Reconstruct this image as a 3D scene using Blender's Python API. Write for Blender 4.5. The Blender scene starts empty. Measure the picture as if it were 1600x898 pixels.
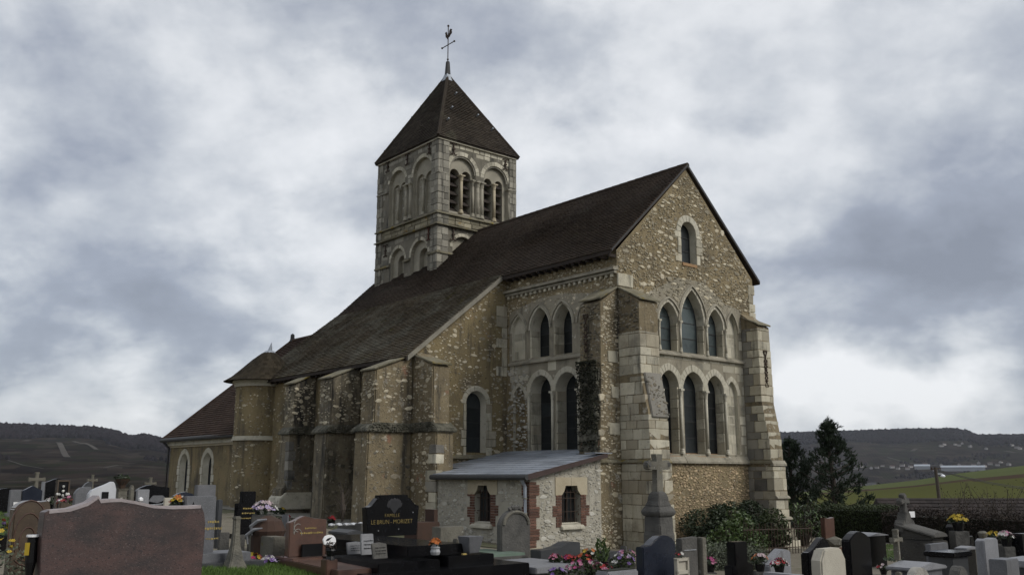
import bpy, bmesh, math, random
from mathutils import Vector, Matrix, noise
from mathutils.geometry import tessellate_polygon
random.seed(7)
SC = bpy.context.scene
COL = SC.collection
pi = math.pi
# ------------------------------------------------------------------ camera
F = 1450.0; CX, CY = 800.0, 449.0
PITCH = math.atan(293 / F); EYE = 1.65
cam_d = bpy.data.cameras.new('camera'); cam = bpy.data.objects.new('camera', cam_d); COL.objects.link(cam)
cam.location = (0, 0, EYE); cam.rotation_euler = (pi / 2 + PITCH, 0, 0)
cam_d.sensor_width = 36; cam_d.lens = F / 1600 * 36; cam_d.clip_start = .1; cam_d.clip_end = 20000
SC.camera = cam
SC.view_settings.view_transform = 'Standard'; SC.view_settings.look = 'None'
SC.view_settings.exposure = 0.85; SC.view_settings.gamma = 1.0
def ray(x, y):
    a = (x - CX) / F; b = (CY - y) / F
    return Vector((a, math.cos(PITCH) - b * math.sin(PITCH), math.sin(PITCH) + b * math.cos(PITCH)))
def at(x, y, d):                       # point seen at photo position x, y, at forward distance d
    q = ray(x, y); return Vector((0, 0, EYE)) + q * (d / q.y)
# church frame: local x runs along the gable wall, local y along the nave, away from us
ANG = pi / 2 - math.radians(90 - 40.1975)
ORG = Vector((2.87, 24.83, 0))
RZ = Matrix.Rotation(ANG, 3, 'Z'); UX = RZ @ Vector((1, 0, 0)); VX = RZ @ Vector((0, 1, 0))
# ------------------------------------------------------------------ sky and sun
SUN_EL, SUN_AZ = math.radians(38), math.radians(118)      # azimuth clockwise from +Y
W = bpy.data.worlds.new('World'); SC.world = W; W.use_nodes = True
nt = W.node_tree; N = nt.nodes; L = nt.links
for n in list(N): N.remove(n)
def nd(tree, t, **kw):
    n = tree.nodes.new(t)
    for k, v in kw.items(): setattr(n, k, v)
    return n
def mth(tree, op, a, b=None, c=None, clamp=False):
    n = nd(tree, 'ShaderNodeMath', operation=op, use_clamp=clamp)
    for i, x in enumerate((a, b, c)):
        if x is None: continue
        if isinstance(x, (int, float)): n.inputs[i].default_value = x
        else: tree.links.new(x, n.inputs[i])
    return n.outputs[0]
out = nd(nt, 'ShaderNodeOutputWorld'); bg = nd(nt, 'ShaderNodeBackground'); bg.inputs[1].default_value = 0.1
L.new(bg.outputs[0], out.inputs[0])
sky = nd(nt, 'ShaderNodeTexSky', sky_type='NISHITA', sun_disc=False, sun_elevation=SUN_EL, sun_rotation=SUN_AZ)
tc = nd(nt, 'ShaderNodeTexCoord'); sep = nd(nt, 'ShaderNodeSeparateXYZ'); L.new(tc.outputs['Generated'], sep.inputs[0])
zz = mth(nt, 'ADD', mth(nt, 'MAXIMUM', sep.outputs[2], 0.0), 0.5)
cmb = nd(nt, 'ShaderNodeCombineXYZ'); L.new(mth(nt, 'DIVIDE', sep.outputs[0], zz), cmb.inputs[0]); L.new(mth(nt, 'DIVIDE', sep.outputs[1], zz), cmb.inputs[1])
def nz(scale, detail, rough, dist, off):
    m = nd(nt, 'ShaderNodeMapping'); m.inputs['Location'].default_value = off; L.new(cmb.outputs[0], m.inputs[0])
    n = nd(nt, 'ShaderNodeTexNoise', noise_dimensions='3D'); n.inputs['Scale'].default_value = scale; n.inputs['Detail'].default_value = detail
    n.inputs['Roughness'].default_value = rough; n.inputs['Distortion'].default_value = dist
    L.new(m.outputs[0], n.inputs['Vector']); return n.outputs['Fac']
n1 = nz(1.3, 5, .5, .3, (3.1, 7.7, 0)); n2 = nz(3.3, 10, .53, .15, (11.3, 2.2, 5)); n3 = nz(9.5, 8, .58, .1, (1.3, 9.2, 2))
val = mth(nt, 'ADD', 0.61, mth(nt, 'MULTIPLY', mth(nt, 'SUBTRACT', n1, .5), .5))
val = mth(nt, 'ADD', val, mth(nt, 'MULTIPLY', mth(nt, 'SUBTRACT', n2, .5), .8))
val = mth(nt, 'ADD', val, mth(nt, 'MULTIPLY', mth(nt, 'SUBTRACT', n3, .5), .62))
def puff(src, a, b, k):
    r = nd(nt, 'ShaderNodeMapRange', interpolation_type='SMOOTHSTEP'); r.inputs['From Min'].default_value = a; r.inputs['From Max'].default_value = b; L.new(src, r.inputs['Value']); return mth(nt, 'MULTIPLY', mth(nt, 'SUBTRACT', r.outputs[0], .5), k)
n4 = nz(4.4, 9, .52, .05, (21.3, 4.2, 8)); val = mth(nt, 'ADD', val, puff(n4, .44, .58, .13)); val = mth(nt, 'ADD', val, puff(n2, .45, .57, .10))
# broad lighter and darker masses of the cloud deck, each about a direction in the sky
warp = nd(nt, 'ShaderNodeTexNoise'); warp.inputs['Scale'].default_value = 3.2; warp.inputs['Detail'].default_value = 6
L.new(tc.outputs['Generated'], warp.inputs['Vector'])
wv = nd(nt, 'ShaderNodeVectorMath', operation='SUBTRACT'); L.new(warp.outputs['Color'], wv.inputs[0]); wv.inputs[1].default_value = (.5, .5, .5)
ws = nd(nt, 'ShaderNodeVectorMath', operation='SCALE'); L.new(wv.outputs[0], ws.inputs[0]); ws.inputs['Scale'].default_value = .38
wa = nd(nt, 'ShaderNodeVectorMath', operation='ADD'); L.new(tc.outputs['Generated'], wa.inputs[0]); L.new(ws.outputs[0], wa.inputs[1])
wn = nd(nt, 'ShaderNodeVectorMath', operation='NORMALIZE'); L.new(wa.outputs[0], wn.inputs[0])
for (px, py, sg, amp) in [(1230, 200, 10, .28), (440, 245, 6, .26), (20, 310, 5, .26), (330, 380, 8, .16), (1215, 660, 2, .42), (1290, 662, 2, .42), (1365, 662, 2, .42), (1440, 662, 2, .42), (1515, 662, 2, .42), (1590, 662, 2, .42), (330, 690, 2.5, .2), (250, 670, 2, .2), (880, 330, 9, .2), (1420, 60, 9, .06),
                          (480, 110, 8, -.16), (60, 130, 9, -.18), (1570, 370, 8, -.17), (1470, 490, 8, -.15), (1300, 530, 6, -.13), (1230, 440, 5, -.06), (200, 560, 12, -.30), (60, 520, 8, -.06), (1250, 590, 4, -.14), (940, 120, 4, -.12),
                          (800, 30, 7, -.05), (230, 640, 4, .10), (1560, 530, 6, -.14)]:
    d = ray(px, py).normalized()
    dp = nd(nt, 'ShaderNodeVectorMath', operation='DOT_PRODUCT'); L.new(wn.outputs[0], dp.inputs[0]); dp.inputs[1].default_value = d
    k = 1 / (1 - math.cos(math.radians(sg)))
    g = mth(nt, 'MULTIPLY', mth(nt, 'POWER', 2.718, mth(nt, 'MULTIPLY', mth(nt, 'SUBTRACT', dp.outputs['Value'], 1.0), k)), amp)
    val = mth(nt, 'ADD', val, g)
rmp = nd(nt, 'ShaderNodeValToRGB'); L.new(val, rmp.inputs[0]); cr = rmp.color_ramp
cr.elements[0].position = .02; cr.elements[0].color = (.146, .160, .192, 1)
cr.elements[1].position = .98; cr.elements[1].color = (.515, .522, .535, 1)
for p_, c_ in [(.30, (.20, .219, .26, 1)), (.50, (.297, .315, .345, 1)), (.72, (.418, .43, .448, 1))]:
    e = cr.elements.new(p_); e.color = c_
sc_ = nd(nt, 'ShaderNodeVectorMath', operation='SCALE'); L.new(rmp.outputs[0], sc_.inputs[0]); sc_.inputs['Scale'].default_value = 10.0
mx = nd(nt, 'ShaderNodeMix', data_type='RGBA'); mx.inputs['Factor'].default_value = .94
L.new(sky.outputs[0], mx.inputs['A']); L.new(sc_.outputs[0], mx.inputs['B']); L.new(mx.outputs['Result'], bg.inputs[0])
sd = bpy.data.lights.new('sun', 'SUN'); sd.energy = 1.15; sd.angle = math.radians(25); sd.color = (1, .96, .9)
sun = bpy.data.objects.new('sun', sd); COL.objects.link(sun)
sdir = Vector((math.sin(SUN_AZ) * math.cos(SUN_EL), math.cos(SUN_AZ) * math.cos(SUN_EL), math.sin(SUN_EL)))
sun.rotation_euler = sdir.to_track_quat('Z', 'Y').to_euler(); sun.location = sdir * 60
# ------------------------------------------------------------------ materials
def material(name, c1, c2=None, scale=3.0, rough=.9, bump=.0, bscale=None, island=0.0, objrnd=0.0, spots=None, spec=.3, dark=None, detail=6, coat=0, metal=0, stretch=None, alt=None, streak=None):
    """c1..c2 mixed by noise; island/objrnd: random value per stone; spots: (colour, scale, threshold); dark: (colour, scale, threshold) stains."""
    m = bpy.data.materials.new(name); m.use_nodes = True; t = m.node_tree; b = t.nodes['Principled BSDF']
    b.inputs['Roughness'].default_value = rough; b.inputs['Specular IOR Level'].default_value = spec; b.inputs['Metallic'].default_value = metal
    if coat: b.inputs['Coat Weight'].default_value = coat; b.inputs['Coat Roughness'].default_value = .05
    tcn = nd(t, 'ShaderNodeTexCoord'); geo = nd(t, 'ShaderNodeNewGeometry'); src = geo.outputs['Position']
    if stretch:
        mp = nd(t, 'ShaderNodeMapping'); mp.inputs['Scale'].default_value = stretch; t.links.new(src, mp.inputs[0]); src = mp.outputs[0]
    def ns(s, d=detail, r=.6):
        n = nd(t, 'ShaderNodeTexNoise'); n.inputs['Scale'].default_value = s; n.inputs['Detail'].default_value = d; n.inputs['Roughness'].default_value = r
        t.links.new(src, n.inputs['Vector']); return n.outputs['Fac']
    def mix(fac, a, bb):
        x = nd(t, 'ShaderNodeMix', data_type='RGBA')
        if isinstance(fac, (int, float)): x.inputs['Factor'].default_value = fac
        else: t.links.new(fac, x.inputs['Factor'])
        for s_, v_ in (('A', a), ('B', bb)):
            if isinstance(v_, tuple): x.inputs[s_].default_value = (*v_, 1)
            else: t.links.new(v_, x.inputs[s_])
        return x.outputs['Result']
    def ramp(f, a, bb):
        r = nd(t, 'ShaderNodeMapRange'); r.inputs['From Min'].default_value = a; r.inputs['From Max'].default_value = bb; t.links.new(f, r.inputs['Value']); return r.outputs[0]
    col = mix(ramp(ns(scale), .32, .68), c1, c2 or tuple(x * .75 for x in c1))
    if spots:
        for (sc, ss, th) in (spots if isinstance(spots, list) else [spots]): col = mix(ramp(ns(ss, 8, .65), th, th + .06), col, sc)
    if dark:
        for (sc, ss, th) in (dark if isinstance(dark, list) else [dark]): col = mix(ramp(ns(ss, 8, .68), th, th + .2), col, sc)
    if streak:
        mp2 = nd(t, 'ShaderNodeMapping'); mp2.inputs['Scale'].default_value = (3.2, 3.2, .42); t.links.new(geo.outputs['Position'], mp2.inputs[0])
        sn = nd(t, 'ShaderNodeTexNoise'); sn.inputs['Scale'].default_value = streak[2] if len(streak) > 2 else 1.0; sn.inputs['Detail'].default_value = 8; sn.inputs['Roughness'].default_value = .65; t.links.new(mp2.outputs[0], sn.inputs['Vector'])
        col = mix(ramp(sn.outputs['Fac'], streak[1], streak[1] + .16), col, streak[0])
    if alt:
        oi = nd(t, 'ShaderNodeObjectInfo'); col = mix(mth(t, 'MULTIPLY', mth(t, 'POWER', mth(t, 'FRACT', mth(t, 'MULTIPLY', oi.outputs['Random'], 7.31)), 2.0), .8), col, alt)
    rv = None
    if island: rv = mth(t, 'ADD', mth(t, 'MULTIPLY', geo.outputs['Random Per Island'], 2 * island), 1 - island)
    if objrnd:
        oi = nd(t, 'ShaderNodeObjectInfo'); rv = mth(t, 'ADD', mth(t, 'MULTIPLY', oi.outputs['Random'], 2 * objrnd), 1 - objrnd)
    if rv is not None:
        vm = nd(t, 'ShaderNodeVectorMath', operation='SCALE'); t.links.new(col, vm.inputs[0]); t.links.new(rv, vm.inputs['Scale']); col = vm.outputs[0]
    t.links.new(col, b.inputs['Base Color'])
    if bump:
        bn = nd(t, 'ShaderNodeBump'); bn.inputs['Strength'].default_value = min(1, bump); bn.inputs['Distance'].default_value = .03 * max(1, bump)
        t.links.new(ns(bscale or scale * 6, 8, .65), bn.inputs['Height']); t.links.new(bn.outputs[0], b.inputs['Normal'])
    return m
M = {}
def mk(name, *a, **k): M[name] = material(name, *a, **k)
# ------------------------------------------------------------------ mesh helpers
class MB:
    def __init__(s): s.v = []; s.f = []
    def add(s, vs, fs):
        o = len(s.v); s.v += [tuple(p) for p in vs]; s.f += [tuple(i + o for i in f) for f in fs]; return s
    def box(s, x0, x1, y0, y1, z0, z1):
        return s.hexa([(x0, y0, z0), (x1, y0, z0), (x1, y1, z0), (x0, y1, z0), (x0, y0, z1), (x1, y0, z1), (x1, y1, z1), (x0, y1, z1)])
    def hexa(s, p): return s.add(p, [(3, 2, 1, 0), (4, 5, 6, 7), (0, 1, 5, 4), (1, 2, 6, 5), (2, 3, 7, 6), (3, 0, 4, 7)])
    def prism(s, poly, mp, d0, d1):
        n = len(poly); a = [mp(x, y, d0) for x, y in poly] + [mp(x, y, d1) for x, y in poly]
        f = [(i, (i + 1) % n, n + (i + 1) % n, n + i) for i in range(n)]
        tri = tessellate_polygon([[Vector((x, y, 0)) for x, y in poly]])
        f += [tuple(t) for t in tri] + [tuple(n + i for i in reversed(t)) for t in tri]
        return s.add(a, f)
    def tube(s, pts, r, n=6, cap=True):
        pts = [Vector(p) for p in pts]; rr = r if isinstance(r, (list, tuple)) else [r] * len(pts); vs = []; fs = []
        for i, p in enumerate(pts):
            d = (pts[min(i + 1, len(pts) - 1)] - pts[max(i - 1, 0)]).normalized(); q = d.to_track_quat('Z', 'Y')
            for k in range(n):
                a = 2 * pi * k / n; vs.append(p + q @ Vector((math.cos(a) * rr[i], math.sin(a) * rr[i], 0)))
        for i in range(len(pts) - 1):
            for k in range(n): fs.append((i * n + k, i * n + (k + 1) % n, (i + 1) * n + (k + 1) % n, (i + 1) * n + k))
        if cap: fs += [tuple(range(n))[::-1], tuple(range((len(pts) - 1) * n, len(pts) * n))]
        return s.add(vs, fs)
    def lathe(s, prof, n=12, c=(0, 0, 0), sq=False):
        vs = []; fs = []
        for (r, z) in prof:
            for k in range(n):
                a = 2 * pi * (k + (.5 if sq else 0)) / n; vs.append((c[0] + r * math.cos(a), c[1] + r * math.sin(a), c[2] + z))
        for i in range(len(prof) - 1):
            for k in range(n): fs.append((i * n + k, i * n + (k + 1) % n, (i + 1) * n + (k + 1) % n, (i + 1) * n + k))
        fs += [tuple(range(n))[::-1], tuple(range((len(prof) - 1) * n, len(prof) * n))]
        return s.add(vs, fs)
    def blob(s, c, r, sx=1, sy=1, sz=1, jit=.15):
        vs, fs = ico(); return s.add([(c[0] + x * r * sx * (1 + random.uniform(-jit, jit)), c[1] + y * r * sy * (1 + random.uniform(-jit, jit)), c[2] + z * r * sz * (1 + random.uniform(-jit, jit))) for x, y, z in vs], fs)
    def mesh(s, name):
        me = bpy.data.meshes.new(name); me.from_pydata(s.v, [], s.f); me.update(); return me
    def build(s, name, mat, parent=None, smooth=False, bevel=0, loc=None, rz=None):
        me = s.mesh(name)
        if bevel:
            bm = bmesh.new(); bm.from_mesh(me); bmesh.ops.remove_doubles(bm, verts=bm.verts, dist=1e-5); bmesh.ops.recalc_face_normals(bm, faces=bm.faces)
            ed = [e for e in bm.edges if len(e.link_faces) == 2 and e.calc_face_angle(0) > .6]
            if ed: bmesh.ops.bevel(bm, geom=ed, offset=bevel, segments=2, affect='EDGES', clamp_overlap=True)
            bm.to_mesh(me); bm.free()
        return link(name, me, mat, parent, smooth, loc, rz)
_ico = None
def ico():
    global _ico
    if _ico is None:
        bm = bmesh.new(); bmesh.ops.create_icosphere(bm, subdivisions=1, radius=1); bm.verts.ensure_lookup_table()
        _ico = ([tuple(v.co) for v in bm.verts], [tuple(v.index for v in f.verts) for f in bm.faces]); bm.free()
    return _ico
def link(name, me, mat, parent=None, smooth=False, loc=None, rz=None):
    o = bpy.data.objects.new(name, me); COL.objects.link(o)
    if mat is not None and not me.materials: me.materials.append(M[mat] if isinstance(mat, str) else mat)
    if smooth:
        for p in me.polygons: p.use_smooth = True
    if parent is not None: o.parent = parent
    if loc is not None: o.location = loc
    if rz is not None: o.rotation_euler = (0, 0, rz)
    return o
def thing(name, label, cat, loc=(0, 0, 0), rz=0, group=None):
    o = bpy.data.objects.new(name, None); COL.objects.link(o); o.empty_display_size = .2
    o.location = loc; o.rotation_euler = (0, 0, rz); return tag(o, label, cat, group)
def tag(o, label, cat, group=None):
    o['label'] = label; o['category'] = cat
    if group: o['group'] = group
    return o
def stuff(o): o['kind'] = 'stuff'; return o
def struct(o): o['kind'] = 'structure'; return o
# five unit stone blocks with worn edges, shared by every dressed stone
UNIT = []
for k in range(6):
    bm = bmesh.new(); bmesh.ops.create_cube(bm, size=1)
    for v in bm.verts: v.co += Vector([random.uniform(-.035, .035) for _ in range(3)])
    bmesh.ops.bevel(bm, geom=list(bm.edges), offset=.035, segments=1, affect='EDGES')
    me = bpy.data.meshes.new('stone_block'); bm.to_mesh(me); bm.free(); UNIT.append(me)
_um = {}
def unit(mat):
    if mat not in _um:
        _um[mat] = []
        for u in UNIT:
            c = u.copy(); c.materials.append(M[mat]); _um[mat].append(c)
    return random.choice(_um[mat])
def block(name, mat, parent, x0, x1, y0, y1, z0, z1, tilt=0):
    o = bpy.data.objects.new(name, unit(mat)); COL.objects.link(o); o.parent = parent
    o.location = ((x0 + x1) / 2, (y0 + y1) / 2, (z0 + z1) / 2); o.scale = (abs(x1 - x0), abs(y1 - y0), abs(z1 - z0))
    if tilt: o.rotation_euler = (random.uniform(-tilt, tilt), random.uniform(-tilt, tilt), random.uniform(-tilt, tilt))
    return o
def inpoly(x, y, P):
    c = False; n = len(P); j = n - 1
    for i in range(n):
        xi, yi = P[i]; xj, yj = P[j]
        if (yi > y) != (yj > y) and x < (xj - xi) * (y - yi) / (yj - yi) + xi: c = not c
        j = i
    return c
# maps from a wall's own plane (along, up, depth into the wall) to the church frame
def MV(v0): return lambda s, t, d: (s, v0 + d, t)         # walls facing the gable side
def MU(u0): return lambda s, t, d: (u0 + d, s, t)         # walls facing the nave's side
def arch(c, w, z0, zs, za, n=7):
    P = [(c - w, z0), (c + w, z0)]; h = za - zs; A = []
    if h > w * 1.03:
        R = (w * w + h * h) / (2 * w); th = math.acos((R - w) / R)
        A = [(w - R + R * math.cos(th * i / n), R * math.sin(th * i / n)) for i in range(n + 1)]
    else: A = [(w * math.cos(pi / 2 * i / n), h * math.sin(pi / 2 * i / n)) for i in range(n + 1)]
    P += [(c + x, zs + y) for x, y in A] + [(c - x, zs + y) for x, y in reversed(A[:-1])]
    return P
def face(mb, mp, outer, holes, d):
    loops = [outer] + holes; pts = [Vector((x, y, 0)) for l in loops for x, y in l]
    tri = tessellate_polygon([[Vector((x, y, 0)) for x, y in l] for l in loops])
    mb.add([mp(p.x, p.y, d) for p in pts], [tuple(t) for t in tri])
def recess(mb, mp, po, pin, d0, d1):
    n = len(po); mb.add([mp(x, y, d0) for x, y in po] + [mp(x, y, d1) for x, y in pin], [(i, (i + 1) % n, n + (i + 1) % n, n + i) for i in range(n)])
def clip_z(P, a, b):
    def half(P, k, sgn):
        Q = []
        for i in range(len(P)):
            p, q = P[i], P[(i + 1) % len(P)]; ip = sgn * (p[1] - k) >= 0; iq = sgn * (q[1] - k) >= 0
            if ip: Q.append(p)
            if ip != iq: f = (k - p[1]) / (q[1] - p[1]); Q.append((p[0] + f * (q[0] - p[0]), k))
        return Q
    P = half(P, a, 1); return half(P, b, -1) if P else P
def rubble(name, mat, parent, mp, region, avoid, n, smin, smax, proud=.022, d=0.0, flat=.7):
    """field stones set in mortar: irregular low domes, all of one wall joined"""
    xs = [p[0] for p in region]; ys = [p[1] for p in region]; x0, x1, y0, y1 = min(xs), max(xs), min(ys), max(ys)
    mb = MB(); grid = {}; placed = 0; tries = 0; cs = smax * 1.2
    while placed < n and tries < n * 12:
        tries += 1; x = random.uniform(x0, x1); y = random.uniform(y0, y1)
        if not inpoly(x, y, region) or any(inpoly(x, y, a) for a in avoid): continue
        if noise.noise((x * 1.7, y * 2.3, n * .13)) < random.uniform(-.55, .35): continue
        r = smin + (smax - smin) * random.random() ** 3.0; gx, gy = int(x // cs), int(y // cs); ok = True
        for i in (-1, 0, 1):
            for j in (-1, 0, 1):
                for (a, b, c) in grid.get((gx + i, gy + j), ()):
                    if (a - x) ** 2 + ((b - y) / flat) ** 2 < (.86 * (r + c)) ** 2: ok = False
        if not ok: continue
        grid.setdefault((gx, gy), []).append((x, y, r)); placed += 1
        k = random.choice((5, 6, 7)); rot = random.uniform(0, 6.28); tl = random.uniform(-.3, .3); el = random.uniform(.9, 1.4); vs = []; fs = []
        ang = [rot + 2 * pi * (i + random.uniform(-.25, .25)) / k for i in range(k)]; rad = [r * random.uniform(.78, 1.12) for _ in range(k)]
        pr = proud * random.uniform(.4, 1.3)
        for q, dd in ((1.0, .015), (.86, -pr * .75), (.5, -pr)):
            for i in range(k):
                a = math.cos(ang[i]) * rad[i] * q; b = math.sin(ang[i]) * rad[i] * q * flat; vs.append(mp(x + a * el - b * tl, y + b / el + a * tl, d + dd))
        for i in range(k):
            j = (i + 1) % k; fs += [(i, j, k + j, k + i), (k + i, k + j, 2 * k + j, 2 * k + i)]
        fs.append(tuple(range(2 * k, 3 * k))); mb.add(vs, fs)
    return stuff(mb.build(name, mat, parent))
def courses(s0, s1, t0, t1, hmin, hmax, lmin, lmax):
    """rectangles of an ashlar face"""
    R = []; t = t0
    while t < t1 - .04:
        h = min(random.uniform(hmin, hmax), t1 - t)
        if t1 - t - h < .09: h = t1 - t
        s = s0; first = True
        while s < s1 - .02:
            l = random.uniform(lmin, lmax) * (random.uniform(.5, .9) if first else 1); first = False
            if s1 - s - l < lmin * .5: l = s1 - s
            R.append((s, s + l, t, t + h)); s += l
        t += h
    return R
G = .007
def ashlar(name, mat, parent, axis, plane, s0, s1, t0, t1, proud=.015, avoid=(), hh=(.24, .36), ll=(.3, .6), joined=False, keep=1.0):
    mb = MB()
    for (a, b, c, d) in courses(s0, s1, t0, t1, *hh, *ll):
        m = ((a + b) / 2, (c + d) / 2)
        if random.random() > keep: continue
        if any(inpoly(x, y, P) for P in avoid for x, y in (m, (a + .03, c + .03), (b - .03, c + .03), (a + .03, d - .03), (b - .03, d - .03))): continue
        pr = proud * random.uniform(.5, 1.5); q = (a + G, b - G, plane - pr, plane + .12, c + G, d - G)
        if axis == 'u': q = (q[2], q[3], q[0], q[1], q[4], q[5])
        if joined: mb.box(*q)
        else: block(name, mat, parent, *q)
    if joined and mb.v: return stuff(mb.build(name, mat, parent, bevel=.012))
def voussoirs(parent, mp, c, w, zs, za, th, n, mat='dressed_stone', proud=.02, depth=.14, name='voussoir', individual=True):
    a = arch(c, w, zs - .01, zs, za, 24)[2:]; b = arch(c, w + th, zs - .01, zs, za + th, 24)[2:]; m = len(a)
    mbj = MB()
    for i in range(n):
        lo = i * (m - 1) / n; hi = (i + 1) * (m - 1) / n
        def pt(A, t):
            k = min(int(t), m - 2); f = t - k; return (A[k][0] * (1 - f) + A[k + 1][0] * f, A[k][1] * (1 - f) + A[k + 1][1] * f)
        g = .04; mid = (lo + hi) / 2; e = random.uniform(-.015, .015)
        P = [pt(a, lo + g), pt(a, mid), pt(a, hi - g), pt(b, hi - g), pt(b, mid), pt(b, lo + g)]
        mb = mbj if not individual else MB()
        mb.prism(P, mp, -proud + e * .5, depth)
        if individual: mb.build(name, mat, parent, bevel=.008)
    if not individual: stuff(mbj.build(name, mat, parent, bevel=.008))
def hood(name, parent, mp, c, w, zs, za, th, proud, mat='dressed_stone', z0=None):
    """moulding that follows an arch"""
    a = arch(c, w, zs - .01, zs, za, 10)[2:]; b = arch(c, w + th, zs - .01, zs, za + th, 10)[2:]; mb = MB(); n = len(a)
    vs = [mp(*p, -proud) for p in a] + [mp(*p, -proud * .7) for p in b] + [mp(*p, .03) for p in b] + [mp(*p, .03) for p in a]
    fs = []
    for i in range(n - 1):
        for k in range(4):
            k2 = (k + 1) % 4; fs.append((k * n + i, k * n + i + 1, k2 * n + i + 1, k2 * n + i))
    return mb.add(vs, fs).build(name, mat, parent)
def glazing(parent, mp, P, d, bars, mat='dark_glass', label=None):
    """a window: stone-set frame, panes between iron bars"""
    zs = [p[1] for p in P]; z0, z1 = min(zs), max(zs); xs = [p[0] for p in P]; x0, x1 = min(xs), max(xs)
    fr = MB(); cx, cz = (x0 + x1) / 2, (z0 + z1) / 2
    inner = [(cx + (x - cx) * (1 - .05 / (x1 - x0)), cz + (z - cz) * (1 - .05 / (z1 - z0))) for x, z in P]
    n = len(P); fr.add([mp(x, z, d) for x, z in P] + [mp(x, z, d - .02) for x, z in inner] + [mp(x, z, d + .03) for x, z in inner], [(i, (i + 1) % n, n + (i + 1) % n, n + i) for i in range(n)] + [(n + i, n + (i + 1) % n, 2 * n + (i + 1) % n, 2 * n + i) for i in range(n)])
    w = fr.build('window', 'lead', parent)
    if label: w['label'] = label
    cuts = [z0 + (z1 - z0) * i / (bars + 1) for i in range(bars + 2)]
    for a, b in zip(cuts[:-1], cuts[1:]):
        Q = clip_z(inner, a + .006, b - .006)
        if len(Q) < 3: continue
        tl = random.uniform(-.004, .004); mb = MB()
        mb.prism(Q, lambda s, t, dd: mp(s, t, dd + tl * (t - a) / .3), d + .008, d + .02); mb.build('pane', mat, w)
        if a > z0 + .01:
            mb = MB(); mb.box(0, 1, 0, 1, 0, 1); k = [(x0 + .02, a - .009, d - .012), (x1 - .02, a + .009, d + .012)]
            mb.v = [mp(k[int(p[0])][0], k[int(p[2])][1], k[int(p[1])][2]) for p in mb.v]; mb.build('glazing_bar', 'lead', w)
    return w
def colonnette(parent, pos, z0, z1, r=.055, mat='dressed_stone'):
    x, y = pos; sh = MB(); sh.lathe([(r, z0 + .14), (r, z1 - .2)], 10, (x, y, 0)); o = sh.build('colonnette', mat, parent, smooth=True)
    b = MB(); b.lathe([(r * 1.6, z0), (r * 1.6, z0 + .05), (r * 1.25, z0 + .08), (r * 1.3, z0 + .11), (r, z0 + .145)], 10, (x, y, 0)); b.build('base', mat, o)
    c = MB(); c.lathe([(r * 1.25, z1 - .215), (r * 1.1, z1 - .19), (r * 1.25, z1 - .12), (r * 1.75, z1 - .05)], 10, (x, y, 0))
    c.box(x - r * 1.85, x + r * 1.85, y - r * 1.85, y + r * 1.85, z1 - .05, z1); c.build('capital', mat, o)
    return o
def moulding(name, parent, axis, plane, s0, s1, z0, z1, proud, mat='course_stone', slope=.6, jit=.006, seg=.55):
    """string course, in lengths, sloping top"""
    n = max(1, int((s1 - s0) / seg)); mb = MB()
    for i in range(n):
        a = s0 + (s1 - s0) * i / n + .003; b = s0 + (s1 - s0) * (i + 1) / n - .003; j = random.uniform(-jit, jit); h = z1 - z0
        P = [(-proud - j, z0), (-proud - j, z0 + h * (1 - slope)), (0, z1 + j), (.05, z1 + j), (.05, z0)]
        mp = (lambda d, t, s: (s, plane + d, t)) if axis == 'v' else (lambda d, t, s: (plane + d, s, t))
        mb.prism(P, mp, a, b)
    return mb.build(name, mat, parent)
# ------------------------------------------------------------------ material set
BLK = (.035, .034, .03)
mk('mortar_wall', (.262, .208, .118), (.17, .136, .08), 1.1, bump=.9, bscale=26, spots=[((.42, .385, .31), 7.5, .61), ((.06, .05, .036), 9, .60), ((.44, .41, .34), 16, .62), ((.045, .038, .028), 20, .60)], dark=((.10, .085, .06), .8, .53), streak=((.075, .066, .05), .60))
mk('plain_wall', (.235, .185, .098), (.16, .128, .070), .9, bump=1.0, bscale=22, spots=[((.36, .325, .255), 6, .63), ((.055, .045, .032), 11, .60), ((.24, .175, .095), 2.2, .6), ((.38, .35, .28), 19, .64)], dark=((.105, .09, .065), .9, .50), streak=((.065, .056, .042), .53))
mk('weathered_wall', (.19, .162, .11), (.115, .098, .068), 1.3, bump=1.0, bscale=15, spots=[((.32, .30, .25), 6, .60), ((.17, .10, .065), 2.2, .63), ((.34, .32, .27), 16, .62)], dark=[(BLK, 1.1, .52), (BLK, 4.5, .56)], streak=((.022, .021, .019), .50))
mk('buttress_wall', (.225, .183, .112), (.14, .113, .071), 1.4, bump=1.0, bscale=17, spots=[((.37, .345, .285), 4.5, .59), ((.22, .125, .08), 1.7, .62), ((.38, .355, .30), 14, .62), ((.045, .04, .03), 17, .60)], dark=[(BLK, 3.2, .56)], streak=((.05, .045, .036), .53))
mk('field_stone', (.47, .425, .325), (.29, .25, .17), 5, bump=.6, bscale=40, island=.45, dark=((.12, .11, .09), 9, .56))
mk('course_stone', (.31, .285, .225), (.22, .20, .155), 2.2, bump=.7, bscale=28, spots=((.42, .40, .34), 8, .62), dark=[((.09, .085, .065), 1.6, .52), (BLK, 6, .62)])
mk('pale_wall', (.30, .272, .208), (.22, .198, .15), 1.6, bump=.8, bscale=24, spots=[((.50, .475, .40), 4.5, .6), ((.20, .175, .125), 9, .63)], dark=((.13, .12, .095), 1.1, .56), streak=((.09, .082, .062), .56))
mk('tan_field_stone', (.43, .335, .21), (.28, .21, .135), 5, bump=.6, bscale=40, island=.45, dark=((.1, .085, .06), 8, .58))
mk('pale_field_stone', (.44, .425, .375), (.30, .285, .24), 5, bump=.6, bscale=40, island=.3, dark=((.17, .16, .14), 9, .58))
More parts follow.
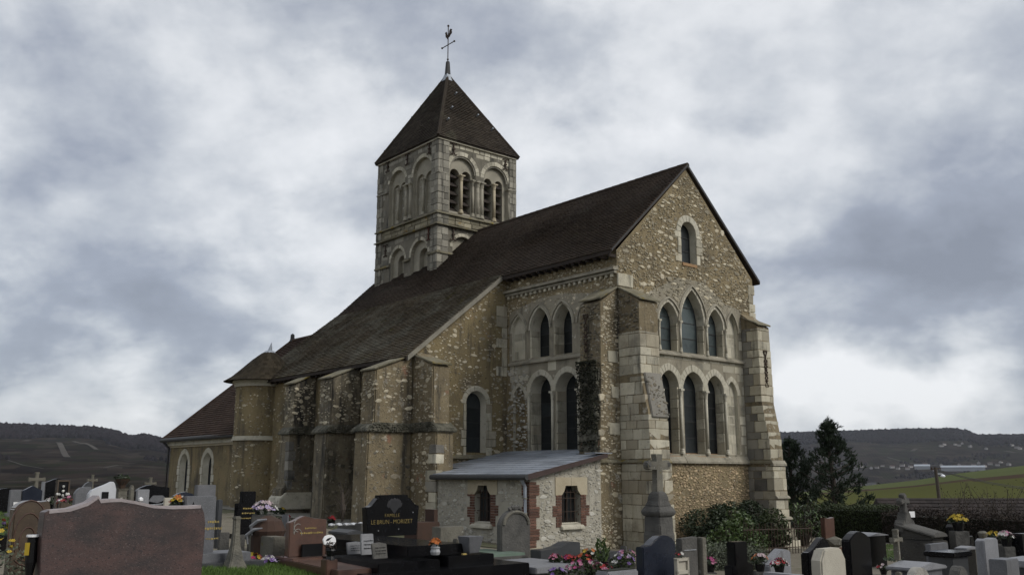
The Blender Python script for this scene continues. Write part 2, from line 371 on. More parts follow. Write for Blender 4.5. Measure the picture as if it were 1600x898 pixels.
mk('dark_field_stone', (.25, .215, .155), (.11, .10, .078), 5, bump=.6, bscale=40, island=.45, dark=((.04, .04, .035), 3, .5))
mk('dressed_stone', (.51, .48, .395), (.385, .36, .28), 2.2, bump=.55, bscale=34, spots=((.30, .285, .245), 11, .6), dark=[((.13, .125, .105), 1.5, .56), (BLK, 6, .66)], streak=((.10, .096, .08), .59, 1.5))
mk('ashlar', (.50, .47, .375), (.38, .35, .265), 2.0, bump=.6, bscale=26, objrnd=.22, alt=(.27, .235, .17), spots=((.30, .285, .24), 9, .6), dark=[((.15, .135, .105), 1.3, .53), ((.06, .055, .05), 5, .62)], streak=((.085, .08, .066), .53, 1.3))
mk('dark_ashlar', (.20, .19, .165), (.11, .105, .095), 1.6, bump=.6, bscale=26, objrnd=.25, alt=(.30, .28, .23), dark=[((.05, .05, .047), 1.5, .5), ((.035, .034, .03), 5, .6)])
mk('joined_ashlar', (.47, .44, .355), (.35, .325, .25), 1.8, bump=.6, bscale=28, island=.28, dark=[((.12, .115, .10), 1.0, .54), ((.05, .05, .045), 5, .62)], streak=((.10, .095, .078), .58, 1.3))
mk('tower_wall', (.18, .165, .13), (.125, .115, .09), 1.2, bump=.8, bscale=20, spots=((.36, .34, .29), 5, .62), dark=((.08, .078, .07), .9, .54), streak=((.05, .048, .042), .55))
mk('mossy_stone', (.22, .20, .145), (.125, .112, .072), 2, bump=.8, bscale=20, spots=[((.20, .15, .035), 2.6, .58), ((.36, .345, .29), 8, .62)], dark=((.045, .045, .03), 4, .55))
mk('black_moss', (.17, .16, .125), (.045, .044, .03), 3, bump=1.5, bscale=18, spots=[((.30, .29, .25), 7, .64), ((.055, .075, .02), 5, .62)], dark=((.012, .013, .01), 5, .5))
mk('moss_leaf', (.022, .024, .012), (.014, .015, .009), 6, rough=.9, island=.5)
mk('dark_glass', (.014, .017, .018), (.022, .025, .026), 8, rough=.3, spec=.35, objrnd=.45, bump=.12, bscale=9)
mk('grey_glass', (.062, .078, .078), (.042, .055, .057), 5, rough=.34, spec=.45, objrnd=.35, bump=.15, bscale=8, dark=((.02, .026, .028), 3, .55))
mk('lead', (.05, .05, .05), (.035, .035, .035), 12, rough=.6)
mk('iron', (.035, .027, .022), (.055, .032, .02), 14, rough=.8, bump=.4)
mk('rusty_iron', (.10, .035, .022), (.05, .025, .02), 14, rough=.85, bump=.4)
mk('timber', (.04, .03, .024), (.026, .02, .017), 6, rough=.85, bump=.4)
mk('louver_wood', (.045, .036, .029), (.03, .025, .021), 8, rough=.85, bump=.4)
mk('tower_ashlar', (.285, .268, .222), (.205, .192, .158), 1.4, bump=.8, bscale=22, island=.38, spots=((.40, .375, .31), 5, .66), dark=[((.10, .095, .078), .9, .52), ((.05, .05, .045), 5, .60)], streak=((.055, .053, .046), .53))
mk('tympanum_stone', (.34, .315, .25), (.25, .232, .185), 2, bump=.5, bscale=26, dark=((.12, .115, .095), 1.6, .56))
mk('roof_tile', (.050, .0375, .0285), (.040, .0315, .0255), .7, rough=.95, spec=.08, bump=.5, bscale=30, island=.2, spots=((.09, .08, .065), 5.5, .69), dark=((.05, .047, .036), 1.1, .58))
mk('mossy_roof_tile', (.074, .06, .041), (.054, .044, .032), .8, rough=.95, spec=.08, bump=.6, bscale=26, island=.24, spots=[((.135, .125, .10), 7.5, .63), ((.065, .058, .022), 2.2, .60)], dark=((.115, .11, .088), .75, .46))
mk('turret_tile', (.043, .035, .0235), (.031, .026, .019), .8, rough=.95, spec=.08, bump=.6, bscale=26, island=.34, spots=((.085, .08, .062), 7.5, .66))
mk('tower_tile', (.043, .035, .0265), (.034, .028, .0225), .8, rough=.95, spec=.08, bump=.5, bscale=30, island=.28, spots=((.16, .15, .13), 7, .74), dark=((.06, .056, .04), 1.0, .56))
mk('red_tile', (.064, .043, .033), (.05, .0355, .0285), .7, rough=.95, spec=.08, bump=.5, bscale=26, island=.22, dark=((.05, .04, .034), 2, .62))
mk('zinc', (.33, .36, .40), (.25, .275, .31), 3, rough=.42, spec=.5, metal=.35, bump=.1, dark=((.16, .17, .18), 4, .62))
mk('zinc_panel', (.29, .315, .355), (.21, .23, .26), 2.5, rough=.45, spec=.5, objrnd=.18, bump=.15, bscale=12, spots=((.40, .42, .44), 9, .65), dark=((.10, .105, .112), 3, .60), streak=((.12, .12, .115), .60, 2.0))
mk('brick', (.145, .076, .052), (.098, .055, .042), 5, bump=.5, bscale=40, objrnd=.32, spots=((.30, .20, .15), 14, .68), dark=((.06, .035, .03), 9, .6))
mk('brown_paint', (.058, .036, .031), (.045, .03, .027), 4, rough=.55, bump=.1)
mk('buff_stone', (.42, .37, .27), (.34, .29, .20), 3, bump=.4, bscale=30, dark=((.17, .14, .10), 4, .6))
mk('orange_sill', (.33, .205, .105), (.24, .15, .08), 4, bump=.4)
mk('pale_mortar', (.25, .235, .19), (.18, .168, .138), 3, bump=.6, bscale=30, dark=((.13, .125, .11), 4, .56))

# ------------------------------------------------------------------ the church
church = thing('church', 'old rubble stone church with square bell tower, pyramid roof and pointed gable windows', 'church', ORG, ANG)
BASE = -.9
# --- gable wall (plane y = 0)
F0 = MV(0.0)
gable = [(0, BASE), (6.22, BASE), (6.22, 7.72), (3.13, 10.72), (0, 7.72)]
UPW = [(2.10, .40, 5.12, 5.95, 6.52), (3.18, .52, 5.12, 6.0, 7.0), (4.25, .37, 5.12, 5.95, 6.55)]
LOW = [(2.04, .39, 2.24, 4.10, 4.56), (3.11, .47, 2.24, 4.05, 4.58), (4.10, .40, 2.24, 4.05, 4.54)]
UBL = (5.03, .26, 5.12, 5.9, 6.5); LBL = (4.90, .25, 2.24, 4.0, 4.42)
GW = (3.13, .35, 7.80, 8.72, 9.07)
mb = MB(); rvs = []; holes = []; gl = []
for (c, w, a, b, e), dep in [(q, .26) for q in UPW] + [(q, .30) for q in LOW] + [(GW, .22)]:
    po = arch(c, w, a, b, e); pi_ = arch(c, w - .03, a, b, e - .03); holes.append(po); rv = MB(); rvs.append(rv); recess(rv, F0, po, pi_, 0, dep); gl.append((pi_, dep))
for q in (UBL, LBL):
    po = arch(*q); holes.append(po); rv = MB(); rvs.append(rv); recess(rv, F0, po, po, 0, .10); face(rv, F0, po, [], .10)
face(mb, F0, gable, holes, 0)
facade = mb.build('facade_wall', 'mortar_wall', church); [r_.build('window_reveal', 'dressed_stone', facade) for r_ in rvs]
rv = MB(); face(rv, F0, [(.70, 2.19), (5.53, 2.19), (5.53, 4.98), (.70, 4.98)], [arch(*q) for q in LOW + [LBL]], -.004); face(rv, F0, [(.70, 5.08), (5.53, 5.08), (5.53, 6.65), (4.7, 6.8), (3.8, 7.3), (2.6, 7.3), (1.6, 6.85), (.70, 6.45)], [arch(*q) for q in UPW + [UBL]], -.004); rv.build('ashlar_field', 'pale_wall', facade)
for i, (P, dep) in enumerate(gl):
    glazing(facade if False else church, F0, P, dep, 3 if i < 3 else (4 if i < 6 else 2), 'grey_glass' if i < 3 else 'dark_glass')
AV = [arch(c, w + .2, a - .1, b, e + .2) for c, w, a, b, e in UPW + LOW + [UBL, LBL, GW]]
# rubble of the gable, and the tan small stones below the windows
rubble('field_stones', 'field_stone', facade, F0, [(.05, 6.62), (6.15, 6.62), (6.18, 7.68), (3.13, 10.6), (.05, 7.68)], AV, 1350, .022, .14, .026)
rubble('flint_stones', 'dark_field_stone', facade, F0, [(.05, 5.3), (6.15, 6.3), (6.18, 7.68), (3.13, 10.6), (.05, 7.68)], AV, 800, .02, .05, .014)
rubble('tan_field_stones', 'tan_field_stone', facade, F0, [(.7, -.5), (5.5, -.5), (5.5, 1.98), (.7, 1.98)], [], 1500, .03, .085, .022)
# dressed stone round the openings
for (c, w, a, b, e) in LOW: voussoirs(facade, F0, c, w, b, e, .20, 13, proud=.015)
voussoirs(facade, F0, LBL[0], LBL[1], LBL[3], LBL[4], .16, 7, proud=.015)
for (c, w, a, b, e) in UPW:
    voussoirs(facade, F0, c, w, b, e, .10, 9, proud=.012); hood('hood_mould', facade, F0, c, w + .10, b, e + .10, .065, .06, 'course_stone')
hood('hood_mould', facade, F0, UBL[0], UBL[1] + .02, UBL[3], UBL[4] + .02, .065, .05, 'course_stone')
voussoirs(facade, F0, GW[0], GW[1], GW[3], GW[4], .20, 9, proud=.018)
for sgn in (-1, 1):
    z = GW[2]
    while z < GW[3] - .05:
        h = min(random.uniform(.22, .32), GW[3] - z); wd = random.choice((.16, .28)); x0 = GW[0] + sgn * GW[1]
        block('jamb_stone', 'ashlar', facade, *sorted((x0, x0 + sgn * wd)), -.02, .12, z + G, z + h - G); z += h
# the ashlar field between the arcades and pilaster strips
ashlar('ashlar_stone', 'joined_ashlar', facade, 'v', 0, .72, 5.52, 4.42, 5.0, .008, [arch(c, w + .2, a - .02, b, e + .2, 5) for c, w, a, b, e in LOW + [LBL]], (.2, .26), (.3, .6), joined=True)
ashlar('ashlar_stone', 'joined_ashlar', facade, 'v', 0, 1.55, 5.52, 5.14, 6.1, .008, [arch(c, w + .03, a - .02, b, e + .2, 5) for c, w, a, b, e in UPW + [UBL]], (.24, .34), (.22, .36), joined=True)
ashlar('ashlar_stone', 'joined_ashlar', facade, 'v', 0, 1.55, 5.52, 2.26, 4.3, .008, [arch(c, w + .03, a - .02, b, e + .2, 5) for c, w, a, b, e in LOW + [LBL]], (.26, .38), (.2, .36), joined=True)
for q in (UBL, LBL): ashlar('niche_stone', 'joined_ashlar', facade, 'v', .10, q[0] - q[1] + .01, q[0] + q[1] - .01, q[2] + .02, q[3], .006, (), (.24, .34), (.2, .4), joined=True)
ashlar('ashlar_stone', 'ashlar', facade, 'v', 0, .0, .62, 6.72, 7.08, .03, hh=(.34, .38), ll=(.26, .4))
for x in (1.50, 5.40): pass
# reveals of the lower windows built in courses
for x, z0, z1 in [(1.62, 2.24, 4.0), (2.48, 2.24, 4.05), (3.61, 2.24, 4.05), (4.53, 2.24, 4.02)]: colonnette(facade, (x, -.04), z0, z1, .042)
for x, z0, z1 in [(1.66, 5.10, 5.97), (2.58, 5.10, 6.02), (3.79, 5.10, 6.02), (4.70, 5.10, 5.97)]: colonnette(facade, (x, -.03), z0, z1, .03)
moulding('string_course', facade, 'v', 0, .70, 5.52, 4.98, 5.10, .10)
moulding('sill_course', facade, 'v', 0, .80, 5.52, 1.98, 2.20, .11, slope=.75)
for (c, w, a, b, e) in LOW:
    mb = MB(); mb.hexa([(c - w + .02, -.02, 2.13), (c + w - .02, -.02, 2.13), (c + w - .02, .29, 2.2), (c - w + .02, .29, 2.2), (c - w + .02, -.02, 2.18), (c + w - .02, -.02, 2.18), (c + w - .02, .29, 2.27), (c - w + .02, .29, 2.27)]); mb.build('sill', 'orange_sill', facade)
mb = MB(); mb.box(2.80, 3.46, -.03, .2, 7.70, 7.79); mb.build('sill', 'orange_sill', facade)
# quoins on the far right corner, stepped as they are
z = 6.05
while z < 7.5:
    h = random.uniform(.26, .36); d = random.choice((.0, .1, -.06)); block('quoin_stone', 'ashlar', facade, 5.98, 6.20 + d, -.02, .4, z + G, z + h - G); z += h
# --- nave side wall (plane x = 0)
S0 = MU(0.0)
SU = [(3.18, .43, 5.06, 5.9, 6.55), (2.18, .39, 5.06, 5.9, 6.52)]; SL = [(3.15, .45, 2.2, 4.04, 4.53), (2.03, .47, 2.2, 4.02, 4.53)]
SUB = [(4.14, .31, 5.06, 5.9, 6.4), (1.12, .34, 5.06, 5.9, 6.45)]; SLB = [(4.12, .27, 2.2, 3.85, 4.25)]
mb = MB(); rvs = []; holes = []; gl = []
for q in SU + SL:
    po = arch(*q); pin = arch(q[0] - .015, q[1] - .03, q[2], q[3], q[4] - .03); holes.append(po); rv = MB(); rvs.append(rv); recess(rv, S0, po, pin, 0, .38); gl.append(pin)
for q in SUB + SLB:
    po = arch(*q); holes.append(po); rv = MB(); rvs.append(rv); recess(rv, S0, po, po, 0, .1); face(rv if q in SUB else mb, S0, po, [], .1)
face(mb, S0, [(0, BASE), (4.75, BASE), (4.75, 7.78), (0, 7.78)], holes, 0)
nave = mb.build('nave_wall', 'mortar_wall', church); [r_.build('window_reveal', 'dressed_stone', nave) for r_ in rvs]
rv = MB(); face(rv, S0, [(.72, 2.17), (3.70, 2.17), (3.72, 3.7), (3.84, 3.7), (3.84, 4.26), (4.40, 4.26), (4.40, 3.9), (4.5, 3.9), (4.5, 4.9), (.72, 4.9)], [arch(*q) for q in SL], -.004); face(rv, S0, [(.72, 5.03), (4.56, 5.03), (4.56, 6.55), (3.2, 6.82), (2.1, 6.82), (.72, 6.62)], [arch(*q) for q in SU + SUB], -.004); rv.build('ashlar_field', 'pale_wall', nave)
for i, P in enumerate(gl): glazing(church, S0, P, .38, 3 if i < 2 else 5, 'dark_glass')
AV2 = [arch(q[0], q[1] + .16, q[2] - .1, q[3], q[4] + .16) for q in SU + SL + SUB + SLB]
rubble('field_stones', 'field_stone', nave, S0, [(.1, 6.1), (4.7, 6.1), (4.7, 7.75), (.1, 7.75)], AV2, 420, .03, .10, .018)
rubble('field_stones', 'pale_field_stone', nave, MU(.1 - .1), [(3.7, 2.3), (4.68, 2.3), (4.68, 4.9), (3.7, 4.9)], [arch(q[0], q[1] + .05, q[2] - .1, q[3], q[4]) for q in SL], 130, .04, .12, .02)
for q in SL: voussoirs(nave, S0, q[0], q[1], q[3], q[4], .17, 11, proud=.015)
voussoirs(nave, S0, 4.12, .27, 3.85, 4.25, .13, 7, proud=.012)
for q in SU + SUB:
    voussoirs(nave, S0, q[0], q[1], q[3], q[4], .07, 9, proud=.01); hood('hood_mould', nave, S0, q[0], q[1] + .07, q[3], q[4] + .07, .06, .05, 'course_stone')
ashlar('ashlar_stone', 'joined_ashlar', nave, 'u', 0, .7, 4.6, 5.1, 6.0, .008, [arch(q[0], q[1] + .02, q[2], q[3], q[4], 5) for q in SU + SUB], (.26, .36), (.22, .4), joined=True)
ashlar('ashlar_stone', 'joined_ashlar', nave, 'u', 0, 1.4, 4.55, 4.4, 4.92, .008, [arch(q[0], q[1] + .2, q[2], q[3], q[4] + .2, 5) for q in SL], (.2, .26), (.3, .5), joined=True)
ashlar('niche_stone', 'joined_ashlar', nave, 'u', .1, 3.84, 4.44, 5.08, 5.9, .006, (), (.24, .32), (.25, .45), joined=True)
# coursed stones in the deep reveals that face us
for q in SU + SL:
    z = q[2]; x = q[0] + q[1] - .05
    while z < q[3] - .05:
        h = min(random.uniform(.26, .36), q[3] - z); block('reveal_stone', 'ashlar', nave, .02, .37, x, x + .1, z + G, z + h - G); z += h
for (c, w, a, b, e) in LOW:
    z = a
    while z < b - .05:
        h = min(random.uniform(.26, .36), b - z); block('reveal_stone', 'ashlar', facade, c + w - .045, c + w + .1, .012, .285, z + G, z + h - G); z += h
for (c, w, a, b, e) in UPW:
    z = a
    while z < b - .05:
        h = min(random.uniform(.3, .42), b - z); block('reveal_stone', 'ashlar', facade, c + w - .045, c + w + .1, .012, .245, z + G, z + h - G); z += h
for y, z0, z1 in [(3.63, 2.2, 4.02), (2.60, 2.2, 4.02), (1.53, 2.2, 4.02)]: colonnette(nave, (-.04, y), z0, z1, .042)
moulding('string_course', nave, 'u', 0, .76, 4.55, 4.90, 5.03, .09)
moulding('cornice', nave, 'u', 0, -.02, 4.69, 7.16, 7.27, .16, slope=.3, seg=.6)
moulding('cornice', nave, 'u', 0, 0, 4.69, 7.07, 7.158, .09, slope=.2, seg=.45)
y = .1
while y < 4.65: block('corbel', 'ashlar', nave, -.07, .02, y, y + .09, 6.98, 7.068); y += .21
# --- corner buttresses, clasping the near corner: one forward, one sideways
def battered(mb, x0, x1, y0, y1, prof, side):
    """buttress body: prof = (z, projection) from the foot up; side 'v' projects to -y from y1, 'u' to -x from x1"""
    pts = [(p, z) for z, p in prof]; poly = [(0, prof[0][0])] + pts + [(0, prof[-1][0] + .45)]
    if side == 'v': mb.prism(poly, lambda a, z, d: (d, y1 - a, z), x0, x1)
    else: mb.prism(poly, lambda a, z, d: (x1 - a, d, z), y0, y1)
def cap(parent, mat, x0, x1, y0, y1, side, z_in, z_out, th=.05):
    mb = MB(); e = .045
    if side == 'v': mb.hexa([(x0 - e, y0 - e, z_out - .02), (x1 + e, y0 - e, z_out - .02), (x1 + e, y1, z_in), (x0 - e, y1, z_in), (x0 - e, y0 - e, z_out - .02 + th), (x1 + e, y0 - e, z_out - .02 + th), (x1 + e, y1, z_in + th), (x0 - e, y1, z_in + th)])
    else: mb.hexa([(x0 - e, y0 - e, z_out - .02), (x0 - e, y1 + e, z_out - .02), (x1, y1 + e, z_in), (x1, y0 - e, z_in), (x0 - e, y0 - e, z_out - .02 + th), (x0 - e, y1 + e, z_out - .02 + th), (x1, y1 + e, z_in + th), (x1, y0 - e, z_in + th)])
    return mb.build('coping', mat, parent, bevel=.015)
def buttress_courses(parent, x0, x1, ya, prof, side, t0, t1, hmin=.2, hmax=.36, keep=1.0, smat='ashlar'):
    """blocks laid round the two visible faces, corner stones shared"""
    z = t0
    def pj(zz):
        for (za, pa), (zb, pb) in zip(prof[:-1], prof[1:]):
            if za <= zz <= zb: return pa + (pb - pa) * (zz - za) / max(zb - za, 1e-6)
        return prof[-1][1]
    k = 0
    while z < t1 - .05:
        h = min(random.uniform(hmin, hmax), t1 - z); p = min(pj(z + .01), pj(z + h - .01)); e = random.uniform(.006, .022); k += 1
        a = .42 if k % 2 else .24; b = .24 if k % 2 else .40; wd = x1 - x0
        rects = [(x0 - e, x0 + min(a, wd), ya - p - e, ya - p + min(b, p - .02))]
        if wd - a > .12: rects.append((x0 + a + G, x1 + e * .5, ya - p - e * .8, ya - p + .12))
        s = ya - p + b + 2 * G
        while s < ya - .08:
            l = random.uniform(.26, .5); l = l if ya - s - l > .15 else ya - s; rects.append((x0 - random.uniform(.004, .02), x0 + .1, s, s + l - 2 * G)); s += l
        for r in rects:
            if random.random() > keep: continue
            if side == 'v': block('ashlar_stone', smat if r[1] - r[0] < .16 else 'ashlar', parent, r[0], r[1], r[2], r[3], z + G, z + h - G, .012)
        z += h
# forward buttress at the near corner
mb = MB(); pf1 = [(BASE, 1.16), (.15, 1.14), (1.92, 1.08), (2.06, 1.04), (3.15, 1.0), (4.25, .77), (6.22, .77)]
battered(mb, 0, .74, 0, 0, pf1, 'v'); bt = mb.build('buttress', 'buttress_wall', church); bt['label'] = 'pale squared-stone buttress at the near corner, projecting from the gable'
cap(bt, 'mossy_stone', 0, .74, -.80, 0, 'v', 6.66, 6.24)
buttress_courses(bt, 0, .74, 0, pf1, 'v', -.5, 1.95); buttress_courses(bt, 0, .74, 0, pf1, 'v', 2.06, 3.2); buttress_courses(bt, 0, .74, 0, pf1, 'v', 3.2, 4.2, keep=.8); buttress_courses(bt, 0, .74, 0, pf1, 'v', 4.25, 5.4)
rubble('field_stones', 'dark_field_stone', bt, MU(0), [(-.72, 5.35), (-.02, 5.35), (-.02, 6.55), (-.72, 6.2)], [], 60, .04, .12, .03)
moulding('string_course', bt, 'u', 0, -1.06, -.02, 1.96, 2.05, .05, 'mossy_stone'); moulding('string_course', bt, 'v', -1.06, -.04, .76, 1.96, 2.05, .05, 'mossy_stone')
mb = MB(); mb.hexa([(.10, -1.06, 3.12), (.76, -1.06, 3.12), (.76, -.60, 3.12), (.10, -.60, 3.12), (.10, -.82, 4.3), (.76, -.82, 4.3), (.76, -.60, 4.3), (.10, -.60, 4.3)]); mb.build('weathering_slope', 'dark_ashlar', bt, bevel=.02)
rubble('rough_stones', 'dark_field_stone', bt, lambda s, t, d: (s, -1.062 + (t - 3.12) * .2035 + d, t), [(.14, 3.2), (.74, 3.2), (.74, 4.2), (.14, 4.2)], [], 60, .025, .08, .012)
# sideways buttress at the near corner
mb = MB(); battered(mb, -.9, 0, 0, .78, [(BASE, .98), (1.95, .95), (2.06, .78), (3.9, .70), (6.2, .66)], 'u'); bs = mb.build('buttress', 'buttress_wall', church); bs['label'] = 'dark mossy buttress at the near corner, projecting sideways above the shed'
cap(bs, 'mossy_stone', -.66, 0, 0, .78, 'u', 6.66, 6.28)
rubble('field_stones', 'field_stone', bs, MV(0), [(-.9, -.6), (-.02, -.6), (-.02, 1.95), (-.9, 1.95)], [], 150, .03, .15, .015)
rubble('field_stones', 'field_stone', bs, MV(0), [(-.74, 2.1), (-.02, 2.1), (-.02, 6.5), (-.62, 6.2)], [], 250, .03, .15, .015)
rubble('field_stones', 'dark_field_stone', bs, MU(-.68), [(.03, 4.6), (.75, 4.6), (.75, 6.15), (.03, 6.15)], [], 110, .03, .10, .018)
moulding('string_course', bs, 'v', 0, -.94, -.02, 1.96, 2.05, .05, 'mossy_stone')
mb = MB(); z_ = 2.2
while z_ < 4.4: h_ = random.uniform(.2, .36); e_ = random.uniform(0, .09); mb.box(-.81 + e_, -.60, .03 + e_ * .6, .77 - random.uniform(0, .07), z_, min(4.45, z_ + h_) + .02); z_ += h_
mo = mb.build('moss_coat', 'black_moss', bs, bevel=.04)
rubble('moss_lumps', 'black_moss', mo, MU(-.80), [(.06, 2.25), (.74, 2.25), (.74, 4.6), (.06, 4.6)], [], 110, .03, .12, .05, flat=.9)
ml = MB()
for _ in range(1500):
    z_ = 4.62 - 2.2 * random.random() ** 1.5;
    if noise.noise((z_ * 2.1, 3.3, 0)) < -.15: continue
    p_ = Vector((-.82 - random.uniform(-.02, .09), random.uniform(.02, .78), z_)); d_ = Vector((random.gauss(0, 1), random.gauss(0, 1), random.gauss(0, 1))).normalized() * .035; e_ = d_.cross(Vector((random.gauss(0, 1), random.gauss(0, 1), 1))).normalized() * .02; ml.add([p_ - d_, p_ + e_, p_ + d_, p_ - e_], [(0, 1, 2, 3)])
ml.build('moss_tufts', 'moss_leaf', mo)

rubble('moss_lumps', 'black_moss', mo, MV(.04), [(-.80, 2.25), (-.60, 2.25), (-.60, 4.6), (-.80, 4.6)], [], 40, .03, .08, .04)
mb = MB(); mb.hexa([(-.72, .06, 4.5), (-.55, .06, 4.5), (-.55, .5, 4.5), (-.72, .5, 4.5), (-.66, .06, 5.6), (-.55, .06, 5.6), (-.55, .3, 5.6), (-.66, .3, 5.6)])
for i in range(3): block('quoin_stone', 'ashlar', bs, -.42 + .1 * (i % 2), -.05, -.03, .1, 2.7 + i * .95, 3.0 + i * .95)
def chain(parent, p, n, ax, l=.19):
    """iron tie: loops and forks down the face"""
    mb = MB(); t = lambda a, z: (p[0] + (a if ax == 'u' else -.05), p[1] + (a if ax == 'v' else -.05), p[2] + z)
    h = n * l
    mb.tube([t(-.09, 0), t(-.02, -.16), t(0, -.22)], .018); mb.tube([t(.09, 0), t(.02, -.16), t(0, -.22)], .018); mb.tube([t(-.09, 0), t(.09, 0)], .018)
    for i in range(n - 2):
        z = -.22 - i * l; mb.tube([t(0, z), t(-.065, z - l * .5), t(0, z - l), t(.065, z - l * .5), t(0, z)], .02)
        mb.tube([t(-.05, z - l), t(.05, z - l)], .026)
    z = -.22 - (n - 2) * l; mb.tube([t(0, z), t(-.08, z - .18), t(.08, z - .18), t(0, z)], .018)
    return mb.build('wall_anchor', 'iron', parent)
chain(church, (-.69, .5, 5.9), 6, 'v')
# far-right buttress
mb = MB(); pf2 = [(BASE, .98), (.1, .96), (.7, .93), (1.9, .88), (2.05, .84), (2.75, .80), (3.75, .62), (6.1, .58)]
battered(mb, 5.52, 6.12, 0, 0, pf2, 'v'); b2 = mb.build('buttress', 'buttress_wall', church); b2['label'] = 'stepped buttress at the far right corner of the gable wall'
cap(b2, 'mossy_stone', 5.52, 6.12, -.60, 0, 'v', 6.42, 6.14)
for a, b in ((-.5, 1.9), (2.1, 3.7), (3.8, 6.05)): buttress_courses(b2, 5.52, 6.12, 0, pf2, 'v', a, b, smat='dark_ashlar')  # left-face blocks take the darker ashlar, the front stays pale
moulding('string_course', b2, 'v', -.86, 5.48, 6.16, 1.92, 2.08, .07); moulding('string_course', b2, 'u', 5.52, -.88, -.02, 1.98, 2.1, .05, 'mossy_stone')
moulding('string_course', b2, 'v', -.95, 5.50, 6.14, .98, 1.06, .05); moulding('string_course', b2, 'v', -.96, 5.48, 6.18, .38, .46, .06)
block('plinth_stone', 'ashlar', b2, 5.44, 6.24, -1.08, 0, -.6, .12); block('plinth_stone', 'ashlar', b2, 5.40, 6.30, -1.14, 0, -.9, -.2)
chain(church, (5.80, -.585, 5.35), 6, 'u', .17)
# --- aisle: end wall (plane y = 4.69) and side wall (plane x = -3.46)
E0 = MV(4.69); mb = MB(); q = (-1.18, .38, 2.30, 3.72, 4.10); po = arch(*q); pin = arch(q[0] - .02, q[1] - .05, q[2], q[3], q[4] - .04); rv = MB(); recess(rv, E0, po, pin, 0, .2)
face(mb, E0, [(-3.46, BASE), (.02, BASE), (.02, 7.86), (-3.46, 5.08)], [po], 0)
aisle = mb.build('aisle_end_wall', 'plain_wall', church); rv.build('window_reveal', 'dressed_stone', aisle); glazing(church, E0, pin, .2, 3)
rubble('field_stones', 'field_stone', aisle, E0, [(-3.4, 1.8), (-.05, 1.8), (-.05, 7.7), (-3.4, 5.0)], [arch(q[0], q[1] + .15, q[2] - .2, q[3], q[4] + .15)], 560, .03, .12, .014)
voussoirs(aisle, E0, q[0], q[1], q[3], q[4], .16, 9, proud=.012)
z = 2.2
while z < 3.66:
    h = min(random.uniform(.22, .32), 3.72 - z); wd = random.choice((.2, .36))
    block('jamb_stone', 'ashlar', aisle, q[0] + q[1], q[0] + q[1] + wd, 4.665, 4.8, z + G, z + h - G); block('jamb_stone', 'ashlar', aisle, q[0] - q[1] - wd * .5, q[0] - q[1], 4.665, 4.8, z + G, z + h - G); z += h
z = 4.6
while z < 6.6:
    h = random.uniform(.24, .4); wd = random.choice((.2, .32, .42)); block('quoin_stone', 'ashlar', aisle, -wd, -.01, 4.66, 4.8, z + G, z + h - G); z += h
moulding('sill_course', aisle, 'v', 4.69, -2.6, -.02, 2.12, 2.24, .1, 'mossy_stone')
mb = MB(); mb.hexa([(-3.72, 4.56, 4.80), (.0, 4.56, 7.78), (.0, 4.80, 7.78), (-3.72, 4.80, 4.80), (-3.72, 4.56, 4.95), (.0, 4.56, 7.93), (.0, 4.80, 7.93), (-3.72, 4.80, 4.95)]); mb.build('verge', 'pale_mortar', aisle)
A0 = MU(-3.46); mb = MB(); qa = (6.88, .36, 3.05, 3.85, 4.2); po = arch(*qa); recess(mb, A0, po, po, 0, .16); face(mb, A0, po, [], .16)
face(mb, A0, [(4.69, BASE), (14.88, BASE), (14.88, 5.15), (4.69, 5.15)], [po], 0); aside = mb.build('aisle_side_wall', 'plain_wall', church)
rubble('field_stones', 'field_stone', aside, A0, [(5.0, .5), (13.4, .5), (13.4, 5.0), (5.0, 5.0)], [arch(qa[0], qa[1] + .1, qa[2], qa[3], qa[4] + .1)], 500, .03, .1, .014)
# aisle buttresses
def side_buttress(y0, y1, prof, label, zs, mat, capz):
    mb = MB(); battered(mb, 0, -3.46, y0, y1, prof, 'u'); o = mb.build('buttress', mat, church, bevel=.035); o['label'] = label
    pu = max(p for z, p in prof if z > zs + .05); cap(o, 'mossy_stone', -3.46 - pu, -3.46, y0, y1, 'u', capz[0], capz[1])
    pl = [p for z, p in prof if z <= zs][-1]
    mb = MB(); P = [(-.02, zs - .06), (pl + .09, zs - .06), (pl + .07, zs + .03), (pu - .02, zs + .2), (-.02, zs + .2)]
    mb.prism(P, lambda a, z, d: (-3.46 - a, d, z), y0 - .08, y1 + .08); sc = mb.build('string_course', 'black_moss', o, bevel=.025)
    rubble('moss_lumps', 'black_moss', sc, MV(y0 - .08), [(-3.46 - pl - .08, zs - .05), (-3.48, zs - .05), (-3.48, zs + .16), (-3.46 - pu, zs + .16)], [], 60, .03, .07, .035)
    rubble('field_stones', 'field_stone', o, MV(y0), [(-3.46 - pu + .03, zs + .25), (-3.5, zs + .25), (-3.5, 4.75), (-3.46 - pu + .03, 4.35)], [], 75, .025, .13, .012)
    rubble('field_stones', 'dark_field_stone', o, MV(y0), [(-3.46 - pl + .03, .3), (-3.5, .3), (-3.5, zs - .1), (-3.46 - pl + .03, zs - .1)], [], 95, .025, .14, .014)
    rubble('field_stones', 'field_stone', o, MU(-3.46 - pl), [(y0 + .04, .3), (y1 - .03, .3), (y1 - .03, zs - .2), (y0 + .04, zs - .2)], [], 45, .03, .13, .012)
    rubble('field_stones', 'field_stone', o, MU(-3.46 - pu), [(y0 + .04, zs + .25), (y1 - .03, zs + .25), (y1 - .03, 4.4), (y0 + .04, 4.4)], [], 40, .03, .12, .012)
    return o, pu, pl
o, pu, pl = side_buttress(4.69, 5.40, [(BASE, 1.48), (2.85, 1.40), (3.05, 1.24), (4.5, 1.22)], 'left one of the two buttresses at the corner of the aisle', 2.86, 'buttress_wall', (4.98, 4.5))
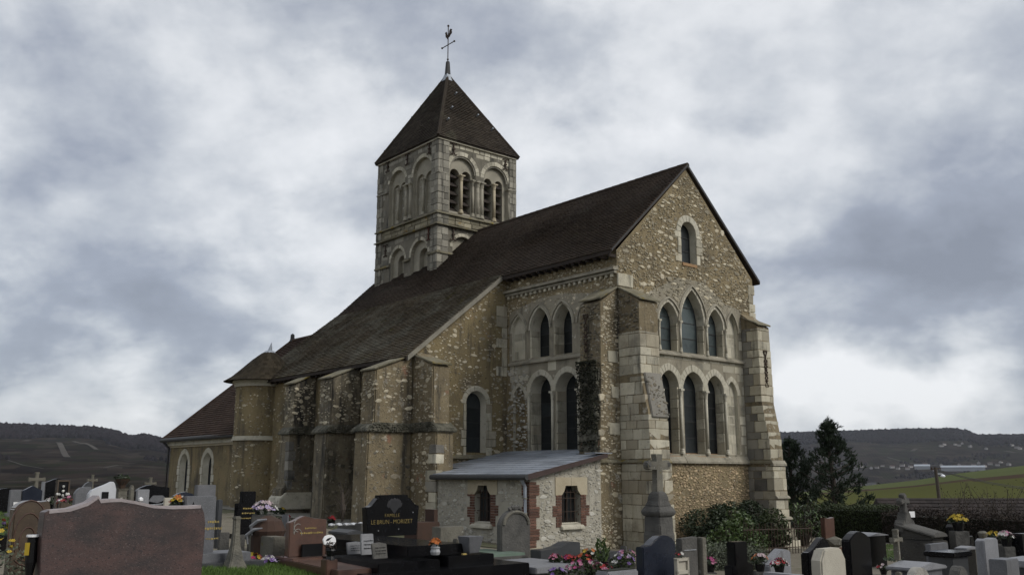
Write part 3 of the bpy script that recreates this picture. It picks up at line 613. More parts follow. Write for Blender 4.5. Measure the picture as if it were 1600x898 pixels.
o, pu, pl = side_buttress(7.46, 8.20, [(BASE, 1.20), (2.85, 1.12), (3.05, 1.02), (4.5, 1.0)], 'middle buttress of the aisle side, stained dark', 2.92, 'weathered_wall', (4.92, 4.5))
o, pu, pl = side_buttress(10.27, 10.95, [(BASE, 1.08), (1.22, 1.06), (1.32, .90), (2.9, .86), (3.05, .78), (4.5, .76)], 'farthest buttress of the aisle side, with a moulded foot', 2.98, 'weathered_wall', (4.90, 4.55))
mb = MB(); mb.prism([(0, .6), (1.14, .6), (1.18, .78), (1.12, .95), (.95, 1.12), (0, 1.12)], lambda a, z, d: (-3.46 - a, d, z), 10.19, 11.03); mb.build('moulded_foot', 'dressed_stone', o, bevel=.02)
for i, z in enumerate([1.2 + .3 * k for k in range(5)]): block('quoin_stone', 'dark_ashlar', o, -4.355, -4.18 + .07 * (i % 2), 10.258, 10.5, z + G, z + .3 - G, .012)
mb = MB(); battered(mb, -3.46, -2.88, 0, 4.69, [(BASE, 1.22), (2.85, 1.18), (3.05, .99), (4.62, .97)], 'v'); o = mb.build('buttress', 'buttress_wall', church, bevel=.035); o['label'] = 'right one of the two buttresses at the corner of the aisle, next to the shed'
cap(o, 'mossy_stone', -3.46, -2.88, 3.70, 4.69, 'v', 4.98, 4.66)
mb = MB(); mb.prism([(-.02, 2.80), (1.27, 2.80), (1.25, 2.9), (.95, 3.08), (-.02, 3.08)], lambda a, z, d: (d, 4.69 - a, z), -3.52, -2.80); sc = mb.build('string_course', 'black_moss', o, bevel=.025)
rubble('moss_lumps', 'black_moss', sc, MU(-3.52), [(3.44, 2.82), (4.6, 2.82), (4.6, 3.04), (3.6, 3.04)], [], 60, .03, .07, .035)
rubble('field_stones', 'field_stone', o, MU(-3.46), [(3.76, 3.1), (4.66, 3.1), (4.66, 4.85), (3.76, 4.6)], [], 75, .03, .14, .014)
rubble('field_stones', 'field_stone', o, MU(-3.46), [(3.85, .2), (4.66, .2), (4.66, 2.8), (3.85, 2.8)], [], 110, .03, .14, .014)
z = .1
while z < 2.7:
    h = random.uniform(.16, .36); l = random.uniform(.18, .5)
    if random.random() < .72: block('quoin_stone', random.choice(('ashlar', 'dark_ashlar', 'ashlar')), o, -3.475, -3.2, 3.50, 3.50 + l, z + G, z + h - G, .015)
    z += h
# --- turret on the aisle's far corner: half round, with string course
mb = MB(); tcx, tcy, tr = -3.46, 14.25, .93; n = 26
ring = [(tcx - tr * math.sin(pi * i / n), tcy - tr * math.cos(pi * i / n)) for i in range(n + 1)]
def wallring(r0, r1, z0, z1):
    m = MB(); vs = []
    for r, z in ((r0, z0), (r1, z1)): vs += [(tcx - r * math.sin(pi * i / n), tcy - r * math.cos(pi * i / n), z) for i in range(n + 1)]
    m.add(vs, [(i, i + 1, n + 2 + i, n + 1 + i) for i in range(n)]); return m
m1 = wallring(tr, tr, BASE, 5.0); turret = m1.build('turret', 'plain_wall', church); turret['label'] = 'half-round stair turret at the far end of the aisle'
TR = lambda s, t, d: (tcx - (tr - d) * math.sin(s), tcy - (tr - d) * math.cos(s), t)
for za, zb, e in ((2.84, 2.90, .07), (2.90, 2.99, .03), (4.72, 4.86, .06), (4.86, 4.98, .13)):
    m1 = wallring(tr + e, tr + e, za, zb)
    for a in (za, zb):
        b = wallring(tr - .02, tr + e, a, a); m1.add(b.v, b.f)
    m1.build('string_course' if za < 4 else 'cornice', 'dressed_stone', turret)
RN = lambda s, t, d: TR(s / tr, t, d)
rubble('field_stones', 'field_stone', turret, RN, [(.1, .4), (2.7, .4), (2.7, 4.7), (.1, 4.7)], [], 230, .03, .1, .016)
for k in range(11):
    if k in (3, 8): continue
    z = .7 + k * .36; mq = MB(); w_ = .34 if k % 2 else .2
    for i in range(4): pass
    a0, a1 = 2.35, 2.35 + w_ / tr
    vs = [TR(a, zz_, dd) for dd in (-.02, .1) for a, zz_ in ((a0 - w_ * .6, z), (a1, z), (a1, z + .2), (a0 - w_ * .6, z + .22))]
    mq.hexa([vs[0], vs[1], vs[5], vs[4], vs[3], vs[2], vs[6], vs[7]]); mq.build('quoin_stone', 'dressed_stone', turret, bevel=.015)
mq = MB(); vs = [TR(a, zz_, dd) for dd in (-.012, .1) for a, zz_ in ((2.3, 3.95), (2.6, 3.95), (2.6, 4.45), (2.3, 4.45))]; mq.hexa([vs[0], vs[1], vs[5], vs[4], vs[3], vs[2], vs[6], vs[7]]); mq.build('brick_patch', 'brick', turret)
# --- roofs
def tiles(mb, P, eu, ev, width, length, inside=None, tw=.17, ex=.11, lift=.012):
    """overlapping plain tiles, course by course"""
    P = Vector(P); eu = Vector(eu).normalized(); ev = Vector(ev).normalized(); nn = eu.cross(ev).normalized()
    if nn.z < 0: nn = -nn
    r = 0; y = 0.0
    while y < length - .02:
        off = tw * .5 * (r % 2) + random.uniform(-.01, .01); k = -1; h = min(ex * 1.25, length - y)
        while k * tw + off < width:
            x0 = max(0, k * tw + off) + .003; x1 = min(width, (k + 1) * tw + off) - .003; k += 1
            if x1 - x0 < .03: continue
            if inside and not inside((x0 + x1) / 2, y + h * .5): continue
            l0 = lift * random.uniform(.9, 1.5) + .012; j = random.uniform(-.006, .006); sk = random.uniform(-.004, .004)
            gq = P + eu * x0 + ev * y; l0 += .022 * noise.noise((gq.x * .5, gq.y * .5, gq.z * .5)) + .012
            if random.random() < .012: j -= random.uniform(.015, .05); l0 += .01
            a = P + eu * x0 + ev * (y + j - sk); b = P + eu * x1 + ev * (y + j + sk); c = P + eu * x1 + ev * (y + h); d = P + eu * x0 + ev * (y + h)
            mb.add([a, b, a + nn * l0, b + nn * l0, c + nn * .008, d + nn * .008], [(0, 1, 3, 2), (2, 3, 4, 5), (0, 2, 5), (1, 4, 3)])
        r += 1; y += ex
RS = .93
def ridge_z(u): return 10.86 - RS * abs(3.13 - u)
mb = MB(); t = .10
eL = -.27; eR = 6.53
mb.hexa([(eL, -.07, ridge_z(eL) - t), (3.13, -.07, 10.86 - t), (3.13, 14.9, 10.86 - t), (eL, 14.9, ridge_z(eL) - t), (eL, -.07, ridge_z(eL)), (3.13, -.07, 10.86), (3.13, 14.9, 10.86), (eL, 14.9, ridge_z(eL))])
mb.hexa([(3.13, -.07, 10.86 - t), (eR, -.07, ridge_z(eR) - t), (eR, 14.9, ridge_z(eR) - t), (3.13, 14.9, 10.86 - t), (3.13, -.07, 10.86), (eR, -.07, ridge_z(eR)), (eR, 14.9, ridge_z(eR)), (3.13, 14.9, 10.86)])
roof = mb.build('nave_roof', 'roof_tile', church)
mb = MB(); sl = math.hypot(1, RS); tiles(mb, (eL - .03, -.08, ridge_z(eL) - .03), (0, 1, 0), (1, 0, RS), 14.98, (3.13 - eL) * sl + .03)
stuff(mb.build('roof_tiles', 'roof_tile', roof))
mb = MB(); y = -.08
while y < 15: mb.lathe([(.0, 0), (.09, .0), (.10, .36), (.0, .36)], 8); k = len(mb.v) - 32; mb.v[k:] = [(3.13 + p[0], y + p[2], 10.83 + p[1]) for p in mb.v[k:]]; y += .34
mb.build('ridge_tile', 'roof_tile', roof)
AS = .80
def aisle_z(u): return ridge_z(eL) + .02 + AS * (u - eL)
eA = -3.74; mb = MB()
mb.hexa([(eA, 4.60, aisle_z(eA) - .1), (eL + .1, 4.60, aisle_z(eL + .1) - .1), (eL + .1, 14.9, aisle_z(eL + .1) - .1), (eA, 14.9, aisle_z(eA) - .1), (eA, 4.60, aisle_z(eA)), (eL + .1, 4.60, aisle_z(eL + .1)), (eL + .1, 14.9, aisle_z(eL + .1)), (eA, 14.9, aisle_z(eA))])
aroof = mb.build('aisle_roof', 'mossy_roof_tile', church)
mb = MB(); tiles(mb, (eA - .03, 4.58, aisle_z(eA) - .025), (0, 1, 0), (1, 0, AS), 10.32, (eL - eA) * math.hypot(1, AS) + .12); stuff(mb.build('roof_tiles', 'mossy_roof_tile', aroof))
y = .02
while y < 4.6: block('rafter_tail', 'timber', roof, eL + .02, .0, y, y + .07, ridge_z(eL) - .19, ridge_z(eL) - .105); y += .29
mb = MB(); mb.box(eL - .02, eL + .015, -.05, 4.6, ridge_z(eL) - .13, ridge_z(eL) - .02); mb.build('eave_board', 'timber', roof)
y = 4.75
while y < 13.1: block('rafter_tail', 'timber', aroof, eA + .03, -3.47, y, y + .07, aisle_z(eA) - .17, aisle_z(eA) - .09); y += .32
mb = MB(); mb.box(eA - .02, eA + .015, 4.6, 13.3, aisle_z(eA) - .12, aisle_z(eA) - .015); mb.build('eave_board', 'timber', aroof)
mb = MB(); mb.hexa([(eL, -.085, ridge_z(eL) - .06), (3.13, -.085, 10.80), (3.13, -.06, 10.80), (eL, -.06, ridge_z(eL) - .06), (eL, -.085, ridge_z(eL) + .0), (3.13, -.085, 10.86), (3.13, -.06, 10.86), (eL, -.06, ridge_z(eL) + .0)])
mb.hexa([(3.13, -.085, 10.78), (eR, -.085, ridge_z(eR) - .08), (eR, -.06, ridge_z(eR) - .08), (3.13, -.06, 10.78), (3.13, -.085, 10.87), (eR, -.085, ridge_z(eR) + .01), (eR, -.06, ridge_z(eR) + .01), (3.13, -.06, 10.87)])
mb.build('verge_board', 'lead', roof)
mb = MB(); mb.add([(eA, 14.88, BASE), (9.5, 14.88, BASE), (9.5, 14.88, 5.0), (6.4, 14.88, 7.6), (3.13, 14.88, 10.75), (eL, 14.88, 7.6), (eA, 14.88, 4.9)], [(0, 1, 2, 3, 4, 5, 6)]); mb.add([(6.22, 0, BASE), (6.22, 14.88, BASE), (6.22, 14.88, 7.8), (6.22, 0, 7.72)], [(0, 1, 2, 3)]); mb.build('far_wall', 'plain_wall', church)
# turret roof: bell-shaped half cone, zinc tip
mb = MB(); prof = [(1.36, 4.93), (1.12, 5.10), (.84, 5.40), (.52, 5.76), (.28, 5.98), (.10, 6.10), (.02, 6.12)]; mb.lathe(prof, 28, (tcx, tcy, 0)); troof = mb.build('turret_roof', 'turret_tile', church)
mb = MB()
for (ra, za), (rb, zb) in zip(prof[:-2], prof[1:-1]):
    L_ = math.hypot(ra - rb, zb - za); nr = max(1, int(L_ / .11))
    for i in range(nr):
        f0 = i / nr; f1 = (i + 1.2) / nr; r0 = ra + (rb - ra) * f0 + .025; r1 = ra + (rb - ra) * f1 + .006; z0 = za + (zb - za) * f0 - .01; z1 = za + (zb - za) * f1; m = max(8, int(2 * pi * r0 / .16))
        for k in range(m):
            a0 = 2 * pi * (k + .5 * (i % 2)) / m + .01; a1 = 2 * pi * (k + 1 + .5 * (i % 2)) / m - .01
            vs = [(tcx + r * math.cos(a), tcy + r * math.sin(a), z) for r, a, z in ((r0 - .03, a0, z0), (r0 - .03, a1, z0), (r0, a0, z0), (r0, a1, z0), (r1, a1, z1), (r1, a0, z1))]; mb.add(vs, [(0, 1, 3, 2), (2, 3, 4, 5), (0, 2, 5), (1, 4, 3)])
stuff(mb.build('roof_tiles', 'turret_tile', troof))
mb = MB(); mb.lathe([(.26, 5.98), (.16, 6.09), (.08, 6.12), (.065, 6.18), (.005, 6.42)], 12, (tcx, tcy, 0)); mb.build('finial', 'zinc', troof)
for ch_ in [troof] + list(troof.children):
    for v in ch_.data.vertices: f_ = max(0, (v.co.z - 4.93) / 1.17); v.co.y -= .30 * f_; v.co.x += .05 * f_; v.co.z -= .06 * f_
# --- bell tower
TX0, TX1, TY0, TY1 = 1.25, 5.02, 10.22, 14.42; TT = 14.28
TV = MV(TY0); TU = MU(TX0); mb = MB(); NB_ = []
def niche(mp, q, d, subs, back):
    po = arch(*q); nb = MB(); NB_.append(nb); recess(nb, mp, po, po, 0, d); hs = []
    for s, ds, solid in subs:
        ps = arch(*s); recess(nb, mp, ps, ps, d, d + ds); hs.append(ps)
        if solid: face(nb, mp, ps, [], d + ds)
    face(nb, mp, po, hs, d); return po
NA = (2.40, .64, 11.38, 13.08, 13.72); NB = (4.04, .61, 11.38, 13.06, 13.67)
OA = [(2.12, .22, 11.50, 12.98, 13.20), (2.68, .22, 11.50, 12.98, 13.20)]; OB = [(3.76, .20, 11.46, 12.95, 13.15), (4.30, .20, 11.46, 12.95, 13.15)]
NL = (2.45, .50, 9.0, 10.05, 10.52)
h1 = [niche(TV, NA, .16, [(o, .5, False) for o in OA], 0), niche(TV, NB, .16, [(o, .5, False) for o in OB], 0), niche(TV, NL, .2, [], 0)]
face(mb, TV, [(TX0, 6.5), (TX1, 6.5), (TX1, TT), (TX0, TT)], h1, 0)
n1_ = (13.05, .58, 11.40, 13.04, 13.62); n2_ = (11.28, .64, 11.40, 13.06, 13.70)
h2 = [niche(TU, n1_, .14, [((13.28, .24, 11.45, 12.86, 13.1), .1, True), ((12.76, .24, 11.45, 12.86, 13.1), .1, True)], 0),
      niche(TU, n2_, .14, [((11.58, .27, 11.45, 12.84, 13.12), .1, True), ((10.98, .27, 11.45, 12.84, 13.12), .1, True)], 0),
      niche(TU, (12.9, .48, 8.6, 9.88, 10.38), .14, [((12.78, .27, 8.7, 9.82, 10.1), .2, True)], 0), niche(TU, (11.4, .56, 8.6, 9.86, 10.42), .14, [((11.26, .31, 8.7, 9.80, 10.12), .2, True)], 0)]
face(mb, TU, [(TY0, 6.5), (TY1, 6.5), (TY1, TT), (TY0, TT)], h2, 0)
mb.add([(TX1, TY0, 6.5), (TX1, TY1, 6.5), (TX1, TY1, TT), (TX1, TY0, TT), (TX0, TY1, 6.5), (TX0, TY1, TT)], [(0, 1, 2, 3), (1, 4, 5, 2)])
tower = mb.build('bell_tower', 'tower_wall', church); tower['label'] = 'square bell tower with twin arched belfry openings'; [b_.build('niche', 'tympanum_stone', tower) for b_ in NB_]
for q, o_ in ((NA, OA), (NB, OB)): voussoirs(tower, TV, q[0], q[1], q[3], q[4], .17, 15, proud=.006, individual=False, mat='joined_ashlar'); hood('arch_moulding', tower, TV, q[0], q[1] - .06, q[3], q[4] - .06, .06, -.04, 'tower_ashlar')
for q in (n1_, n2_): voussoirs(tower, TU, q[0], q[1], q[3], q[4], .15, 13, proud=.006, individual=False, mat='joined_ashlar')
for q in ((12.9, .48, 8.6, 9.88, 10.38), (11.4, .56, 8.6, 9.86, 10.42)): voussoirs(tower, TU, q[0], q[1], q[3], q[4], .13, 11, proud=.006, individual=False, mat='joined_ashlar')
voussoirs(tower, TV, NL[0], NL[1], NL[3], NL[4], .13, 11, proud=.006, individual=False, mat='joined_ashlar')
holesV = [arch(q[0], q[1] + .18, q[2], q[3], q[4] + .2, 5) for q in (NA, NB, NL)]; holesU = [arch(q[0], q[1] + .16, q[2], q[3], q[4] + .17, 5) for q in (n1_, n2_, (12.9, .48, 8.6, 9.88, 10.38), (11.4, .56, 8.6, 9.86, 10.42))]
ashlar('ashlar_stone', 'joined_ashlar', tower, 'v', TY0, TX0 + .46, TX1 - .32, 12.9, TT - .06, .012, holesV, (.16, .26), (.22, .45), joined=True)
ashlar('ashlar_stone', 'tower_ashlar', tower, 'u', TX0, TY0 + .40, TY1 - .02, 12.9, TT - .06, .010, holesU, (.16, .26), (.22, .5), joined=True)
ashlar('ashlar_stone', 'tower_ashlar', tower, 'u', TX0, TY0 + .40, TY1 - .02, 11.38, 12.85, .010, holesU, (.2, .3), (.22, .5), joined=True)
ashlar('ashlar_stone', 'tower_ashlar', tower, 'u', TX0, TY0 + .40, TY1 - .02, 8.6, 10.8, .010, holesU, (.2, .3), (.22, .5), joined=True)
for q in (n1_, n2_): rubble('field_stones', 'pale_field_stone', tower, MU(TX0 + .24), [(q[0] - q[1] + .05, 11.5), (q[0] + q[1] - .05, 11.5), (q[0] + q[1] - .05, 13.1), (q[0] - q[1] + .05, 13.1)], [], 90, .03, .08, .012)
# corner pilasters, the near one wider
for (x0, x1, y0, y1) in ((TX0 - .06, TX0 + .46, TY0 - .06, TY0 + .40), (TX1 - .32, TX1 + .05, TY0 - .05, TY0 + .3), (TX0 - .05, TX0 + .3, TY1 - .36, TY1 + .05)):
    mb = MB(); z = 8.4
    while z < TT - .05:
        h = min(random.uniform(.18, .32), TT - z); e = random.uniform(-.012, .012); f = random.uniform(.35, .65); xm, ym = x0 + (x1 - x0) * f, y0 + (y1 - y0) * (1 - f); mb.box(x0 + e, xm - .003, y0 + e, ym - .003, z + .003, z + h - .003); mb.box(xm + .003, x1, y0 + e * .6, y1, z + .003, z + h - .003); mb.box(x0 + e * .7, xm - .003, ym + .003, y1, z + .003, z + h - .003); z += h
    stuff(mb.build('pilaster_stones', 'tower_ashlar', tower, bevel=.012))
def band(z0, z1, e, mat, name='string_course'):
    moulding(name, tower, 'u', TX0, TY0 - e, TY1 + .03, z0, z1, e, mat); moulding(name, tower, 'v', TY0, TX0 - e, TX1 + .03, z0, z1, e, mat)
band(11.24, 11.36, .13, 'mossy_stone'); band(10.80, 10.90, .15, 'mossy_stone'); band(TT - .13, TT + .0, .10, 'dressed_stone', 'cornice')
mk('mossy_ashlar', (.27, .245, .175), (.18, .16, .11), 1.6, bump=.8, bscale=20, island=.3, spots=[((.21, .135, .03), 1.3, .58), ((.40, .38, .31), 6, .63)], dark=((.05, .048, .034), 2.2, .54))
ashlar('band_stone', 'mossy_ashlar', tower, 'v', TY0, TX0 - .03, TX1 + .02, 10.9, 11.24, .03, (), (.15, .19), (.25, .6), joined=True); ashlar('band_stone', 'mossy_ashlar', tower, 'u', TX0, TY0 - .03, TY1, 10.9, 11.24, .03, (), (.15, .19), (.25, .6), joined=True)
for z0, z1 in ((12.82, 12.91),):   # impost band between the arches
    for a, b in ((TY0 - .1, 10.60), (11.96, 12.45), (13.66, TY1 + .04)): moulding('impost', tower, 'u', TX0, a, b, z0, z1, .07, 'tower_ashlar', slope=.3)
    for a, b in ((TX0 - .1, 1.72), (3.08, 3.40), (4.68, TX1 + .04)): moulding('impost', tower, 'v', TY0, a, b, z0, z1, .07, 'tower_ashlar', slope=.3)
for a, b in ((TY0 - .1, 10.80), (11.98, 12.40), (13.40, TY1 + .04)): moulding('impost', tower, 'u', TX0, a, b, 9.72, 9.82, .09, 'mossy_stone', slope=.3)
moulding('impost', tower, 'v', TY0, TX0 - .1, 1.92, 9.72, 9.82, .09, 'mossy_stone', slope=.3)
colonnette(tower, (2.40, TY0 + .10), 11.46, 12.98, .062, 'buff_stone'); colonnette(tower, (4.03, TY0 + .10), 11.42, 12.95, .062, 'buff_stone')
colonnette(tower, (3.14, TY0 + .02), 11.38, 12.84, .07, 'tympanum_stone'); colonnette(tower, (3.34, TY0 + .02), 11.38, 12.84, .07, 'tympanum_stone'); colonnette(tower, (4.72, TY0 + .02), 11.38, 12.84, .06, 'tympanum_stone'); colonnette(tower, (2.98, TY0 + .11), 11.42, 12.9, .055, 'tympanum_stone')
colonnette(tower, (TX0 + .0, 12.06), 11.40, 12.84, .07, 'tympanum_stone'); colonnette(tower, (TX0 + .0, 12.36), 11.40, 12.84, .07, 'tympanum_stone'); colonnette(tower, (TX0 + .06, 13.02), 11.4, 12.86, .05, 'tympanum_stone'); colonnette(tower, (TX0 + .06, 11.28), 11.4, 12.86, .05, 'tympanum_stone')
for o_ in OA + OB:
    for k in range(5):
        z = 11.62 + k * .34; mb = MB(); x0, x1 = o_[0] - o_[1] - .03, o_[0] + o_[1] + .03; ya, yb = TY0 + .22, TY0 + .5
        mb.hexa([(x0, ya, z - .12), (x1, ya, z - .12), (x1, yb, z + .10), (x0, yb, z + .10), (x0, ya, z - .07), (x1, ya, z - .07), (x1, yb, z + .15), (x0, yb, z + .15)]); mb.build('louver', 'louver_wood', tower)
mb = MB(); mb.box(TX0 + .7, TX1 - .2, TY0 + .66, TY0 + .7, 11, 13.6); mb.build('belfry_shutter', 'timber', tower)
def tie(axis, s, z0, z1, rust=False):
    mb = MB(); T = (lambda a, z: (s + a, TY0 - .05, z)) if axis == 'v' else (lambda a, z: (TX0 - .05, s + a, z)); zm = (z0 + z1) / 2
    mb.tube([T(0, z0 + .09), T(0, z1 - .09)], .026)
    for sx in (-1, 1):
        for zz_, sg in ((z1 - .1, 1), (z0 + .1, -1)): mb.tube([T(0, zz_), T(sx * .05, zz_ + sg * .08), T(sx * .12, zz_ + sg * .09), T(sx * .15, zz_ + sg * .035)], [.024, .022, .02, .014])
    mb.tube([T(-.06, zm), T(.06, zm)], .03); mb.build('wall_anchor', 'rusty_iron' if rust else 'iron', tower)
for s, a, b in ((1.92, 13.66, 14.14), (4.50, 13.62, 14.08), (1.95, 10.28, 10.78)): tie('v', s, a, b)
for s, a, b in ((13.72, 13.72, 14.16), (12.30, 13.66, 14.12), (10.80, 13.70, 14.16), (13.72, 10.18, 10.68)): tie('u', s, a, b)
tie('u', 10.74, 10.28, 10.78, True)
# roof of the tower: pyramid with a slight sprocket at the eaves
ax_, ay_, az_ = 3.13, 12.32, 18.02; e = .12; c4 = [(TX0 - e, TY0 - e), (TX1 + e, TY0 - e), (TX1 + e, TY1 + e), (TX0 - e, TY1 + e)]; ez = 14.26
mb = MB(); mb.add([(x, y, ez) for x, y in c4] + [(ax_, ay_, az_)] + [(x, y, ez - .07) for x, y in c4], [(0, 1, 4), (1, 2, 4), (2, 3, 4), (3, 0, 4), (8, 7, 6, 5), (0, 5, 6, 1), (1, 6, 7, 2), (2, 7, 8, 3), (3, 8, 5, 0)])
tr_ = mb.build('tower_roof', 'tower_tile', church); mb = MB()
for i in (0, 3, 1, 2):
    a = Vector((*c4[i], ez)); b = Vector((*c4[(i + 1) % 4], ez)); ap = Vector((ax_, ay_, az_)); m = (a + b) / 2; ev = ap - m; w = (b - a).length; h = ev.length; eu = (b - a).normalized(); off = ev.dot(eu); evp = (ev - eu * off)
    tiles(mb, a - evp.normalized() * .03, eu, evp, w, evp.length, lambda x, y, w=w, H=evp.length, o=off: abs(x - (w / 2 + o * y / H)) < w / 2 * (1 - y / H) + .02)
stuff(mb.build('roof_tiles', 'tower_tile', tr_))
for i in (0, 1, 3):
    mb = MB(); mb.tube([(*c4[i], ez + .0), (ax_, ay_, az_)], .07, 6); mb.build('hip_tile', 'tower_tile', tr_)
for k in range(5):
    mb = MB(); f = (.25, .45, .45, .7, .3)[k]; x = (1.9, 2.4, 3.7, 3.0, 4.2)[k]; y = TY0 - e + (ay_ - TY0 + e) * f; z = ez + (az_ - ez) * f; mb.tube([(x, y - .06, z + .0), (x, y - .16, z + .05)], .035, 6); mb.build('roof_hook', 'zinc', tr_)
mb = MB(); mb.lathe([(.30, 17.72), (.17, 17.96), (.115, 18.08)], 4, (ax_, ay_, 0), sq=True); mb.build('lead_collar', 'zinc', tr_)
mb = MB(); mb.lathe([(.125, 18.04), (.085, 18.58), (.07, 18.62)], 8, (ax_, ay_, 0)); mb.build('lead_cap', 'lead', tr_)
wc = MB(); wc.tube([(ax_, ay_, 18.6), (ax_, ay_, 20.2)], .02, 8); wv_ = wc.build('weathercock', 'iron', church)
mb = MB(); mb.tube([(ax_, ay_ + .40, 19.38), (ax_, ay_ - .42, 19.38)], .02, 6); [mb.blob((ax_, ay_ + q_, 19.38), .05, jit=0) for q_ in (.42, -.44)]; mb.build('cross_arm', 'iron', wv_)
mb = MB(); mb.blob((ax_, ay_, 20.24), .055, jit=0); mb.blob((ax_, ay_, 18.72), .05, jit=0); mb.build('ball', 'iron', wv_)
ck = [(-.36, .10), (-.30, .02), (-.2, -.02), (-.12, -.10), (.02, -.12), (.06, -.2), (.10, -.12), (.2, -.06), (.24, .06), (.22, .14), (.29, .17), (.25, .24), (.18, .27), (.14, .2), (.1, .06), (-.02, .03), (-.12, .1), (-.14, .24), (-.24, .3), (-.36, .24), (-.3, .16)]
mb = MB(); mb.prism(ck, lambda a, z, d: (ax_ + d, ay_ + a * .72, 19.80 + z * .8), -.02, .02); mb.build('cock', 'iron', wv_)
# --- low chapel beyond the turret
LZ = 3.02
cw = [(-3.50, 22.75), (-3.42, 15.2)]; pa = Vector((cw[0][0], cw[0][1], 0)); dr = (Vector((cw[1][0], cw[1][1], 0)) - pa); LN = dr.length; dr.normalize(); nr_ = Vector((dr.y, -dr.x, 0))
nr_ = nr_ if nr_.x < 0 else -nr_
CH = lambda s, t, d: tuple(pa + dr * s - nr_ * d + Vector((0, 0, t)))
W1 = (1.58, .42, .95, 2.05, 2.52); W2 = (3.92, .42, .95, 2.05, 2.52); mb = MB(); rvs = []; hs = []; gp = []
for q in (W1, W2):
    po = arch(*q); pin = arch(q[0] + .03, q[1] - .09, q[2] + .05, q[3], q[4] - .09); rv = MB(); rvs.append(rv); recess(rv, CH, po, pin, 0, .20); hs.append(po); gp.append(pin)
face(mb, CH, [(0, BASE), (LN, BASE), (LN, LZ), (0, LZ)], hs, 0)
far = tuple(pa + Vector((8.5, 1.0, 0))); mb.add([tuple(pa + Vector((0, 0, BASE))), (far[0], far[1], BASE), (far[0], far[1], LZ), tuple(pa + Vector((0, 0, LZ)))], [(0, 1, 2, 3)])
chapel = mb.build('chapel_wall', 'plain_wall', church); [r_.build('window_reveal', 'dressed_stone', chapel) for r_ in rvs]
for P in gp: glazing(church, CH, P, .20, 3)
for q in (W1, W2):
    voussoirs(chapel, CH, q[0], q[1], q[3], q[4], .2, 7, proud=.02); z = q[2] - .1
    while z < q[3] - .02:
        h = min(random.uniform(.2, .3), q[3] - z)
        for sg in (-1, 1):
            wd = random.choice((.17, .26)); a, b = sorted((q[0] + sg * q[1], q[0] + sg * (q[1] + wd))); m = MB(); m.hexa([CH(a, z + G, -.025), CH(b, z + G, -.025), CH(b, z + G, .1), CH(a, z + G, .1), CH(a, z + h - G, -.025), CH(b, z + h - G, -.025), CH(b, z + h - G, .1), CH(a, z + h - G, .1)]); m.build('jamb_stone', 'dressed_stone', chapel, bevel=.012)
        z += h
for z0, z1, pr in ((2.78, 2.86, .06), (2.86, LZ, .14)):
    m = MB(); m.hexa([CH(-.1, z0, -pr), CH(LN, z0, -pr), CH(LN, z0, .1), CH(-.1, z0, .1), CH(-.1, z1, -pr), CH(LN, z1, -pr), CH(LN, z1, .1), CH(-.1, z1, .1)]); m.build('cornice', 'dressed_stone' if pr > .1 else 'buff_stone', chapel)
m = MB(); m.tube([CH(-.25, LZ + .07, -.32), CH(LN, LZ + .07, -.32)], .085, 8); m.build('gutter', 'lead', chapel)
m = MB(); m.tube([CH(-.12, LZ + .04, -.3), CH(.05, LZ - .25, -.1), CH(.05, -.5, -.1)], .055, 8); m.build('downpipe', 'lead', chapel)
AP = Vector((.85, 20.68, 7.52)); ea = Vector(CH(-.15, LZ + .1, -.30)); eb = Vector(CH(LN, LZ + .1, -.38)); R0 = Vector((.85, 14.95, 7.52)); ec = Vector((far[0], far[1] + .3, LZ + .1))
m = MB(); m.add([ea, eb, R0, AP, ec, Vector((8, 15.25, 3.1))], [(0, 1, 2, 3), (0, 3, 4), (3, 2, 5, 4)]); croof = m.build('chapel_roof', 'red_tile', church)
m = MB(); eu = (eb - ea).normalized(); ev0 = AP - ea; evp = ev0 - eu * ev0.dot(eu); Hh = evp.length; o0 = ev0.dot(eu); tiles(m, ea - evp.normalized() * .03, eu, evp, LN + .5, Hh, lambda x, y: x > o0 * y / Hh, tw=.2, ex=.14); stuff(m.build('roof_tiles', 'red_tile', croof))
m = MB(); m.tube([ea, AP], .09, 6); m.tube([AP, R0], .09, 6); m.build('hip_tile', 'red_tile', croof)
m = MB(); m.lathe([(.15, 0), (.10, .12), (.09, .3), (.02, .36)], 8, AP - Vector((0, 0, .02))); m.build('finial', 'lead', croof)

# ------------------------------------------------------------------ lean-to shed in the angle
shed = thing('lean_to_shed', 'low lean-to shed with slate-grey sheet roof and barred brick-edged windows, built against the church', 'shed', ORG, ANG)
SU_, SV_ = -3.40, -.22; ZE = 1.66; SLP = .19
def szr(u): return ZE + .03 + SLP * (u - SU_)
QW1 = [(1.24, .50), (1.88, .50), (1.88, 1.18), (1.78, 1.28), (1.74, 1.40), (1.38, 1.40), (1.34, 1.28), (1.24, 1.18)]
QW2 = [(-2.37, .50), (-1.73, .50), (-1.73, 1.18), (-1.82, 1.28), (-1.85, 1.40), (-2.24, 1.40), (-2.28, 1.28), (-2.37, 1.18)]
MS, MFv = MU(SU_), MV(SV_); mb = MB()
for mp, Q in ((MS, QW1), (MFv, QW2)): recess(mb, mp, Q, Q, 0, .22)
face(mb, MS, [(SV_, BASE), (3.52, BASE), (3.52, ZE), (SV_, ZE)], [QW1], 0); face(mb, MFv, [(SU_, BASE), (-1.0, BASE), (-1.0, szr(-1.0) - .03), (SU_, ZE)], [QW2], 0); mb.add([(-1.0, SV_, BASE), (-1.0, .1, BASE), (-1.0, .1, 2.1), (-1.0, SV_, 2.1)], [(0, 1, 2, 3)])
mk('grey_mortar', (.40, .375, .31), (.31, .288, .232), 2, bump=.8, bscale=30, dark=((.16, .15, .13), 3, .58), streak=((.14, .13, .105), .56))
swall = mb.build('wall', 'grey_mortar', shed)
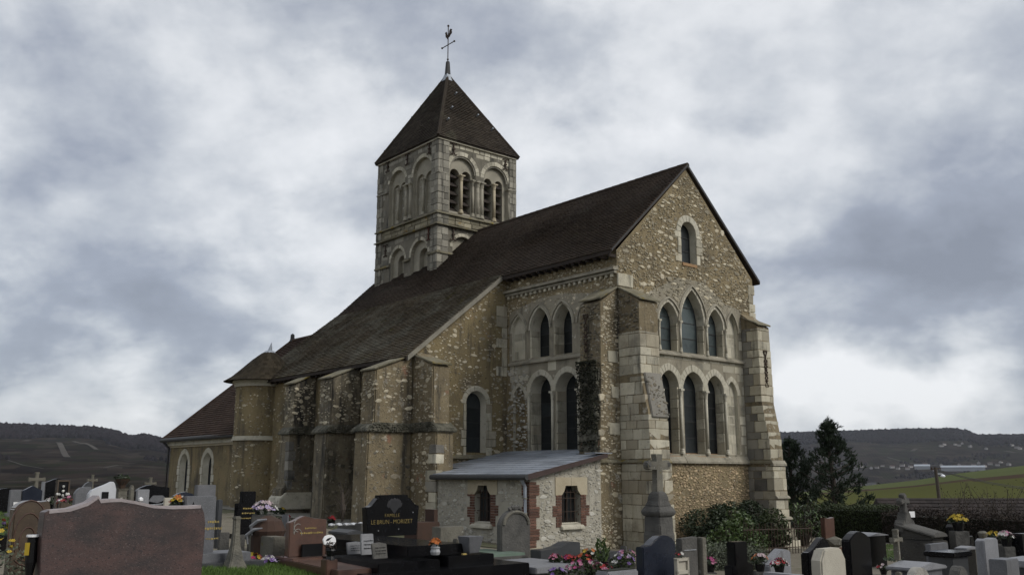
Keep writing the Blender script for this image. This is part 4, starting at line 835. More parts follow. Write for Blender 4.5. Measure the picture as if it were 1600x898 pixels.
rb = lambda mp, reg, av, n: rubble('field_stones', 'pale_field_stone', swall, mp, reg, av, int(n * .75), .022, .125, .018)
rb(MS, [(SV_ + .2, -.1), (3.5, .1), (3.5, 1.6), (SV_ + .2, 1.6)], [[(.85, .3), (2.25, .3), (2.25, 1.62), (.85, 1.62)]], 620)
rb(MFv, [(SU_ + .34, -.6), (-1.02, -.6), (-1.02, 2.05), (SU_ + .34, 1.62)], [[(-2.68, .34), (-1.42, .34), (-1.42, 1.64), (-2.68, 1.64)]], 620)
rb(MS, [(.85, -.1), (2.25, -.1), (2.25, .28), (.85, .28)], [], 60)
def brick_jamb(par, mk_, s_in, sg, z0, z1):
    z = z0; k = 0
    while z < z1 - .03:
        l = .30 if (k // 4) % 2 else .19
        for part in ((0, l * .55), (l * .55, l)):
            a, b = sorted((s_in + sg * (part[0] + .003), s_in + sg * (part[1] - .003))); mk_(a, b, z + .004, z + .058)
        z += .064; k += 1
bU = lambda a, b, c, d: block('brick', 'brick', swall, SU_ - .018, SU_ + .1, a, b, c, d)
bV = lambda a, b, c, d: block('brick', 'brick', swall, a, b, SV_ - .018, SV_ + .1, c, d)
brick_jamb(swall, bU, 1.24, -1, .42, 1.16); brick_jamb(swall, bU, 1.88, 1, .36, 1.16); brick_jamb(swall, bV, -2.37, -1, .42, 1.16); brick_jamb(swall, bV, -1.73, 1, .42, 1.16)
z = -.1; k = 0
while z < 1.5:
    l = .30 if (k // 4) % 2 else .2; block('brick', 'brick', swall, SU_ - .02, SU_ + l, SV_ - .02, SV_ + .1, z + .004, z + .058); block('brick', 'brick', swall, SU_ - .02, SU_ + .1, SV_ + .105, SV_ + .12 + l * .5, z + .004, z + .058); z += .064; k += 1
def lintel(mp, Q, s0, s1, z1, mid):
    L1 = [(s0, 1.17), (Q[7][0], 1.17), Q[7], Q[6], Q[5], (mid - .004, 1.40), (mid - .004, z1), (s0, z1)] if False else None
    xs = sorted(p[0] for p in Q); a, b = xs[0], xs[-1]; up = [p for p in Q if p[1] > 1.1]; up = sorted(up, key=lambda p: p[0])
    lf = [p for p in up if p[0] < mid]; rf = [p for p in up if p[0] > mid]
    lf.sort(key=lambda p: p[1]); rf.sort(key=lambda p: p[1])
    P1 = [(s0, 1.175)] + lf + [(mid - .004, 1.40), (mid - .004, z1), (s0, z1)]; P2 = [(s1, 1.175)] + rf + [(mid + .004, 1.40), (mid + .004, z1), (s1, z1)]
    for P in (P1, P2): m = MB(); m.prism(P, mp, -.02, .1); m.build('lintel_stone', 'buff_stone', swall)
lintel(MS, QW1, .98, 2.16, 1.55, 1.56); lintel(MFv, QW2, -2.58, -1.50, 1.60, -2.05)
for mp, Q, a, b in ((MS, QW1, 1.16, 1.98), (MFv, QW2, -2.42, -1.66)):
    m = MB(); P = [(-.10, .36), (-.10, .42), (.10, .53), (.10, .36)]; m.prism(P, lambda d, t, s, mp=mp: mp(s, t, d), a, b); m.build('sill', 'dressed_stone', swall, bevel=.01)
    w = MB(); w.prism(Q, mp, .19, .22); wo = w.build('window', 'dark_glass', shed)
    m = MB(); cs = (Q[0][0] + Q[1][0]) / 2
    for s in [Q[0][0] + (Q[1][0] - Q[0][0]) * k / 5 for k in range(1, 5)]: m.tube([mp(s, .52, .08), mp(s, 1.30, .08)], .010, 5)
    for zz_ in (.78, 1.10, 1.24): m.tube([mp(Q[0][0], zz_, .08), mp(Q[1][0], zz_, .08)], .010, 5)
    for s in [Q[0][0] + (Q[1][0] - Q[0][0]) * k / 10 for k in range(1, 10)]: m.tube([mp(s, .52, .08), mp(s, .62, .08)], .008, 5)
    m.build('grille', 'iron', wo)
    m = MB(); m.prism([(cs - .02, .52), (cs + .02, .52), (cs + .02, 1.38), (cs - .02, 1.38)], mp, .15, .19); m.build('mullion', 'timber', wo)
block('foundation_stone', 'ashlar', swall, SU_ - .04, SU_ + .35, SV_ - .05, SV_ + .2, -.5, -.02)
# sheet roof in overlapping rows
m = MB(); m.hexa([(SU_ - .16, SV_ - .14, szr(SU_ - .16) - .05), (.0, SV_ - .14, szr(0) - .05), (.0, 3.5, szr(0) - .05), (SU_ - .16, 3.5, szr(SU_ - .16) - .05), (SU_ - .16, SV_ - .14, szr(SU_ - .16)), (.0, SV_ - .14, szr(0)), (.0, 3.5, szr(0)), (SU_ - .16, 3.5, szr(SU_ - .16))])
m.v = [(min(x, -.92) if y < 0 and x > -.92 else x, y, szr(-.92) - (.05 if k % 8 < 4 else 0) if (y < 0 and x > -.92) else z) for k, (x, y, z) in enumerate(m.v)]
m.hexa([(-2.85, 3.5, szr(-2.85) - .05), (0, 3.5, szr(0) - .05), (0, 4.69, szr(0) - .05), (-2.85, 4.69, szr(-2.85) - .05), (-2.85, 3.5, szr(-2.85)), (0, 3.5, szr(0)), (0, 4.69, szr(0)), (-2.85, 4.69, szr(-2.85))])
sroof = m.build('roof', 'zinc', shed)
u = SU_ - .18; row = 0
while u < -.05:
    y = SV_ - .16 - .5 * (row % 2); u1 = u + .33
    while y < 4.6:
        ya, yb = max(y, SV_ - .16), min(y + 1.0, 4.66 if u > -2.9 else 3.48); y += 1.0
        if u > -1.1: ya = max(ya, .8)
        if yb - ya < .1: continue
        m = MB(); za, zb = szr(u) + .028, szr(u1) + .012; m.hexa([(u, ya + .006, za - .022), (u1, ya + .006, zb - .01), (u1, yb - .006, zb - .01), (u, yb - .006, za - .022), (u, ya + .006, za), (u1, ya + .006, zb), (u1, yb - .006, zb), (u, yb - .006, za)]); m.build('roof_sheet', 'zinc_panel', sroof)
    u += .30; row += 1
m = MB(); m.hexa([(SU_ - .19, SV_ - .17, szr(SU_ - .19) - .11), (-.90, SV_ - .17, szr(-.9) - .07), (-.90, SV_ - .145, szr(-.9) - .07), (SU_ - .19, SV_ - .145, szr(SU_ - .19) - .11), (SU_ - .19, SV_ - .17, szr(SU_ - .19) + .02), (-.90, SV_ - .17, szr(-.9) + .03), (-.90, SV_ - .145, szr(-.9) + .03), (SU_ - .19, SV_ - .145, szr(SU_ - .19) + .02)]); m.build('barge_board', 'brown_paint', sroof)
m = MB(); m.box(-1.3, -.68, SV_ - .12, .05, szr(-.9) + .03, szr(-.9) + .05); m.build('flashing', 'zinc', sroof)
m = MB(); m.tube([(SU_ - .22, SV_ - .17, ZE - .06), (SU_ - .22, 3.5, ZE - .06)], .065, 8); m.build('gutter', 'lead', shed)
m = MB(); m.tube([(SU_ - .2, SV_ + .07, ZE - .1), (SU_ - .08, SV_ + .07, ZE - .28), (SU_ - .08, SV_ + .07, -.3)], .042, 8); dp = m.build('downpipe', 'zinc', shed)
for z in (.35, .75, 1.1): m = MB(); m.lathe([(.052, 0), (.052, .03)], 10, (SU_ - .08, SV_ + .07, z)); m.build('pipe_clamp', 'pale_mortar', dp)
# ------------------------------------------------------------------ ground and far country
def lerp(a, b, t): return a + (b - a) * t
def sst(a, b, x): t = min(1, max(0, (x - a) / (b - a))); return t * t * (3 - 2 * t)
def pw(tab, x):
    if x <= tab[0][0]: return tab[0][1]
    for (a, va), (b, vb) in zip(tab[:-1], tab[1:]):
        if x <= b: return lerp(va, vb, (x - a) / (b - a))
    return tab[-1][1]
def near_h(x, y):
    h = .62 * math.tanh(-.085 * x / .62) if x < 0 else -.5 * math.tanh(.075 * x / .5)
    return h + .02 * noise.noise((x * .5, y * .5, 3))
def az_of(px): return math.degrees(math.atan((px - 800) / F * math.cos(PITCH)))
# crest height of each ridge against bearing (degrees), metres
CRL = [(-180, 60), (-60, 78), (az_of(0), 82), (az_of(90), 80), (az_of(150), 79), (az_of(178), 74), (az_of(200), 66), (az_of(222), 69), (az_of(262), 58), (az_of(330), 48), (0, 60), (8, 90), (180, 60)]
CRR = [(-180, 60), (0, 60), (az_of(1180), 107), (az_of(1320), 112), (az_of(1500), 112), (az_of(1516), 107), (az_of(1535), 95), (az_of(1600), 94), (60, 100), (180, 60)]
FLD = [(-180, -30), (4, -12), (az_of(1300), -2.6), (az_of(1345), -1.7), (az_of(1430), .2), (az_of(1500), 2.3), (az_of(1600), 4.5), (60, 7), (180, -30)]
def terrain(x, y):
    r = math.hypot(x, y); az = math.degrees(math.atan2(x, y)); n0 = near_h(x, y)
    wR = sst(-6, 4, az) if az < 120 else sst(175, 120, az)
    # left: drop beyond the hedge, vineyards rising to a wooded crest
    hl = pw([(0, 0), (42, .45), (60, -1.5), (300, -7), (700, -1.5), (1450, pw(CRL, az) * .62), (1800, pw(CRL, az)), (2600, pw(CRL, az) * .9), (9000, 30)], r) if r > 42 else n0
    hr = pw([(0, 0), (42, -.5), (60, -1.4), (120, -2.1), (320, pw(FLD, az)), (430, pw(FLD, az) - 9), (1000, -34), (1400, -24), (1950, 22), (2350, 78), (2620, pw(CRR, az)), (3400, pw(CRR, az)), (9000, 60)], r) if r > 42 else n0
    h = lerp(hl, hr, wR)
    h += (noise.noise((x * .004, y * .004, 1)) * 5 + noise.noise((x * .012, y * .012, 5)) * 1.6) * sst(450, 1200, r) * (1 if wR < .5 else .4)
    return lerp(n0, h, sst(38, 56, r))
mk('ground_mat', (.21, .19, .15), (.15, .135, .105), .6, bump=.9, bscale=40, spots=[((.30, .28, .235), 9, .62), ((.05, .075, .022), 1.1, .60), ((.10, .09, .065), 14, .62)], spec=.05)
mk('field_mat', (.080, .084, .030), (.066, .069, .027), .012, bump=.3, bscale=.4, dark=[((.068, .068, .034), .02, .55)], stretch=(1, .35, 1), spec=0)
mk('ploughed', (.062, .045, .033), (.052, .04, .03), .02, spec=0)
mk('meadow', (.088, .102, .046), (.076, .088, .040), .02, spec=0)
mk('vineyard', (.030, .0255, .022), (.021, .0185, .0165), .012, dark=[((.024, .028, .017), .008, .54), ((.042, .037, .032), .03, .64)], detail=10, spec=0)
mk('wood_floor', (.018, .0155, .016), (.014, .0125, .0135), .02, spec=0)
_t = M['vineyard'].node_tree; _b = _t.nodes['Principled BSDF']; _g = nd(_t, 'ShaderNodeNewGeometry'); _mp = nd(_t, 'ShaderNodeMapping'); _mp.inputs['Scale'].default_value = (.010, .0055, .0); _mp.inputs['Rotation'].default_value = (0, 0, .5); _t.links.new(_g.outputs['Position'], _mp.inputs[0])
_v = nd(_t, 'ShaderNodeTexVoronoi'); _t.links.new(_mp.outputs[0], _v.inputs['Vector']); _sx = nd(_t, 'ShaderNodeSeparateColor'); _t.links.new(_v.outputs['Color'], _sx.inputs[0])
_cr = nd(_t, 'ShaderNodeValToRGB'); _t.links.new(_sx.outputs[0], _cr.inputs[0]); _cr.color_ramp.interpolation = 'CONSTANT'; _cr.color_ramp.elements[0].color = (.55, .5, .5, 1); _cr.color_ramp.elements[1].position = .8; _cr.color_ramp.elements[1].color = (1.5, 1.4, 1.3, 1)
for _p, _c in ((.25, (.85, .8, .75)), (.45, (.75, .9, .6)), (.62, (1.15, 1.0, .95))): _e = _cr.color_ramp.elements.new(_p); _e.color = (*_c, 1)
_w = nd(_t, 'ShaderNodeTexWave'); _w.inputs['Scale'].default_value = 6.0; _w.inputs['Distortion'].default_value = .6; _t.links.new(_mp.outputs[0], _w.inputs['Vector'])
_m1 = nd(_t, 'ShaderNodeMix', data_type='RGBA', blend_type='MULTIPLY'); _m1.inputs['Factor'].default_value = 1; _src = _b.inputs['Base Color'].links[0].from_socket; _t.links.new(_src, _m1.inputs['A']); _t.links.new(_cr.outputs[0], _m1.inputs['B'])
_m2 = nd(_t, 'ShaderNodeMix', data_type='RGBA', blend_type='MULTIPLY'); _m2.inputs['Factor'].default_value = .35; _t.links.new(_m1.outputs['Result'], _m2.inputs['A']); _t.links.new(_w.outputs['Color'], _m2.inputs['B']); _t.links.new(_m2.outputs['Result'], _b.inputs['Base Color'])
# one sheet to the horizon: fine inside the view, coarse outside
azs = [-180 + 5 * i for i in range(28)]; a = -42
while a < 42.01: azs.append(a); a += .24
azs += [45 + 5 * i for i in range(27)]
rs = []; r = 1.0
while r < 9500: rs.append(r); r *= 1.035 if r > 45 else 1.09
mb = MB(); mb.v = [(0, 0, near_h(0, 0))]; na = len(azs)
for r in rs:
    for a in azs:
        x, y = r * math.sin(math.radians(a)), r * math.cos(math.radians(a)); mb.v.append((x, y, terrain(x, y)))
mats = []; mb.f = [(0, 1 + (i + 1) % na, 1 + i) for i in range(na)]; mats = [0] * na
def cover(x, y):
    r = math.hypot(x, y); az = math.degrees(math.atan2(x, y))
    if r < 58: return 0
    n = noise.noise((x * .006, y * .006, 9))
    if az > 2:
        if r < 440:
            f = (r - 60) / 260 + .06 * n + (az - az_of(1345)) * .004
            return 2 if .62 < f < .70 else (3 if f >= .70 else 1)
        if r < 1250: return 5 if az < az_of(1475) or r > 700 else 1
        top = pw(CRR, az); return 5 if terrain(x, y) > top * (.66 + .1 * n) else 4
    top = pw(CRL, az)
    if r < 120: return 0 if r < 75 else 1
    return 5 if terrain(x, y) > top * (.66 + .18 * n - .25 * sst(az_of(120), az_of(230), az)) else 4
for i in range(len(rs) - 1):
    for j in range(na):
        k = (j + 1) % na; mb.f.append((1 + i * na + j, 1 + i * na + k, 1 + (i + 1) * na + k, 1 + (i + 1) * na + j))
        rm = (rs[i] + rs[i + 1]) / 2; a0 = azs[j]; am = math.radians(a0 + .12 if -42 <= a0 < 42 else a0); mats.append(cover(rm * math.sin(am), rm * math.cos(am)))
gd = mb.build('ground', 'ground_mat', None, smooth=True); struct(gd)
for k in ('field_mat', 'ploughed', 'meadow', 'vineyard', 'wood_floor'): gd.data.materials.append(M[k])
gd.data.polygons.foreach_set('material_index', mats)
def gz(x, y): return terrain(x, y)
# pale tracks and bare plots between the vines
mk('chalk_track', (.085, .078, .07), (.065, .06, .054), .05, spec=0)
def track(pts, w, name='track', mat='chalk_track'):
    mb = MB(); P = []
    for (px, py, r) in pts:
        q = ray(px, py); az = math.atan2(q.x, q.y); lo, hi = 200.0, 2700.0; best = None
        rr = r; P.append((rr * math.sin(az), rr * math.cos(az)))
    Q = []
    for (a, b) in zip(P[:-1], P[1:]): Q += [(lerp(a[0], b[0], t / 8), lerp(a[1], b[1], t / 8)) for t in range(8)]
    Q.append(P[-1]); vs = []
    for i, (x, y) in enumerate(Q):
        a = Q[max(0, i - 1)]; b = Q[min(len(Q) - 1, i + 1)]; d = Vector((b[0] - a[0], b[1] - a[1])).normalized(); nx, ny = -d.y * w / 2, d.x * w / 2
        for s in (-1, 1): vs.append((x + s * nx, y + s * ny, terrain(x + s * nx, y + s * ny) + .7))
    mb.add(vs, [(2 * i, 2 * i + 1, 2 * i + 3, 2 * i + 2) for i in range(len(Q) - 1)]); return struct(mb.build(name, mat, None))
track([(35, 0, 1100), (48, 0, 1180), (60, 0, 1240), (78, 0, 1290)], 3); track([(108, 0, 1330), (116, 0, 1400), (124, 0, 1430)], 7)
track([(175, 0, 1440), (182, 0, 1370), (190, 0, 1310), (212, 0, 1170)], 5); track([(184, 0, 1320), (190, 0, 1290), (195, 0, 1255)], 11); track([(4, 0, 1270), (12, 0, 1300)], 6)
track([(88, 0, 900), (110, 0, 830), (140, 0, 790), (190, 0, 800), (262, 0, 830)], 1.6); track([(226, 0, 815), (244, 0, 850), (262, 0, 860)], 3); track([(157, 0, 1300), (172, 0, 1000)], 6); track([(228, 0, 1300), (234, 0, 1285), (240, 0, 1280)], 9)
track([(1330, 0, 2050), (1352, 0, 1980), (1400, 0, 1900)], 5); track([(1366, 0, 2150), (1372, 0, 2200)], 9); track([(1498, 0, 2150), (1512, 0, 2120)], 10)
# woods: bare crowns on the crests and in the valley, one mass each
mk('bare_wood', (.0205, .0165, .0185), (.0155, .0133, .0155), .02, island=.3, spec=0)
def wood(name, pxs, rr, cond, step, size, flat=.9):
    mb = MB(); a = az_of(pxs[0]); a1 = az_of(pxs[1])
    while a < a1:
        r = rr[0]
        while r < rr[1]:
            az = math.radians(a + random.uniform(-.6, .6) * step[0]); q = r + random.uniform(-.6, .6) * step[1]; x, y = q * math.sin(az), q * math.cos(az)
            if cond(x, y): s = size * random.uniform(.65, 1.3); mb.blob((x, y, terrain(x, y) + s * .45), s, .75, .75, flat, .22)
            r += step[1]
        a += step[0]
    return stuff(mb.build(name, 'bare_wood', None))
wood('hill_wood', (-60, 330), (1350, 1850), lambda x, y: cover(x, y) == 5, (.11, 13), 4.6)
wood('hill_wood', (1170, 1660), (2200, 2680), lambda x, y: cover(x, y) == 5, (.09, 19), 5)
wood('valley_wood', (1180, 1480), (600, 1250), lambda x, y: cover(x, y) == 5, (.16, 22), 6)
wood('valley_trees', (1400, 1640), (1250, 1750), lambda x, y: noise.noise((x * .01, y * .01, 2)) > .08, (.2, 40), 4.2)
wood('slope_trees', (1200, 1640), (1900, 2250), lambda x, y: noise.noise((x * .008, y * .008, 7)) > .25, (.22, 36), 3.6)
wood('slope_trees', (-40, 280), (750, 1400), lambda x, y: noise.noise((x * .012, y * .012, 4)) > .42, (.4, 45), 3.5)
# houses of the valley village
mk('house_wall', (.30, .29, .28), (.22, .21, .20), .1, objrnd=.25); mk('house_roof', (.06, .042, .038), (.05, .038, .035), .1, objrnd=.3); mk('shed_white', (.27, .28, .295), (.23, .24, .25), .1)
def gable_mb(w, l, h, rh):
    a = MB(); a.hexa([(-w, -l, -2), (w, -l, -2), (w, l, -2), (-w, l, -2), (-w, -l, h), (w, -l, h), (w, l, h), (-w, l, h)]); a.add([(0, -l, h + rh * .96), (0, l, h + rh * .96), (-w, -l, h), (w, -l, h), (-w, l, h), (w, l, h)], [(2, 3, 0), (4, 1, 5)])
    b = MB(); e = .5; b.add([(-w - e, -l - e, h - .4), (0, -l - e, h + rh), (0, l + e, h + rh), (-w - e, l + e, h - .4), (w + e, -l - e, h - .4), (w + e, l + e, h - .4)], [(0, 1, 2, 3), (1, 4, 5, 2)]); return a, b
hw, hr_ = gable_mb(4, 6, 5, 3.2); hw = hw.mesh('house_wall'); hr_ = hr_.mesh('house_roof'); hw.materials.append(M['house_wall']); hr_.materials.append(M['house_roof'])
def far_house(px, r, s=1.0, rz=None):
    q = ray(px, 742); az = math.atan2(q.x, q.y); x, y = r * math.sin(az), r * math.cos(az)
    o = thing('far_house', 'small pale village house in the valley below the wooded ridge', 'house', (x, y, terrain(x, y) + .3), random.uniform(0, 3.1) if rz is None else rz, 'village houses far across the valley')
    for n_, m_ in (('wall', hw), ('roof', hr_)): c = link(n_, m_, None, o); c.scale = (s * .6, s * .6, s * .55)
for px, r in [(1362, 1840), (1371, 1850), (1380, 1900), (1395, 1860), (1404, 1830), (1411, 1900), (1419, 1820), (1424, 1870), (1433, 1880), (1441, 1830), (1447, 1900), (1462, 1780), (1472, 1890), (1500, 1900), (1507, 1860), (1515, 1800), (1523, 1880), (1531, 1930), (1540, 1860), (1549, 1910), (1560, 1890), (1566, 1950), (1578, 1900), (1338, 1840), (1346, 1880),
              (1475, 2230), (1480, 2260), (1497, 2260), (1503, 2240), (1508, 2280), (1520, 2220), (1545, 2180), (1586, 2240), (1593, 2200), (1598, 2180)]: far_house(px, r, random.uniform(.8, 1.2))
def long_shed(px0, px1, r, h, label):
    q = ray((px0 + px1) / 2, 742); az = math.atan2(q.x, q.y); x, y = r * math.sin(az), r * math.cos(az); o = thing('warehouse', label, 'warehouse', (x, y, terrain(x, y) + .3), -az)
    l = (px1 - px0) / F * r / 2; a, b = gable_mb(14, l, h, 3); a.v = [(p[1], p[0], p[2]) for p in a.v]; b.v = [(p[1], p[0], p[2]) for p in b.v]; a.build('wall', 'shed_white', o); b.build('roof', 'zinc', o)
long_shed(1478, 1533, 1790, 5, 'long white warehouse at the foot of the far slope'); long_shed(1432, 1452, 1840, 4.5, 'short white warehouse left of the long one in the valley')
q = ray(1314, 742); az = math.atan2(q.x, q.y); fr_ = 330; fx, fy = fr_ * math.sin(az_of(1362) * pi / 180), fr_ * math.cos(az_of(1362) * pi / 180)
barn = thing('barn', 'low dark barn at the edge of the green field, right of the pine', 'barn', (fx, fy, terrain(fx, fy) - 1.0), .3)
a, b = gable_mb(3.0, 2.2, 1.2, 1.3); a.build('wall', 'house_wall', barn); b.build('roof', 'lead', barn)
# ------------------------------------------------------------------ plants
def leafmb(mb, n, fn, l0, l1, ar=.5, up=.3):
    for _ in range(n):
        p = fn()
        if p is None: continue
        p = Vector(p); d = Vector((random.gauss(0, 1), random.gauss(0, 1), random.gauss(up, .8))).normalized(); s = d.cross(Vector((random.gauss(0, 1), random.gauss(0, 1), random.gauss(0, 1)))).normalized(); l = random.uniform(l0, l1)
        mb.add([p - d * l * .5, p + s * l * ar * .5, p + d * l * .5, p - s * l * ar * .5], [(0, 1, 2, 3)])
mk('dark_leaf', (.028, .042, .017), (.018, .029, .013), 3, rough=.55, island=.5, spec=.4); mk('bright_leaf', (.052, .082, .018), (.032, .056, .014), 3, rough=.5, island=.45, spec=.4)
mk('hedge_leaf', (.038, .050, .017), (.026, .037, .014), 2, rough=.7, island=.5); mk('brown_hedge_leaf', (.036, .0265, .021), (.026, .02, .017), 1.2, rough=.9, island=.5, dark=((.032, .036, .017), .9, .56))
mk('bark', (.075, .06, .048), (.05, .042, .035), 9, bump=.8); mk('pine_needle', (.026, .04, .022), (.018, .03, .016), 2, rough=.7, island=.5); mk('olive_leaf', (.11, .125, .085), (.085, .098, .07), 3, rough=.8, island=.35)
mk('core_shade_soil', (.02, .022, .014), (.016, .017, .011), 3)
def ell(c, r):
    def fn():
        while True:
            v = Vector([random.uniform(-1, 1) for _ in range(3)]); l = v.length
            if .45 < l <= 1: break
        return (c[0] + v.x * r[0], c[1] + v.y * r[1], c[2] + v.z * r[2])
    return fn
def bush(name, label, lobes, mat, n, l0, l1, cat='bush', ar=.5, rz=0, loc=(0, 0, 0), core=True):
    o = thing(name, label, cat, loc, rz); mb = MB(); tot = sum(r[0] * r[1] for c, r in lobes)
    for c, r in lobes: leafmb(mb, int(n * r[0] * r[1] / tot), ell(c, r), l0, l1, ar)
    mb.build('foliage', mat, o); mb = MB()
    for c, r in lobes:
        for k in range(5): mb.tube([(c[0] + random.uniform(-.1, .1), c[1] + random.uniform(-.1, .1), 0), (c[0] + random.uniform(-.6, .6) * r[0], c[1] + random.uniform(-.6, .6) * r[1], c[2] + r[2] * .4)], [.03, .012], 5)
    mb.build('stem', 'bark', o)
    return o
ch = lambda u, v, z=0: ORG + UX * u + VX * v + Vector((0, 0, z))
def chz(u, v): p = ch(u, v); return p.x, p.y, gz(p.x, p.y)
# evergreens at the foot of the gable
x, y, z = chz(3.2, -1.2)
EV = bush('evergreen_shrub', 'dark glossy evergreen shrub against the gable wall under the lower windows', [((-.8, .45, .85), (1.0, .5, .52)), ((.5, .5, 1.0), (.9, .45, .56)), ((1.5, .5, .95), (.7, .45, .55)), ((0, .3, .45), (1.6, .5, .5)), ((.4, .25, .7), (1.4, .35, .5)), ((-.2, .4, 1.2), (.4, .3, .3)), ((1.25, .4, 1.35), (.35, .3, .25))], 'dark_leaf', 15000, .05, .11, rz=ANG, loc=(x, y, z))
EV.scale = (.95, 1, .84)
x, y, z = chz(2.3, -2.0)
bush('laurel_shrub', 'bright green laurel shrub in front of the dark evergreen, beside the pale buttress', [((-.45, 0, .5), (.5, .35, .42)), ((.1, .1, .72), (.42, .35, .40)), ((.55, .2, .5), (.45, .35, .40)), ((-.75, .1, .35), (.45, .3, .35)), ((.25, -.1, .3), (.8, .3, .3)), ((.0, .2, 1.0), (.22, .2, .22))], 'bright_leaf', 3000, .05, .12, rz=ANG, loc=(x, y, z))
x, y, z = chz(3.9, -1.9)
bush('yellow_shrub', 'yellow-green small shrub in the middle of the bushes by the gable', [((0, 0, .7), (.45, .4, .5)), ((.35, .1, .4), (.5, .3, .4))], 'hedge_leaf', 1500, .06, .13, rz=ANG, loc=(x, y, z))
x, y, z = chz(6.9, -.9)
o = thing('oleander', 'leafy upright shrub with long pale leaves right of the far buttress', 'bush', (x, y, z), 0); mb = MB(); ms = MB()
for k in range(34):
    a = random.uniform(0, 6.28); t = random.uniform(.15, .75); h = random.uniform(.7, 1.6) * (1.1 - .5 * t); tip = Vector((math.cos(a) * t, math.sin(a) * t, h)); ms.tube([(math.cos(a) * .06, math.sin(a) * .06, 0), tip * .6 + Vector((0, 0, .15)), tip], [.018, .012, .006], 5)
    for q in range(13):
        p = tip - Vector((0, 0, random.uniform(0, .6))); d = Vector((random.gauss(0, 1), random.gauss(0, 1), random.gauss(.15, .6))).normalized(); s = d.cross(Vector((0, 0, 1))).normalized(); l = random.uniform(.14, .26); mb.add([p, p + d * l * .5 + s * .026, p + d * l, p + d * l * .5 - s * .026], [(0, 1, 2, 3)])
mb.build('foliage', 'bright_leaf', o); ms.build('stem', 'bark', o)
def hedge(name, label, P0, P1, depth, h0, h1, mat, n, l0, l1, fuzzy=.05, z0=None):
    P0 = Vector(P0); P1 = Vector(P1); d = (P1 - P0); L_ = d.length; a = math.atan2(d.y, d.x); o = thing(name, label, 'hedge', (P0.x, P0.y, gz(P0.x, P0.y)), a)
    zl = lambda s: gz(P0.x + d.x * s / L_, P0.y + d.y * s / L_) - gz(P0.x, P0.y)
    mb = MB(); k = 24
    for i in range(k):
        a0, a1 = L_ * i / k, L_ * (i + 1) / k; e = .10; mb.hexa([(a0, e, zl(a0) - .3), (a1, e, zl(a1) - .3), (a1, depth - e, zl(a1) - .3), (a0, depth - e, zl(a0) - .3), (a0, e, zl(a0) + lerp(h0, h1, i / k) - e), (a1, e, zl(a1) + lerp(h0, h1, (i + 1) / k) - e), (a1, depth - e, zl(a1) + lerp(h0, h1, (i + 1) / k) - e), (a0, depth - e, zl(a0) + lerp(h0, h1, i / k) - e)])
    mb.build('branches', 'core_shade_soil', o); mb = MB()  # solid core, the shade inside the hedge put into its dark colour
    def fn():
        s = random.uniform(0, L_); H = lerp(h0, h1, s / L_) * (1 + .03 * noise.noise((s * 1.3, 0, 4))); w = random.random()
        if w < .62: return (s, random.gauss(0, fuzzy) + .05 + .06 * noise.noise((s * 2, 5, 0)), zl(s) + random.uniform(0, H))
        if w < .95: return (s, random.uniform(0, depth), zl(s) + H + random.gauss(0, fuzzy) + .05 * noise.noise((s * 2, 9, 1)))
        return (random.choice((0, L_)), random.uniform(0, depth), zl(s) + random.uniform(0, H))
    leafmb(mb, n, fn, l0, l1, .55); mb.build('foliage', mat, o); return o
def onground(px, d): p = at(px, 742, d); return (p.x, p.y, gz(p.x, p.y))
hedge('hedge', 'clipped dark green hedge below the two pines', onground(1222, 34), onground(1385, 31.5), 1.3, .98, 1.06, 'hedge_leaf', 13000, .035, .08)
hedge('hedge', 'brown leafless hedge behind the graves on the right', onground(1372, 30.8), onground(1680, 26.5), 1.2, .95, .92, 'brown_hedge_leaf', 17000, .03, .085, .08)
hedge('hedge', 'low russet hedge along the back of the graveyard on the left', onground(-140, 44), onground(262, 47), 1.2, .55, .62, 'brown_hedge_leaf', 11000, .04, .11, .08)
# bare bush behind the brown hedge at the right edge
x, y, z = onground(1575, 31)
o = thing('bare_bush', 'scruffy half bare bush rising behind the brown hedge at the right', 'bush', (x, y, z), 0); ms = MB(); mb = MB()
for k in range(90):
    bx = random.uniform(-2.0, 1.6); h = random.uniform(1.0, 1.9) + .3 * noise.noise((bx, 0, 0)); by = random.uniform(-.5, .5); p = [(bx, by, 0), (bx + random.uniform(-.15, .15), by + random.uniform(-.1, .1), h * .6), (bx + random.uniform(-.4, .4), by + random.uniform(-.3, .3), h)]; ms.tube(p, [.014, .010, .005], 4)
    for q in range(16): t = random.uniform(.45, 1); c = Vector(p[1]).lerp(Vector(p[2]), (t - .45) / .55) + Vector((random.gauss(0, .10), random.gauss(0, .10), random.gauss(0, .08))); leafmb(mb, 1, lambda c=c: c, .03, .07)
ms.build('twigs', 'bark', o); mb.build('foliage', 'brown_hedge_leaf', o)
